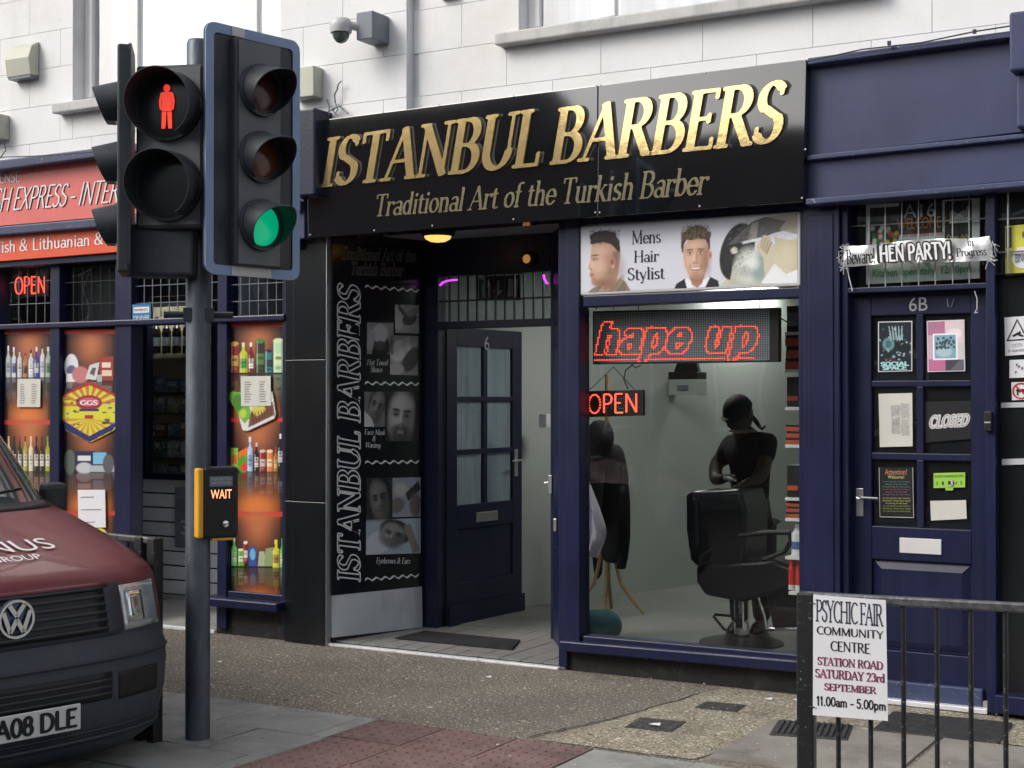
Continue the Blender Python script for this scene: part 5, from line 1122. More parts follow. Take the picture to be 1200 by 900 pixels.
bottle(c, .38, .515, .05, .12, S(170, 200, 235), S(200, 220, 240), S(120, 160, 210), 1); bottle(c, .50, .515, .045, .10, S(35, 25, 25), S(200, 200, 200), S(215, 205, 190), 1); can(c, .61, .515, .055, .07, S(150, 25, 35), S(215, 190, 190)); can(c, .74, .515, .055, .07, S(225, 130, 60), S(240, 210, 170)); bottle(c, .84, .515, .035, .085, S(180, 110, 40), S(190, 40, 60), S(235, 190, 90), 1); bottle(c, .93, .50, .05, .115, S(25, 22, 25), S(220, 220, 220), S(190, 190, 195), 1)
bottle(c, .09, .84, .055, .095, S(120, 205, 110), S(210, 235, 200), S(200, 230, 180), 1); can(c, .22, .84, .06, .055, S(110, 170, 50), S(225, 235, 200)); can(c, .30, .83, .04, .07, S(130, 40, 40), S(230, 225, 220)); c.rect(.36, .775, .50, .84, S(60, 80, 160)).ell(.43, .80, .05, .02, S(110, 180, 215), 1, .2).poly([(.52, .84), (.55, .79), (.64, .79), (.68, .84)], S(170, 180, 150)).poly([(.64, .84), (.66, .78), (.80, .775), (.78, .84)], S(140, 160, 110)); bottle(c, .85, .845, .065, .095, S(215, 205, 60), S(225, 215, 80), S(160, 120, 40), 1); bottle(c, .96, .845, .04, .10, S(80, 190, 90), S(80, 190, 90), S(200, 225, 190), 1)
poster_obj('tall window print with sauces and soft drinks beside the black pilaster', 269, 378, 333, 718, c, (.177, .516, .843))
# papers and stickers stuck on the panes
def notice(label, corners, y, m='paper', lines=8, title=None, cat='notice', cols=1):
    q = QP(*corners, y); t = board(q, .002, 'notice', m, None); tag(t, label, cat)
    mb = MB(); rr = random.Random(len(label))
    for i in range(lines):
        v = .80 - i * .66 / max(1, lines - 1) if lines > 1 else .5
        for cc in range(cols):
            u0 = .12 + cc * .5; u1 = u0 + (.76 if cols == 1 else .26) * rr.uniform(.6, 1)
            mb.add([q.at(u0, v, .003), q.at(u1, v, .003), q.at(u1, v + .018, .003), q.at(u0, v + .018, .003)], [(0, 1, 2, 3)])
    if lines: tag(mb.build('text_print', 'cctv_grey', t), kind='stuff')
    return t, q
notice('white price list taped over the left bottle print', ((20.5, 444), (47.5, 444), (47, 477), (20, 477)), -.001, 'cream_paper', 9, cols=2)
notice('white price list taped over the sauces print', ((282, 441), (317, 440.5), (317.5, 475.5), (282.5, 476)), -.001, 'cream_paper', 9, cols=2)
notice('plain white letter taped low on the second grocery pane', ((91, 574), (123, 574), (124, 618), (92, 619)), -.001, 'paper', 3)
# food tray sticker
q = QP((264, 455), (325, 452), (325, 505), (264, 505), .004); cv = Cv(84, 72, S(40, 34, 34))
def tri(pts, col, a=1): cv.poly(pts, col, a)
M['tray'] = M['print']
tray = [(.02, .15), (.12, .08), (.9, .12), (.97, .62), (.94, .72), (.42, 1.0), (.33, .97), (.25, .6)]
mb = thing('food_sticker', 'cut-out sticker of salad and grilled meat tray under a price list', 'sticker')
cv.rect(0, 0, 1, 1, S(60, 50, 48)); cv.poly(tray, S(215, 215, 215)); cv.poly([(.03, .1), (.2, .03), (.45, .1), (.5, .7), (.38, .82), (.2, .55)], S(110, 170, 60)); cv.ell(.25, .35, .1, .2, S(60, 110, 40), .8, .3).ell(.35, .6, .07, .1, S(180, 210, 80), .9, .4).poly([(.5, .55), (.92, .35), (.93, .65), (.45, .92)], S(120, 72, 55)).poly([(.5, .5), (.75, .4), (.78, .55), (.6, .68)], S(205, 190, 80))
for i in range(8): cv.poly([(.52 + i * .055, .60 - i * .02), (.54 + i * .055, .59 - i * .02), (.57 + i * .055, .84 - i * .028), (.55 + i * .055, .86 - i * .028)], S(70, 40, 32), .8)
o = cv.blur(1).build(q, 'print', mb)
# trim to the tray outline: rebuild faces inside the tray only
me = o.data; bm = bmesh.new(); bm.from_mesh(me); w_, h_ = 84, 72; bm.verts.ensure_lookup_table()
def inside(u, v):
    ins = False; n = len(tray)
    for i in range(n):
        (x0, y0), (x1, y1) = tray[i], tray[(i + 1) % n]
        if (y0 > v) != (y1 > v) and u < (x1 - x0) * (v - y0) / (y1 - y0) + x0: ins = not ins
    return ins
bmesh.ops.delete(bm, geom=[f for f in bm.faces if not inside((min(v.index for v in f.verts) % w_) / w_, (min(v.index for v in f.verts) // w_) / h_)], context='FACES'); bm.to_mesh(me); bm.free()
# yellow octagonal sticker
t = thing('yellow_sticker', 'big yellow and red octagonal sticker on the second grocery pane', 'sticker'); q = QP((72, 446), (138, 446), (138, 518), (72, 518), .006)
octp = [(.0, .28), (.04, .22), (.5, .0), (.96, .22), (1, .30), (1, .66), (.92, .80), (.5, 1.0), (.08, .80), (0, .62)]
cv = Cv(92, 100, S(208, 205, 62))
for k in range(9):
    a0, a1 = R(10 + k * 20), R(20 + k * 20); cv.poly([(.5, .42), (.5 + .6 * math.cos(a0), .42 - .5 * math.sin(a0)), (.5 + .6 * math.cos(a1), .42 - .5 * math.sin(a1))], S(190, 90, 60), .85)
    cv.poly([(.5, .62), (.5 + .5 * math.cos(a0), .62 + .36 * math.sin(a0)), (.5 + .5 * math.cos(a1), .62 + .36 * math.sin(a1))], S(200, 120, 60), .8)
cv.poly([(0, .28), (.04, .20), (.5, -.02), (.96, .2), (1, .30), (.86, .22), (.5, .08), (.14, .22)], S(170, 50, 50)); cv.poly([(0, .62), (.08, .8), (.5, 1), (.92, .8), (1, .66), (.5, .90)], S(40, 44, 100)); cv.ell(.5, .36, .23, .12, S(150, 40, 60), 1, .06).ell(.5, .35, .18, .07, S(200, 90, 110), 1, .1).rect(.33, .46, .67, .50, S(50, 50, 90)); cv.rect(.42, .56, .58, .62, S(170, 50, 40))
rr = random.Random(2)
for k in range(22):
    u, v = rr.choice([rr.uniform(.04, .28), rr.uniform(.72, .95)]), rr.uniform(.28, .7); cv.rect(u, v, u + rr.uniform(.03, .10), v + rr.uniform(.015, .04), rr.choice([S(60, 60, 90), S(80, 110, 60), S(60, 50, 40), S(110, 80, 150)]), .9)
o = cv.build(q, 'print', t); me = o.data; tray = octp; w_, h_ = 92, 100; bm = bmesh.new(); bm.from_mesh(me)
bmesh.ops.delete(bm, geom=[f for f in bm.faces if not inside((min(v.index for v in f.verts) % w_) / w_, (min(v.index for v in f.verts) // w_) / h_)], context='FACES'); bm.to_mesh(me); bm.free()
word('GGS', sub(q, .34, .60, .66, .68), 'lettering', 'white_print', t, pen=SANSB, serif=False, w=.003)
q = QP((118, 618), (131, 618), (131, 642), (118, 640), .004); tag(MB().lathe([(.075, -.004), (.075, .0)], P(118, 631, -.002), 'y', 20).build('round_sticker', mat('yellow_sticker_print', (.55, .55, .10), .5), None), 'round yellow sticker low on the second grocery pane', 'sticker')

# ================================================================ 6B SHOPFRONT (right)
rb_ = thing('club_shopfront', 'navy shopfront with panelled door numbered 6B and pilasters', 'shopfront')
def rv(x0, z0, x1, z1, y0, y1, name, m='navy', bev=.005, par=None): return MB().box((x0, y0, z0), (x1, y1, z1)).build(name, m, par or rb_, bev)
YG = -.10
slab_px([(946, 68), (1190, 35), (1190, 43), (946, 76)], YG - .07, .16, 'cornice', 'navy_worn', rb_, .006)
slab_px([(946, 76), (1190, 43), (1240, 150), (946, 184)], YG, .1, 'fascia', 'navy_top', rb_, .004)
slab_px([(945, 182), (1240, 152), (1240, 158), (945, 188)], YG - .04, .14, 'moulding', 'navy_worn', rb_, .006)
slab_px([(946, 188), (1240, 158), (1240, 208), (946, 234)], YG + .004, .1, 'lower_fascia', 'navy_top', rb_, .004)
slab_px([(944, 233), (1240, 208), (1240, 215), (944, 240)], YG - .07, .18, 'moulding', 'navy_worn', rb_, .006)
MB().box((X(1187, -.2), -.26, Z(1190, 86, -.2)), (X(1240, -.2), -.005, Z(1190, 17, -.2))).build('console_bracket', 'navy_top', rb_, .012)
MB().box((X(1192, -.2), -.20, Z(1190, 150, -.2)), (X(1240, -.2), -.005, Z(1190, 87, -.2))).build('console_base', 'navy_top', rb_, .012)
zt = Z(1000, 238)
rv(X(946), .0, X(988), zt, -.06, .2, 'pilaster'); rv(X(952), .36, X(981), zt - .06, -.068, -.062, 'pilaster_panel', 'navy'); rv(X(988) + .001, .02, X(996), zt, -.03, .2, 'door_frame')
YD = .05
zbar0, zbar1 = Z(1060, 342, 0), Z(1060, 335.5, 0)
rv(X(996), zbar0, X(1159), zbar1, -.04, .12, 'transom_bar'); rv(X(1158), .02, X(1169), zt, -.05, .2, 'door_frame', 'navy')
rv(X(1169) + .001, zbar0 + .07, X(1260), zbar1 + .04, -.045, .12, 'transom_bar')
rv(X(996), Z(1060, 233.5), X(1260), zt + .07, -.02, .12, 'head', 'navy_dark')
MB().box((X(996), .06, zbar1), (X(1158), .066, zt)).build('transom_glass', 'glass', rb_)
MB().box((X(996), .40, zbar1 - .1), (X(1158), .42, zt + .1)).build('backing', 'black', rb_)
mb = MB()
for px in (1018.5, 1038, 1057.5, 1077, 1096.5, 1117, 1136.5): mb.tube([(X(px, .02), .02, zbar1), (X(px, .02), .02, zt)], .0038, 6)
for (px, py) in ((1050, 262), (1050, 292)): zz = Z(px, py, .02); mb.tube([(X(996, .02), .026, zz), (X(1158, .02), .026, zz)], .0035, 6)
mb.build('security_bars', 'steel', rb_)
# door leaf
dr = thing('club_door', 'navy panelled door numbered 6B with six small panes', 'door', (X(1004, YD), YD, 0))
def dp(x0, y0, x1, y1, yy0, yy1, name, m='navy', bev=.004, par=None):
    return MB().box((x0, yy0, y0), (x1, yy1, y1)).build(name, m, par or dr, bev)
xL, xR = X(997, YD), X(1157, YD); zT = zbar0 - .01; zB = Z(1080, 820, YD)
cx = [X(1021, YD), X(1074, YD), X(1082, YD), X(1138, YD)]
rz_ = [(Z(1060, 446, YD), Z(1060, 369, YD)), (Z(1060, 531, YD), Z(1060, 453, YD)), (Z(1060, 618, YD), Z(1060, 539, YD))]
dp(xL, zB, cx[0], zT, YD, YD + .045, 'stile'); dp(cx[3], zB, xR, zT, YD, YD + .045, 'stile'); dp(cx[0], rz_[0][1], cx[3], zT, YD, YD + .045, 'rail')
dp(cx[0], rz_[1][1], cx[3], rz_[0][0], YD + .002, YD + .045, 'glazing_bar'); dp(cx[0], rz_[2][1], cx[3], rz_[1][0], YD + .002, YD + .045, 'glazing_bar')
for (a, b) in rz_: dp(cx[1], a, cx[2], b, YD + .003, YD + .045, 'glazing_bar')
zp1, zp0 = Z(1080, 658, YD), Z(1080, 765, YD)
dp(cx[0], zp1, cx[3], rz_[2][0], YD, YD + .045, 'rail'); dp(cx[0], zB, cx[3], zp0, YD, YD + .045, 'rail')
dp(cx[0], zp0, cx[3], zp1, YD + .022, YD + .045, 'panel')
mb = MB(); e = .035   # raised field with sloping borders
pts0 = [(cx[0] + .012, zp0 + .012), (cx[3] - .012, zp0 + .012), (cx[3] - .012, zp1 - .012), (cx[0] + .012, zp1 - .012)]; pts1 = [(cx[0] + .05, zp0 + .05), (cx[3] - .05, zp0 + .05), (cx[3] - .05, zp1 - .05), (cx[0] + .05, zp1 - .05)]
mb.add([(x, YD + .021, z) for x, z in pts0] + [(x, YD + .006, z) for x, z in pts1], [(k, (k + 1) % 4, (k + 1) % 4 + 4, k + 4) for k in range(4)] + [(4, 5, 6, 7)]); mb.build('raised_panel', 'navy', dr)
for i, (a, b) in enumerate(rz_):
    for (c0, c1) in ((cx[0], cx[1]), (cx[2], cx[3])):
        p_ = dp(c0, a, c1, b, YD + .028, YD + .031, 'pane', 'glass_dark', 0); dp(c0, a, c1, b, YD + .034, YD + .044, 'back_panel', 'black', 0, p_)
dp(xL + .02, Z(1060, 822, YD - .03), xR - .02, Z(1060, 799, YD - .03), YD - .035, YD - .001, 'weather_board', 'navy_worn', .008)
dp(X(1054, YD), Z(1060, 648, YD), X(1103, YD), Z(1080, 631, YD), YD - .008, YD - .001, 'letterbox', 'white_plastic')
dp(X(1003, YD), Z(1008, 605, YD), X(1012, YD), Z(1008, 572, YD), YD - .008, YD - .001, 'handle_plate', 'steel')
hc = P(1006, 583, YD - .03); MB().tube([(hc.x, YD - .005, hc.z), (hc.x, YD - .05, hc.z), (hc.x + .02, YD - .055, hc.z), (hc.x + .11, YD - .05, hc.z - .002)], .008, 8).build('handle', 'chrome', dr)
sans('6B', QP((1065.5, 349), (1087, 348), (1087, 364), (1065.5, 365), YD), 'number', 'steel', dr)
t = tag(MB().tube([P(1110, 350, YD - .006), P(1111, 359, YD - .006), P(1115, 359.5, YD - .006), P(1118, 350, YD - .006)], .0025, 5).build('bent_hook', 'steel'), 'small bent wire hook beside the number 6B', 'hook')
rv(X(1036, 0), .004, X(1157, 0), .03, -.03, .09, 'threshold_strip', 'strip', .003); rv(X(996), .0, X(1170), .06, .02, .3, 'door_step', 'concrete')
rv(X(1157), Z(1161, 505), X(1166), Z(1161, 482), -.085, -.052, 'entry_phone', 'black'); rv(X(1158), Z(1161, 495.4), X(1165), Z(1161, 494), -.09, -.086, 'entry_phone_strip', 'cctv_white', 0)
# black side light with stickers
MB().box((X(1169) + .001, .03, .05), (X(1260), .036, zbar0 + .07)).build('side_window_glass', 'black_pil', rb_); MB().box((X(1169) + .001, .04, .03), (X(1260), .2, zt)).build('backing', 'black', rb_)
MB().box((X(1169) + .001, .03, zbar1 + .04), (X(1260), .036, zt)).build('transom_glass', 'glass_dark', rb_)
rv(X(1169) + .001, .03, X(1260), .12, -.1, .1, 'sill'); 
mb = MB(); zz = Z(1190, 239, .02)
for px in (1182, 1206): mb.tube([(X(px, .0), .0, zbar1 + .04), (X(px, .0), .0, zt)], .0055, 6)
for py in (256, 295): z_ = Z(1185, py, 0); mb.tube([(X(1170, 0), .006, z_), (X(1260, 0), .006, z_)], .005, 6)
mb.build('security_bars', 'steel', rb_)
# wall unit edges
MB().box((X(1169), .2, 0), (X(1169) + .05, .3, 2.8)).build('end_block', 'black', rb_)
MB().box((X(946), .21, .0), (X(1260), .3, 2.9)).build('end_block', 'black', rb_)

# posters in and around the 6B door
def art(label, corners, y, cv, name='poster', cat='poster', frame=None):
    q = QP(*corners, y); t = thing(name, label, cat)
    board(q, .003, 'paper', frame or 'paper', t); iq = sub(q, .03, .02, .97, .98, .0); cv.build(iq, 'print', t, w=.002); return t, q
cv = Cv(70, 100, S(20, 34, 44)); rr = random.Random(8)
for k in range(60): cv.ell(rr.random(), rr.uniform(.1, .8), rr.uniform(.01, .05), rr.uniform(.01, .03), rr.choice([S(150, 190, 200), S(60, 90, 100), S(120, 40, 50), S(20, 30, 40), S(190, 200, 205)]), .8, .6, rr.uniform(0, 90))
for k in range(5): cv.poly([(.35 + k * .08, .35), (.3 + k * .1, .08), (.33 + k * .1, .08), (.42 + k * .08, .38)], S(170, 200, 205), .7)
cv.ell(.3, .45, .18, .13, S(120, 160, 165), .8, .3).ell(.3, .45, .1, .08, S(60, 110, 120), 1, .3).rect(.5, .45, .9, .55, S(20, 18, 22), .8)
t, q = art('dark blue event poster with pale lettering, upper left pane of the 6B door', ((1029, 377), (1069, 376), (1069, 435), (1029, 436)), YD + .02, cv)
word('SOCIAL\nSPACE', sub(q, .08, .03, .92, .2), 'lettering', mat('pale_cyan_print', (.35, .6, .62), .5), t, pen=FATR, serif=False, gap=1.15, w=.004)
cv = Cv(70, 100, S(205, 200, 205)); cv.rect(0, 0, .48, .28, S(180, 120, 150)).rect(.48, 0, 1, .45, S(225, 205, 212)).ell(.75, .25, .2, .1, S(235, 225, 228), 1, .4).rect(.0, .28, .3, .78, S(205, 170, 190)).rect(0, .76, .48, 1, S(190, 110, 150)).rect(.48, .78, 1, 1, S(100, 100, 112)).poly([(.48, .78), (.9, .78), (.6, 1), (.48, 1)], S(70, 70, 80)).rect(.15, .25, .83, .78, S(235, 240, 245)).rect(.19, .28, .79, .75, S(130, 165, 180)).ell(.45, .62, .22, .10, S(170, 195, 205), 1, .4).noise(.1)
for k in range(26): cv.ell(rr.uniform(.24, .75), .55 - .22 * rr.random(), .035, .025, S(35, 45, 55), .9, .4)
art('pink collage poster with pale blue picture, upper right pane of the 6B door', ((1086, 376), (1130, 374.5), (1131, 435), (1087, 436)), YD + .02, cv)
t, q = notice('cream sheet with faint sideways writing, middle left pane of the 6B door', ((1029.5, 461.5), (1069, 460.5), (1069.5, 523), (1031, 524)), YD + .02, 'cream_paper', 0)
me = loops_mesh([[(-y, x) for x, y in l] for l, _ in layout('OPENING TIMES\nMONDAY SUNDAY', SANSB, False, 1 / 24, .02)]); put(me, sub(q, .36, .22, .9, .82), 'lettering', 'grey_sill', t)
t, q = thing('closed_sign', 'white bubble lettering reading CLOSED in the 6B door', 'sign'), QP((1088, 486), (1137, 484), (1137, 500), (1089, 503), YD + .02)
board(sub(q, -.12, -.9, 1.02, 1.9), .003, 'board', 'ink', t); word('CLOSED', q, 'lettering', 'white_plastic', t, pen=(.19, .18, 0), serif=False, shear=.25, w=.002); word('CLOSED', sub(q, .03, .08, .97, .92), 'lettering_core', 'ink', t, pen=(.022, .02, 0), serif=False, shear=.25, w=.004)
q = QP((1030, 548), (1070, 548), (1071, 607), (1031, 606), YD + .02); t = board(q, .003, 'poster', 'ink', None); tag(t, 'black poster with coloured writing headed Attention, lower left pane of 6B door', 'poster')
mb = MB(); [mb.add([q.at(a, 0, .002), q.at(b, 0, .002), q.at(b, 1, .002), q.at(a, 1, .002)], [(0, 1, 2, 3)]) for a, b in ((0, .015), (.985, 1))]; mb.add([q.at(0, 0, .002), q.at(1, 0, .002), q.at(1, .015, .002), q.at(0, .015, .002)], [(0, 1, 2, 3)]); mb.build('border', 'cctv_white', t)
sans('Attention!', sub(q, .18, .86, .82, .97), 'lettering', mat('salmon_print', (.55, .25, .15), .5), t, w=.002); sans('Welcome!', sub(q, .26, .78, .74, .85), 'lettering', mat('straw_print', (.6, .55, .2), .5), t, w=.002)
for i, c in enumerate([(.15, .25, .35), (.15, .3, .2), (.1, .3, .3), (.4, .1, .2), (.4, .1, .2), (.2, .2, .35), (.6, .6, .15), (.6, .6, .15), (.6, .6, .15), (.35, .4, .1), (.35, .4, .1), (.35, .4, .1)]):
    v = .70 - i * .052 - (.02 if i > 5 else 0); u = .1 + (.08 if i in (1, 4, 8) else 0); sans(('to our guests and visitors', 'please ring the bell', 'no parking on the kerb')[i % 3], sub(q, u, v, 1 - u, v + .036), 'lettering', mat('poster_ink_%d' % i, c, .5, var=0), t, w=.002)
q = QP((1094, 554.5), (1131, 553.5), (1131, 571), (1094, 572), YD + .02); t = board(q, .003, 'rating_sticker', 'green_print', None); tag(t, 'green hygiene rating sticker showing 3 in the 6B door', 'sticker')
sans('FOOD HYGIENE RATING', sub(q, .05, .70, .95, .86), 'lettering', 'ink', t); board(sub(q, .38, -.18, .62, .05, .0), .003, 'tab', 'green_print', t)
cc = q.at(.56, .32, .001); mb = MB().lathe([(.016, -.002), (.016, -.0005)], cc, 'y', 18); mb.build('disc', 'ink', t); sans('3', sub(q, .50, .14, .62, .5), 'number', 'white_print', t, w=.0045)
for u in (.12, .30, .72, .88): sans(str(int(u * 6)), sub(q, u - .03, .2, u + .03, .42), 'number', 'iron', t)
tag(board(QP((1090, 587), (1132, 586), (1133, 608), (1091, 610), YD + .02), .002, 'blank_paper', 'cream_paper'), 'blank white paper in the lower right pane of 6B door', 'paper')
# sill posters behind the transom grille
fr = thing('welcome_poster', 'framed WELCOME poster behind the barred light above 6B', 'poster'); q = QP((1015, 240), (1148, 232), (1148, 326), (1015, 333), .0715)
board(q, .01, 'paper', 'paper', fr, w=-.003); cv = Cv(150, 104, S(215, 218, 216)); cv.rect(.04, .05, .30, .60, S(40, 34, 36)).rect(.30, .0, .68, .28, S(22, 24, 26)).rect(.28, .28, .68, .40, S(50, 36, 34)).rect(.28, .46, .68, .62, S(110, 170, 195)).rect(.70, .02, .93, .60, S(28, 32, 28)).rect(.04, .64, .93, 1, S(190, 200, 195))
for k in range(40): cv.ell(rr.uniform(.06, .28), rr.uniform(.3, .6), .02, .03, rr.choice([S(200, 60, 70), S(60, 130, 60), S(230, 230, 225), S(220, 200, 60)]), .8, .5)
for k in range(12): cv.poly([(.74 + k * .014, .3), (.75 + k * .014, .08 + .08 * rr.random()), (.76 + k * .014, .3)], S(220, 220, 220), .9)
for k in range(26): cv.ell(rr.uniform(.1, .9), rr.uniform(.66, .8), .03, .03, rr.choice([S(180, 60, 60), S(230, 230, 230), S(80, 120, 80)]), .7, .5)
cv.build(q, 'print', fr, w=.002)
sans('A16', sub(q, .34, .80, .62, .97), 'lettering', 'steel', fr, w=.005); sans('WELCOME !', sub(q, .28, .66, .71, .80), 'lettering', mat('orange_print', (.70, .28, .06), .5), fr, w=.005); sans('From the team at our', sub(q, .28, .56, .70, .62), 'lettering', 'foil', fr, w=.005); sans('Great Menu', sub(q, .36, .44, .62, .53), 'lettering', mat('pink_print', (.55, .12, .2), .5), fr, w=.005)
sans('Kitchen open daily  12/10pm', sub(q, .06, .05, .92, .18), 'lettering', mat('green_letter', (.03, .30, .10), .5), fr, w=.005); sans('Open daily\n12.00-late', sub(q, .72, .40, .92, .56), 'lettering', mat('yellow_letter', (.6, .6, .1), .5), fr, w=.005)
# party tape
tp = thing('party_tape', 'torn silver party tape reading Beware, stretched over the barred light', 'tape')
n = 44; v = []; f = []; TL, TR, BR, BL = (988, 288), (1160, 276), (1163, 304), (989, 312)
for i in range(n + 1):
    u = i / n; a = P(TL[0] + (TR[0] - TL[0]) * u, TL[1] + (TR[1] - TL[1]) * u + 1.5 * math.sin(u * 9), -.06); b = P(BL[0] + (BR[0] - BL[0]) * u, BL[1] + (BR[1] - BL[1]) * u + 1.2 * math.sin(u * 7 + 2), -.06)
    for k in range(5): p = a.lerp(b, k / 4); v.append((p.x, p.y + .006 * math.sin(u * 23 + k * 1.4) + .004 * math.sin(u * 61 + k), p.z))
for i in range(n):
    for k in range(4): f.append((i * 5 + k, (i + 1) * 5 + k, (i + 1) * 5 + k + 1, i * 5 + k + 1))
smooth(MB().add(v, f).build('tape_band', mat('silver_film', (.74, .76, .78), .28, .35, var=.1), tp))
tq = QP(TL, TR, BR, BL, -.082)
word('Beware!', sub(tq, .02, .05, .22, .80), 'lettering', 'ink', tp, pen=BOLD, w=.002); word('HEN PARTY!', sub(tq, .235, .02, .75, .96), 'lettering', 'ink', tp, pen=(.20, .17, 0), serif=False, w=.001); word('HEN PARTY!', sub(tq, .255, .09, .735, .89), 'lettering_core', 'white_print', tp, pen=(.10, .07, 0), serif=False, w=.003)
word('in\nProgress', sub(tq, .77, .08, .97, .95), 'lettering', 'ink', tp, pen=BOLD, w=.002)
mb = MB()
for (x0, y0, s) in ((988, 300, 1), (1160, 290, 2)):
    r2 = random.Random(s)
    for k in range(16): a = P(x0 + r2.uniform(-2, 3), y0 + r2.uniform(-12, 12), -.07); mb.tube([a, a + Vector((r2.uniform(-.03, .03), -.01, r2.uniform(-.03, .02))), a + Vector((r2.uniform(-.04, .04), .0, r2.uniform(-.07, .0)))], .0022, 4)
mb.tube([P(992, 308, -.06), P(995, 325, -.06), P(999, 341, -.06)], .0035, 4); mb.build('torn_end', 'cctv_white', tp)
tag(MB().tube([P(1142, 341, -.05), P(1145, 350, -.05), P(1145, 362, -.05), P(1142, 367, -.05), P(1146, 366, -.05)], .003, 5).build('hanging_string', 'cctv_white'), 'short white string hanging beneath the bar above 6B', 'string')
# stickers at the right edge
q = QP((1177, 372), (1207, 370), (1207, 415), (1178, 417), .026); t = board(q, .003, 'warning_sign', 'paper'); tag(t, 'white CCTV warning sign with camera triangle', 'sign')
mb = MB(); tri_ = [(.5, .95), (.94, .38), (.06, .38)]; inn = [(.5, .88), (.86, .41), (.14, .41)]
mb.add([q.at(*p, .002) for p in tri_ + inn], [(0, 1, 4, 3), (1, 2, 5, 4), (2, 0, 3, 5)]); mb.add([q.at(*p, .002) for p in ((.3, .52), (.62, .62), (.66, .56), (.34, .47))], [(0, 1, 2, 3)]); mb.add([q.at(*p, .002) for p in ((.56, .56), (.75, .50), (.72, .46), (.54, .5))], [(0, 1, 2, 3)]); mb.build('symbol', 'ink', t); sans('CCTV\nin operation', sub(q, .12, .06, .88, .30), 'lettering', 'cctv_grey', t, w=.002)
q = QP((1183, 422), (1208, 421), (1208, 442), (1183, 443), .026); t = board(q, .003, 'sticker', 'paper'); tag(t, 'small white sticker with ink smudges under the CCTV sign', 'sticker'); mb = MB(); [mb.add([q.at(a + .06 * math.cos(w), b + .12 * math.sin(w), .002) for w in (0, 1.2, 2.6, 4.1)], [(0, 1, 2, 3)]) for a, b in ((.3, .3), (.45, .6), (.6, .5), (.35, .7))]; mb.build('smudge', 'cctv_grey', t)
q = QP((1185, 448), (1208, 447.5), (1208, 468), (1186, 469), .026); t = board(q, .003, 'sticker', 'paper'); tag(t, 'no dogs sticker with red ring and black dog', 'sticker')
mb = MB(); n = 20; mb.add([q.at(.5 + r_ * math.cos(k * 2 * math.pi / n), .5 + r_ * math.sin(k * 2 * math.pi / n), .002) for r_ in (.47, .38) for k in range(n)], [(k, (k + 1) % n, (k + 1) % n + n, k + n) for k in range(n)]); mb.add([q.at(*p, .004) for p in ((.18, .78), (.24, .84), (.82, .22), (.76, .16))], [(0, 1, 2, 3)]); mb.build('ring', 'red_plastic', t)
MB().add([q.at(*p, .003) for p in ((.2, .55), (.3, .62), (.7, .6), (.76, .72), (.86, .66), (.76, .55), (.72, .28), (.66, .28), (.64, .45), (.36, .45), (.34, .26), (.27, .26), (.28, .48))], [tuple(range(13))]).build('dog', 'ink', t)
for (a, b, c, d, l) in ((1173, 472, 1210, 478, 'grey metal strip across black side window, upper'), (1174, 538, 1210, 545, 'torn pale strip across black side window, lower')):
    tag(board(QP((a, a and b), (c, b - 1), (c, d - 1), (a, d), .02), .004, 'metal_strip', 'cctv_white'), l, 'strip')
q = QP((1178, 265), (1212, 262), (1212, 320), (1178, 323), .026); t = board(q, .003, 'poster', mat('yellow_poster', (.62, .60, .07), .5)); tag(t, 'yellow poster behind bars at the far right light', 'poster'); MB().lathe([(.055, -.003), (.055, -.001)], q.at(.62, .33, 0), 'y', 20).build('roundel', 'paper', t); sans('BINGO', sub(q, .36, .24, .9, .42), 'lettering', 'teal', t, w=.006); sans('18', sub(q, .6, .74, .9, .86), 'lettering', 'ink', t, w=.004); board(sub(q, .03, .55, .22, .97, .002), .001, 'text_block', 'iron', t)
# ================================================================ TRAFFIC SIGNAL
def PR(px, py, z_along):      # point at a given distance along the view axis
    return CO + ray(px, py) * z_along
base = G(231.5, 868); base.z = -.022
zd = (base - CO).dot(CF)
sg = thing('traffic_signal', 'grey signal pole with red man, green traffic light and WAIT box', 'traffic signal', base)
bz = base.z
def top_z(px, py, zd_=None): return PR(px, py, zd_ or zd).z - bz
smooth(MB().lathe([(.0575, 0), (.0575, top_z(231, 44) - .02), (.050, top_z(231, 44) - .005), (.02, top_z(231, 44))], seg=28).build('pole', 'galv', sg, local=True), 60)
MB().lathe([(.11, 0.018), (.10, .028), (.062, .034)], seg=24).build('base_collar', 'concrete', sg, local=True)
to_cam = math.atan2(CO.y - base.y, CO.x - base.x)     # heading from the pole to the viewer
def head(name, off, zc_, yaw): # Empty whose +X is the facing direction; off is (right, toward viewer) seen from the street
    r = Vector((-math.sin(to_cam), math.cos(to_cam), 0)); f = Vector((math.cos(to_cam), math.sin(to_cam), 0))
    o = bpy.data.objects.new(name, None); C.objects.link(o); o.parent = sg; o.location = r * -off[0] * -1 + f * off[1] + Vector((0, 0, zc_)); o.rotation_euler = (0, 0, to_cam + yaw); return o
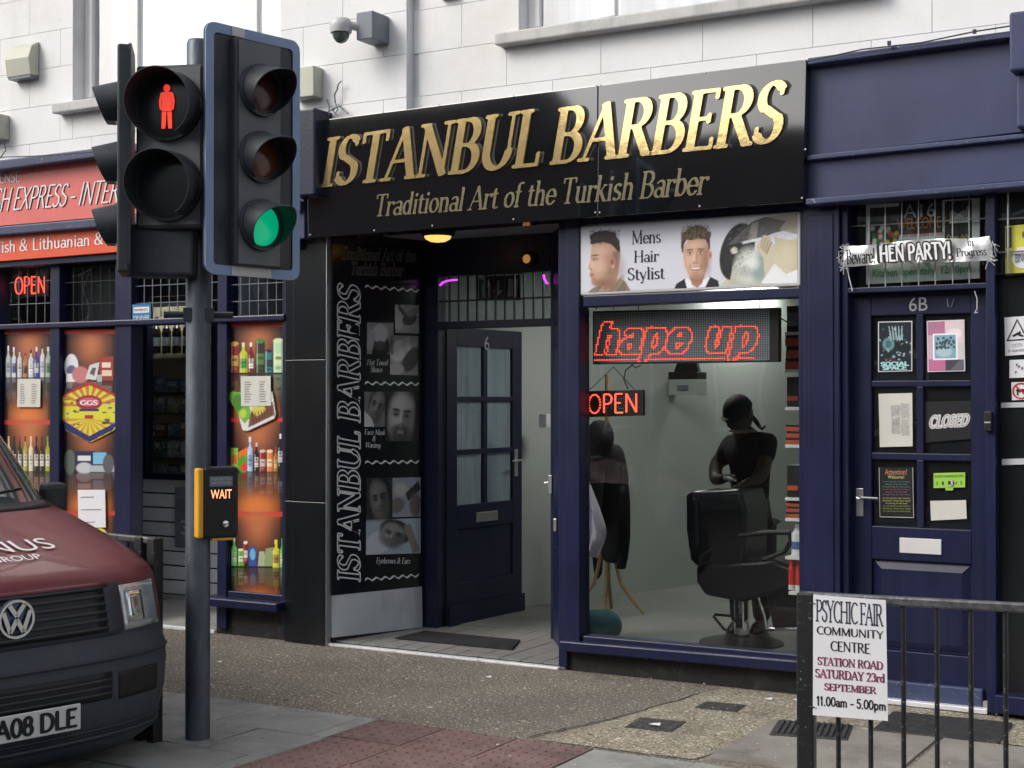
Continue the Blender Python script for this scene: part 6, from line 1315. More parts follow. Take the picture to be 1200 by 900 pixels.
def visor(r, ln, top=200, seg=26, th=.004, tilt=.1, cutf=.55, pw=1.6):
    """open hood: cylinder wall along +X, cut back towards the bottom"""
    v = []; f = []; a0 = R(90 - top / 2 - 25 * 0); n = seg
    for i in range(n + 1):
        a = R(90 - 150 + 300 * i / n); t = abs(i / n - .5) * 2     # 0 at the top, 1 at the bottom ends
        L = ln * (1 - cutf * t ** pw)
        for rr in (r, r - th):
            v += [(0, rr * math.cos(a), rr * math.sin(a)), (L, rr * math.cos(a) * .98, rr * math.sin(a) * .98 - tilt * L * (1 + math.sin(a)) * .5)]
    for i in range(n):
        k = i * 4; q = k + 4
        f += [(k, k + 1, q + 1, q), (k + 2, q + 2, q + 3, k + 3), (k + 1, k + 3, q + 3, q + 1), (k, q, q + 2, k + 2)]
    f += [(0, 2, 3, 1), (n * 4, n * 4 + 1, n * 4 + 3, n * 4 + 2)]
    return MB().add(v, f)
def lens_mesh(r, bulge=.02): return MB().lathe([(r, 0), (r * .9, bulge * .5), (r * .6, bulge * .85), (r * .05, bulge)], (0, 0, 0), 'x', 24)
def at_(o, mb, name, m, x, y, z, bevel=0, sm=False):
    me = mb.mesh(name); me.transform(Matrix.Translation((x, y, z))); q = link(name, me, m, o, local=True)
    if bevel: b = q.modifiers.new('bevel', 'BEVEL'); b.width = bevel; b.segments = 3; b.limit_method = 'ANGLE'; b.angle_limit = R(40)
    if sm: smooth(q)
    return q
def ctr(px, py): return (px - 231.5) / FPX * zd, PR(px, py, zd).z - bz
# right-hand three-aspect head with bordered backing board
ox, oz = ctr(295, 182)
h = head('vehicle_signal_head', (ox, .12), oz, R(36))
BW, BH = .275, .575
def rrect(w, hh, r, n=6):
    p = []
    for cx_, cz_, a0 in ((w - r, hh - r, 0), (-w + r, hh - r, 90), (-w + r, -hh + r, 180), (w - r, -hh + r, 270)):
        for k in range(n + 1): a = R(a0 + 90 * k / n); p.append((cx_ + r * math.cos(a), cz_ + r * math.sin(a)))
    return p
at_(h, MB().prism([(0, y, z) for y, z in rrect(BW, BH, .05)], (-.012, 0, 0)), 'backing_board', 'sig_black', -.01, 0, 0)
o1, i1 = rrect(BW, BH, .05), rrect(BW - .045, BH - .045, .02); n = len(o1)
at_(h, MB().add([(0, y, z) for y, z in o1] + [(0, y, z) for y, z in i1] + [(-.006, y, z) for y, z in o1] + [(-.006, y, z) for y, z in i1], [(k, (k + 1) % n, (k + 1) % n + n, k + n) for k in range(n)] + [(k, k + 2 * n, (k + 1) % n + 2 * n, (k + 1) % n) for k in range(n)]), 'reflective_border', 'sig_border', -.003, 0, 0)
for (y0, y1, z0, z1) in ((-.10, .13, -BH + .001, -BH + .044), (.06, .13, BH - .044, BH - .001)): at_(h, MB().box((0, -y1, z0), (.002, -y0, z1)), 'reflective_patch', 'cctv_white', -.001, 0, 0)
at_(h, MB().box((-.12, -.135, -.53), (.035, .135, .52)), 'housing', 'sig_black', 0, 0, 0, .012)
at_(h, MB().box((.036, -.12, -.52), (.04, .12, .51)), 'front_plate', 'sig_grey', 0, 0, 0)
for k, (zz, m_) in enumerate(((.29, 'lens_red'), (-.02, 'lens_amber'), (-.335, 'green_light'))):
    at_(h, MB().lathe([(.122, 0), (.122, .03), (.110, .032), (.104, .02)], (0, 0, 0), 'x', 28), 'bezel', 'sig_black', .036, 0, zz, 0, True)
    at_(h, lens_mesh(.104), 'lens', m_, .05, 0, zz, 0, True)
    at_(h, visor(.116, .205, tilt=.22, cutf=.90, pw=.95), 'visor', 'sig_black', .06, 0, zz, 0, True)
# red man / green man head facing the crossing
ox, oz = ctr(200, 182)
h = head('pedestrian_signal_head', (ox, .10), oz, R(-21))
at_(h, MB().box((-.13, -.165, -.36), (.02, .165, .40)), 'housing', 'sig_black', 0, 0, 0, .015)
at_(h, MB().box((.021, -.15, -.34), (.025, .15, .385)), 'front_plate', 'sig_grey', 0, 0, 0)
for k, (zz, lit) in enumerate(((.205, True), (-.165, False))):
    at_(h, MB().lathe([(.162, 0), (.162, .03), (.15, .034), (.146, .01)], (0, 0, 0), 'x', 32), 'bezel', 'sig_black', .022, 0, zz, 0, True)
    at_(h, lens_mesh(.146, .006), 'lens', 'lens_dark', .034, 0, zz, 0, True)
    at_(h, visor(.160, .15, tilt=.04, cutf=.35), 'visor', 'sig_black', .05, 0, zz, 0, True)
man = [(0, .098, .022), ]
mb = MB()
def pp(pts): mb.prism([(.0435, y, z) for y, z in pts], (.003, 0, 0))
pp([(.018 * math.cos(a), .088 + .020 * math.sin(a)) for a in [k * math.pi / 5 for k in range(10)]])
pp([(-.034, .062), (-.022, .068), (.022, .068), (.034, .062), (.042, .02), (.036, -.022), (.028, -.022), (.030, .02), (.026, .045), (.026, -.03), (-.026, -.03), (-.026, .045), (-.030, .02), (-.028, -.022), (-.036, -.022), (-.042, .02)])
pp([(-.026, -.033), (-.003, -.033), (-.006, -.10), (-.010, -.118), (-.028, -.118)]); pp([(.026, -.033), (.003, -.033), (.006, -.10), (.010, -.118), (.028, -.118)])
mb.v = [(x, y * .9, z * .9) for x, y, z in mb.v]; at_(h, mb, 'red_man', 'red_man', .006, 0, .205)
# edge-on vehicle head with three hoods pointing down the road
ox, oz = ctr(148, 190)
h = head('vehicle_signal_head', (ox, -.03), oz, R(-91))
at_(h, MB().box((-.03, -.15, -.53), (.03, .15, .52)), 'housing', 'sig_black', 0, 0, 0, .012)
at_(h, MB().prism([(0, y, z) for y, z in rrect(.16, .53, .05)], (-.012, 0, 0)), 'backing_board', 'sig_black', -.02, 0, 0)
for zz in (.27, -.01, -.30):
    at_(h, lens_mesh(.105), 'lens', 'lens_dark', .035, 0, zz, 0, True); at_(h, visor(.105, .125, tilt=.25, cutf=.55), 'visor', 'sig_black', .03, 0, zz, 0, True)
# rear housing behind the pole and the lower box
ox, oz = ctr(192, 297); h = head('lower_housing', (ox, .02), oz, R(-15)); at_(h, MB().box((-.10, -.16, -.115), (.06, .16, .13)), 'lower_cover', 'sig_black', 0, 0, 0, .02)
ox, oz = ctr(228, 62)
hx = head('mounting_brackets', (0, 0), 0, 0)
for (a, b) in ((3.0, -.22), (2.02, -.20)):
    z_ = a; mb = MB()
    mb.tube([(-.01, -.16, z_), (-.01, .16, z_)], .016, 8); mb.box((-.05, -.07, z_ - .03), (.05, .07, z_ + .03)); at_(hx, mb, 'bracket', 'sig_black', 0, 0, 0)
at_(hx, MB().tube([(.03, -.21, 3.05), (.03, -.10, 3.12), (.03, -.02, 3.12), (.02, -.0, 3.05)], .008, 6), 'cable_loop', 'sig_black', 0, 0, 0)
# push button WAIT unit
ox, oz = ctr(255, 588); h = head('wait_unit', (ox, .05), oz, R(17))
at_(h, MB().box((-.05, -.078, -.165), (.035, .085, .165)), 'case', 'black', 0, 0, 0, .012)
at_(h, MB().box((-.055, -.085, -.168), (.022, .118, .162)), 'yellow_back', 'yellow', 0, -.022 + -.0, 0, .012) if False else at_(h, MB().box((-.06, -.108, -.165), (.028, -.0785, .16)), 'yellow_side', 'yellow', 0, 0, 0, .01)
at_(h, MB().box((.0, -.04, -.178), (.03, .06, -.166)), 'yellow_foot', 'yellow', 0, 0, 0, .003)
at_(h, MB().box((.036, -.055, .075), (.0375, .055, .122)), 'instruction_label', 'cctv_grey', 0, 0, 0); at_(h, MB().box((.036, -.055, .012), (.0370, .055, .066)), 'display', 'lens_dark', 0, 0, 0)
at_(h, MB().lathe([(.016, 0), (.015, .008), (.004, .010)], (0, 0, 0), 'x', 16), 'push_button', 'chrome', .036, .02, -.10)
bpy.context.view_layer.update()
Hw = world_of(h)
wq = Quad(*[Hw @ Vector((.038, y, z)) for y, z in ((-.05, .060), (.05, .060), (.05, .018), (-.05, .018))])
if wq.n.dot(CO - wq.tl) < 0: wq.n.negate()
put(sans_mesh('WAIT'), wq, 'lettering', 'wait_on', h, w=.001)
for v_, tx in ((.5, 'PUSH BUTTON'), (.0, 'WAIT FOR SIGNAL')):
    iq = Quad(*[Hw @ Vector((.038, y, z)) for y, z in ((-.048, .098 + v_ * .036), (.048, .098 + v_ * .036), (.048, .085 + v_ * .036), (-.048, .085 + v_ * .036))]); put(sans_mesh(tx), iq, 'lettering', 'cctv_white', h, w=.001)

# ================================================================ GUARD RAILS
def rail(label, x0, y0, x1, y1, h, step, posts, z0=-.02, low=.12):
    t = thing('guard_railing', label, 'railing', (x0, y0, z0), math.atan2(y1 - y0, x1 - x0), 'black guard railings along the kerb'); L = math.hypot(x1 - x0, y1 - y0)
    MB().box((0, -.016, h - .03), (L, .016, h)).build('top_rail', 'rail_top', t, .006, local=True)
    MB().box((0, -.010, low), (L, .010, low + .03)).build('bottom_rail', 'rail', t, .003, local=True)
    bar = MB().tube([(0, 0, low + .03), (0, 0, h - .03)], .008, 8).mesh('bar'); bar.materials.append(M['rail'])
    pst = MB().box((-.028, -.028, 0), (.028, .028, h - .001)).mesh('post'); pst.materials.append(M['rail'])
    k = step
    while k < L - .02:
        o = bpy.data.objects.new('bar', bar); C.objects.link(o); o.parent = t; o.location = (k, 0, 0); k += step
    for p in posts:
        o = bpy.data.objects.new('post', pst); C.objects.link(o); o.parent = t; o.location = (p, 0, 0)
        b = o.modifiers.new('bevel', 'BEVEL'); b.width = .006; b.segments = 2
    return t
ra_ = PR(945, 693.5, 4.77); rb2 = CO + ray(1199, 706.5) * ((ra_.z - CO.z) / ray(1199, 706.5).z)
d_ = (rb2 - ra_); d_.z = 0; u_ = d_.normalized(); ry = ra_.y
ah = .99
e_ = ra_ + u_ * 4
rail('black guard railing on the right carrying the fair poster', ra_.x, ra_.y, e_.x, e_.y, ra_.z + .02, .1035, [0, 1.9, 3.8])
# second thin post beside the main one
lp_ = G(181, 874, -.02); lq = lp_ - Vector((math.cos(R(-9)) * 1.2, math.sin(R(-9)) * 1.2, 0))
hL = PR(150, 629, (Vector((lp_.x - .1, lp_.y, 0)) - CO).dot(CF)).z + .02
rail('black guard railing on the left, partly hidden by the van', lq.x, lq.y, lp_.x, lp_.y, hL, .11, [0, 1.10, 1.2])
# fair poster
fp = thing('fair_poster', 'white PSYCHIC FAIR poster tied to the right guard railing', 'poster')
ya, yb = (ra_.x, ra_.y - .034), (rb2.x, rb2.y - .034)
q = Quad(PV(953, 697, ya, yb), PV(1038, 703.5, ya, yb), PV(1040.5, 845, ya, yb), PV(952.5, 838, ya, yb)); board(q, .004, 'board', 'paper', fp)
NV = mat('slate_ink', (.035, .045, .075), .5, var=0); PU = mat('plum_ink', (.20, .03, .08), .5, var=.5, scale=9); M['ink_slate'] = NV
for (tx, u0, v0, u1, v1, pn, se, m_, tr) in (('PSYCHIC FAIR', .035, .78, .965, .965, (.066, .034, R(8)), True, NV, -.06), ('COMMUNITY', .05, .675, .96, .745, (.075, .045, R(6)), False, 'ink', -.03), ('CENTRE', .24, .545, .78, .63, (.075, .045, R(6)), False, 'ink', -.03),
    ('STATION ROAD', .06, .42, .95, .49, (.10, .05, 0), True, PU, 0), ('SATURDAY 23rd', .03, .315, .97, .39, (.10, .05, 0), True, PU, 0), ('SEPTEMBER', .155, .215, .86, .275, (.10, .05, 0), True, PU, 0), ('11.00am - 5.00pm', .05, .06, .975, .165, (.085, .075, 0), False, 'ink', .02)):
    word(tx, sub(q, u0, v0, u1, v1), 'lettering', m_, fp, pen=pn, serif=se, w=.001, track=tr, res=1 / 30)
mb = MB()
for u in (.03,): 
    for v in (.93, .07): c_ = q.at(u, v, .002); mb.tube([c_ + Vector((-.02, 0, 0)), c_ + Vector((.0, -.003, 0))], .002, 5)
mb.build('cable_ties', 'cable', fp)

# ================================================================ VAN
VS = .955; HD = R(-11.5)
vl = PR(25, 728, 5.85); vh = Vector((math.cos(HD), math.sin(HD), 0))
van = thing('van', 'maroon van with grey bumper and white bonnet lettering turning past the kerb', 'van', (vl.x, vl.y, -.085), HD)
# stations by height: front x, half width, rear x
STN = [(.17, -.10, .84, -4.5), (.24, -.02, .90, -4.72), (.42, .0, .94, -4.80), (.55, .0, .95, -4.82), (.62, -.01, .95, -4.82), (.66, -.035, .95, -4.82), (.70, -.045, .95, -4.82), (.735, -.05, .95, -4.82), (.78, -.06, .95, -4.82), (.93, -.10, .945, -4.82), (.965, -.13, .94, -4.82), (1.00, -.20, .935, -4.82), (1.05, -.34, .93, -4.81), (1.12, -.58, .92, -4.81),
       (1.19, -.84, .91, -4.80), (1.235, -1.02, .90, -4.80), (1.40, -1.19, .875, -4.78), (1.60, -1.40, .84, -4.75), (1.78, -1.60, .80, -4.72), (1.88, -1.76, .76, -4.68), (1.93, -1.95, .70, -4.6), (1.955, -2.25, .60, -4.45)]
def interp(z):
    for a, b in zip(STN[:-1], STN[1:]):
        if z <= b[0]: t = max(0, (z - a[0]) / (b[0] - a[0])); return [a[i] + (b[i] - a[i]) * t for i in range(4)]
    return list(STN[-1])
def front(y, z):
    _, xf, w, xr = interp(z); t = min(.999, abs(y) / w); ex = .30
    return Vector((xf - .10 * t ** 2 - ex * (1 - (1 - t ** 5) ** .5), y, z)) * VS
NY = 44; mb = MB(); ring = []
for (z, xf, w, xr) in STN:
    pts = []
    for k in range(NY + 1):
        s = -1 + 2 * k / NY; s = math.copysign(abs(s) ** .75, s); t = abs(s); y = s * w; pts.append((xf - .10 * t ** 2 - .30 * (1 - max(0, 1 - t ** 5) ** .5), y, z))
    for k in range(12): pts.append((pts[NY][0] + (xr + .05 - pts[NY][0]) * (k + 1) / 12, w, z))
    for k in range(8): pts.append((xr, w - .08 - (2 * w - .16) * k / 7, z))
    for k in range(12): pts.append((xr + .05 + (pts[0][0] - xr - .05) * (k) / 12, -w, z))
    ring.append([tuple(c * VS for c in p) for p in pts])
n = len(ring[0]); v = [p for r_ in ring for p in r_]; f = []; mi = []
for i in range(len(STN) - 1):
    for k in range(n):
        f.append((i * n + k, i * n + (k + 1) % n, (i + 1) * n + (k + 1) % n, (i + 1) * n + k)); z = (STN[i][0] + STN[i + 1][0]) / 2
        xx = v[f[-1][0]][0] / VS; fr_ = k < NY
        m_ = 0
        if z < .733 and (fr_ and abs(v[f[-1][0]][1]) < .90): m_ = 1
        if z < .60 and xx > -.5: m_ = 1
        if z < .36: m_ = 1
        if fr_ and 1.24 < z < 1.90 and abs(v[f[-1][0]][1]) < .80: m_ = 2
        if (not fr_) and 1.24 < z < 1.78 and -2.3 < xx < -1.35: m_ = 2
        mi.append(m_)
f.append(tuple((len(STN) - 1) * n + k for k in range(n))); mi.append(0); f.append(tuple(range(n))[::-1]); mi.append(1)
me = bpy.data.meshes.new('body'); me.from_pydata(v, [], f); me.polygons.foreach_set('material_index', mi)
bm = bmesh.new(); bm.from_mesh(me); bmesh.ops.recalc_face_normals(bm, faces=bm.faces); bm.to_mesh(me); bm.free()
for q_ in ('maroon', 'bumper', 'screen_glass'): me.materials.append(M[q_])
body = link('body', me, None, van, local=True); smooth(body, 50)
def patch(y0, y1, z0, z1, e, name, m, par=van, ny=14, nz=6, corner=0.0):
    v = []; f = []
    for j in range(nz + 1):
        for i in range(ny + 1):
            u, w_ = i / ny, j / nz; y = y0 + (y1 - y0) * u; z = z0 + (z1 - z0) * w_
            p = front(y, z); v.append((p.x + e * VS, p.y, p.z))
    for j in range(nz):
        for i in range(ny): k = j * (ny + 1) + i; f.append((k, k + 1, k + ny + 2, k + ny + 1))
    me = bpy.data.meshes.new(name); me.from_pydata(v, [], f); o = link(name, me, m, par, local=True); smooth(o, 60)
    s = o.modifiers.new('thickness', 'SOLIDIFY'); s.thickness = .012; s.offset = -1; return o
patch(-.556, .556, .70, .93, .003, 'grille_surround', 'bumper'); patch(-.47, .47, .72, .925, .008, 'grille', 'ink')
for z in (.735, .77, .805, .84, .875, .91): patch(-.47, .47, z, z + .013, .018, 'grille_bar', 'sig_black', nz=1)
patch(-.50, .50, .925, .94, .016, 'grille_trim', 'maroon', nz=1)
for s in (-1, 1):
    a, b = sorted((s * .565, s * .82)); o = patch(a, b, .715, .915, .012, 'headlight', 'lamp_glass'); 
    a, b = sorted((s * .60, s * .70)); patch(a, b, .75, .88, .016, 'reflector', 'chrome', o, 6, 4)
    a, b = sorted((s * .50, s * .76)); patch(a, b, .42, .54, .004, 'side_intake', 'ink'); 
    a, b = sorted((s * .885, s * .925))
patch(-.46, .46, .43, .55, .004, 'lower_intake', 'ink')
for z in (.45, .48, .51): patch(-.46, .46, z, z + .012, .010, 'intake_bar', 'sig_black', nz=1)
patch(-.90, .90, .600, .612, .016, 'bumper_crease', 'sig_black', nz=1, ny=30); patch(-.9, .9, .255, .275, .012, 'bumper_lip', 'sig_black', nz=1, ny=30); patch(-.9, .9, .295, .305, .010, 'bumper_lip', 'sig_black', nz=1, ny=30)
# number plate
pz0, pz1 = .335, .447
pl = MB().box((.030 * VS, -.26 * VS, pz0 * VS), (.042 * VS, .26 * VS, pz1 * VS)).build('number_plate', 'plate', van, .004, local=True)
Vw = world_of(van); 
def vq(x, y0, y1, z0, z1): return Quad(*[Vw @ (Vector(p) * VS) for p in ((x, y0, z1), (x, y1, z1), (x, y1, z0), (x, y0, z0))])
put(sans_mesh('WA08 DLE'), vq(.043, -.235, .235, pz0 + .018, pz1 - .018), 'lettering', 'ink', pl, w=.001) if False else None
o = word('WA08 DLE', vq(.043, -.235, .242, pz0 + .013, pz1 - .013), 'lettering', 'ink', pl, pen=(.105, .085, 0), serif=False, w=.0015)
# round emblem
em = MB().lathe([(.083, 0), (.083, .012), (.078, .018), (.070, .018), (.068, .008), (.0, .006)], (.0, 0, 0), 'x', 32); ez = .832; eb = front(0, ez)
me = em.mesh('emblem'); me.transform(Matrix.Scale(VS, 4)); me.transform(Matrix.Translation((eb.x + .014, 0, eb.z))); em_o = link('emblem', me, mat('emblem_ground', (.10, .13, .20), .15, .6, var=0), van, local=True); smooth(em_o)
mb = MB()
def stroke(a, b, w_=.0095):
    a, b = Vector((0, *a)), Vector((0, *b)); d = (b - a).normalized(); s_ = Vector((0, -d.z, d.y)) * w_; mb.prism([tuple(x) for x in (a + s_, b + s_, b - s_, a - s_)], (.008, 0, 0))
for a, b in (((-.034, .060), (0, .012)), ((.034, .060), (0, .012)), ((-.062, .032), (-.030, -.056)), ((-.030, -.056), (0, -.002)), ((0, -.002), (.030, -.056)), ((.030, -.056), (.062, .032))): stroke(a, b)
n = 32; mb.add([(x_, r_ * math.cos(k * 2 * math.pi / n), r_ * math.sin(k * 2 * math.pi / n)) for x_ in (.0, .008) for r_ in (.083, .072) for k in range(n)], [(2 * n + k, 2 * n + (k + 1) % n, 3 * n + (k + 1) % n, 3 * n + k) for k in range(n)] + [(k + n, (k + 1) % n + n, (k + 1) % n + 3 * n, k + 3 * n) for k in range(n)] + [(k, (k + 1) % n, (k + 1) % n + 2 * n, k + 2 * n) for k in range(n)])
me = mb.mesh('monogram'); me.transform(Matrix.Scale(VS, 4)); me.transform(Matrix.Translation((eb.x + .030, 0, eb.z))); link('monogram', me, 'chrome', em_o, local=True)
# bonnet lettering laid on the curved bonnet
def bonnet_text(tx, y0, y1, z0, z1, m):
    me = sans_mesh(tx); nv_ = len(me.vertices); xs = [v_.co.x for v_ in me.vertices]; ys = [v_.co.y for v_ in me.vertices]
    for v_ in me.vertices:
        y = y0 + (v_.co.x - min(xs)) / (max(xs) - min(xs)) * (y1 - y0); z = z0 + (v_.co.y - min(ys)) / (max(ys) - min(ys)) * (z1 - z0)
        p = front(y, z); v_.co = (p.x + .006, p.y, p.z + .006)
    return link('lettering', me, m, van, local=True)
bonnet_text('MINUS', -.10, .43, 1.070, 1.108, 'white_print'); bonnet_text('GROUP', .04, .29, 1.040, 1.058, 'white_print')
mb = MB(); pts = [front(y, z) for y, z in ((-.25, 1.14), (-.05, 1.165), (.0, 1.145))]; mb.tube([(p.x + .004, p.y, p.z + .006) for p in pts], .006, 5); mb.build('swoosh', 'white_print', van, local=True)
# door mirrors, wheels, wipers, pillars
for s in (-1, 1):
    me = MB().box((-1.42, s * .90, 1.16), (-1.32, s * 1.04, 1.32)); v2 = [tuple(c * VS for c in p) for p in me.v]; me.v = v2; me.build('mirror', 'sig_black', van, .03, local=True)
    for xw in (-.92, -3.9):
        wv = thing('wheel', '', '') if False else bpy.data.objects.new('wheel', None)
        C.objects.link(wv) if wv.name not in C.objects else None; wv.parent = van; wv.location = (xw * VS, s * .86 * VS, .325 * VS)
        MB().lathe([(.20, -.10), (.31, -.10), (.325, -.08), (.325, .08), (.31, .10), (.20, .10)], axis='y', seg=28).build('tyre', 'tyre', wv, local=True); MB().lathe([(.20, -.07), (.20, .08), (.05, .06)], axis='y', seg=20).build('rim', 'steel', wv, local=True)
for yy in (-.5, .15):
    p0_, p1_ = front(yy, 1.25), front(yy + .5, 1.30); MB().tube([(p0_.x + .03, p0_.y, p0_.z + .01), (p1_.x + .03, p1_.y, p1_.z + .01)], .008, 6).build('wiper', 'ink', van, local=True)
patch(-.86, .86, 1.215, 1.245, .012, 'scuttle', 'ink', nz=1, ny=26)
# ================================================================ ROOM CONTENTS AND SMALL FIXINGS
# scrolling LED display behind the glass
YE = .13
ld = thing('led_display', 'long dot matrix LED display scrolling red words in the window', 'LED display')
q = QP((694.5, 364.5), (912.5, 360.5), (912.5, 424), (694.5, 427), YE)
board(q, .05, 'case', 'black', ld, .003); nx, nz = 100, 29
dq_ = sub(q, .008, .03, .955, .97)
# lit pattern: outlines of slanted letters
pat = np.zeros((nz, nx), bool); pen = (.135, .125, 0.0); tx = 'hape up'; sh = .28; em_ = 20.0; base_r = 7; x0 = -1.0
XSc, YSc = 22.0, 24.0
cx_ = .5
for ch in tx:
    xs, ys, F = glyph_field(ch, (.125, .10, 0.0), False, 1 / 40)
    for lp_ in contours(xs, ys, F):
        L_ = len(lp_)
        for i in range(L_):
            (ax_, ay_), (bx_, by_) = lp_[i], lp_[(i + 1) % L_]
            for t in (0, .5):
                x, y = ax_ + (bx_ - ax_) * t, ay_ + (by_ - ay_) * t; c = int(round(cx_ + (x + y * sh * .8) * XSc)); yy_ = y * 21 if y < .66 else 13.9 + (y - .66) * 10; yy_ = yy_ if y > 0 else y * 14; r = int(round(base_r - 2 + yy_))
                if 0 <= c < nx and 0 <= r < nz: pat[r, c] = True
    cx_ += (GL[ch][0] + .16) * XSc * .885
pat[1, 0:27] = True; pat[1, 30:76] = True; pat[1, 80:92] = True; pat[1, 27:30] = False
def dots(mask, name, m, w):
    v = []; f = []
    for r in range(nz):
        for c in range(nx):
            if mask[r, c]:
                k = len(v); u, vv = (c + .5) / nx, (r + .5) / nz; du, dv = (.30 if m == 'led_on' else .36) / nx, (.32 if m == 'led_on' else .36) / nz
                v += [dq_.at(u - du, vv - dv, w), dq_.at(u + du, vv - dv, w), dq_.at(u + du, vv + dv, w), dq_.at(u - du, vv + dv, w)]; f.append((k, k + 1, k + 2, k + 3))
    o = MB().add(v, f).build(name, m, ld); tag(o, kind='stuff')
dots(~pat, 'unlit_dots', 'led_off', .002); dots(pat, 'lit_dots', 'led_on', .003)
mb = MB()
for px in (699, 719, 748, 890): a = P(px, 363, YE + .02); mb.tube([a, Vector((a.x + .01, a.y + .05, 2.6))], .003, 4)
mb.tube([P(912, 370, YE), P(917, 374, YE), P(924, 378, YE), P(930, 373, YE)], .004, 5)
mb.tube([P(742, 427, YE), P(733, 434, YE), P(731, 445, YE), P(736, 456, YE)], .004, 5); mb.tube([P(740, 427, YE), P(745, 431, YE), P(751, 428, YE)], .004, 5)
mb.build('cables', 'cable', ld)
# OPEN sign
os_ = thing('led_open_sign', 'small black box sign with red OPEN hanging in the barber window', 'LED sign')
q = QP((684, 458.5), (754, 456.5), (754, 487), (684, 489), YE); board(q, .03, 'case', 'black', os_, .004)
iq = sub(q, .07, .14, .93, .86); stroke_letters('OPEN', iq, 'lettering', 'led_on', os_, .0042, .0098, 0, .003); stroke_letters('OPEN', sub(q, .28, .3, .86, .68), 'unlit_lettering', 'led_blue', os_, .0018, 0, 0, .001)
mb = MB(); mb.tube([P(690, 458, YE), P(719, 430, YE)], .0025, 4); mb.tube([P(744, 457, YE), P(719, 430, YE)], .0025, 4); mb.build('hanging_wire', 'cable', os_)
# dark heater / speaker on the far wall
YW = 3.4
hb = thing('wall_bracket_set', 'small dark set on a white bracket on the barber room wall', 'wall unit')
c0 = P(800, 440, YW); MB().box((c0.x - .13, YW, c0.z - .03), (c0.x + .13, YW + .2, c0.z + .03)).build('case', 'black', hb, .006); MB().box((c0.x - .13, YW + .01, c0.z - .16), (c0.x + .13, YW + .2, c0.z - .035)).build('shelf_box', 'room_wall', hb, .004); MB().box((c0.x - .05, YW - .006, c0.z - .12), (c0.x + .05, YW + .0, c0.z - .08)).build('vent', 'cctv_grey', hb)
MB().prism([(c0.x - .10, YW + .05, c0.z + .031), (c0.x + .12, YW + .05, c0.z + .031), (c0.x + .08, YW + .05, c0.z + .17), (c0.x - .05, YW + .05, c0.z + .17)], (0, .05, 0)).build('mount', 'black', hb)
# switch on the white wall by the door
t = P(637, 493, 1.9); tag(MB().box((t.x - .03, 1.88, t.z - .05), (t.x + .035, 1.96, t.z + .05)).build('light_switch', 'white_plastic', None, .004), 'white switch box on the pale wall beyond the open door', 'switch')

# coat stand with jackets and towel
YCs = 1.95
cb = P(712, 700, YCs); cs_ = thing('coat_stand', 'bentwood coat stand with splayed feet inside the barber window', 'coat stand', (cb.x, YCs, .03))
mb = MB().tube([(0, 0, .25), (0, 0, 1.75)], .018, 8); mb.build('pole', 'wood', cs_, local=True)
for k in range(4):
    a = R(20 + 90 * k); c, s = math.cos(a), math.sin(a)
    MB().tube([(.02 * c, .02 * s, .62), (.05 * c, .05 * s, .42), (.10 * c, .10 * s, .22), (.22 * c, .22 * s, .06), (.27 * c, .27 * s, .012)], .015, 7).build('foot', 'wood', cs_, local=True)
    MB().tube([(.02 * c, .02 * s, 1.50), (.10 * c, .10 * s, 1.46), (.17 * c, .17 * s, 1.52), (.15 * c, .15 * s, 1.62)], .010, 6).build('hook', 'wood', cs_, local=True)
def loft(secs, name, m, parent=None, seg=16, wob=.0):
    """stack of (x, y, z, half width, half depth) ellipses"""
    v = []; rr = random.Random(len(secs) + seg)
    for j, (x, y, z, a, b) in enumerate(secs):
        for k in range(seg):
            th = 2 * math.pi * k / seg; w_ = 1 + wob * (math.sin(th * 5 + j * .7) * .6 + rr.uniform(-.5, .5)); v.append((x + a * math.cos(th) * w_, y + b * math.sin(th) * w_, z))
    n = len(secs); f = [(j * seg + k, j * seg + (k + 1) % seg, (j + 1) * seg + (k + 1) % seg, (j + 1) * seg + k) for j in range(n - 1) for k in range(seg)] + [tuple(range(seg))[::-1], tuple(range((n - 1) * seg, n * seg))]
    o = MB().add(v, f).build(name, m, parent); smooth(o, 60); sb = o.modifiers.new('soften', 'SUBSURF'); sb.levels = sb.render_levels = 1; return o
def pl_(px, py, y): return P(px, py, y)
def garment(name, label, outline, y, d, m='dark_fabric'):
    """outline rows: (py, px left, px right)"""
    secs = []
    for (py, a, b) in outline: A, B = P(a, py, y), P(b, py, y); secs.append(((A.x + B.x) / 2, y, A.z, (B.x - A.x) / 2, d * min(1, (B.x - A.x) / .25 + .2)))
    o = loft(secs, name, m, None, 18, .10); tag(o, label, name); return o
g_ = garment('jacket', 'long dark jacket hanging from the coat stand', [(520, 714, 722), (524, 712, 728), (532, 708, 731), (545, 707, 733), (562, 705, 737), (578, 706, 733), (600, 705, 736), (622, 704, 738), (640, 703, 736), (655, 707, 734), (659, 712, 733)], YCs - .12, .10)
bd = P(721, 545, YCs - .23); 
t = tag(garment('coat', 'black hooded coat bunched against the barber window post', [(492, 698, 708), (496, 694, 714), (506, 689, 718), (520, 686, 719), (530, 686, 714), (545, 685, 708), (575, 684, 704), (610, 684, 703)], YCs - .3, .12), cat='coat')
t = garment('coat', 'dark long coat hanging behind the white towel', [(520, 688, 706), (560, 686, 710), (600, 690, 709), (640, 694, 707), (680, 696, 706)], YCs + .1, .06)
sl_ = garment('jacket', 'empty sleeve of a dark jacket hanging lowest on the stand', [(545, 725, 733), (575, 728, 738), (610, 729, 739), (645, 727, 737), (664, 722, 734), (667, 723, 733)], YCs - .2, .05)
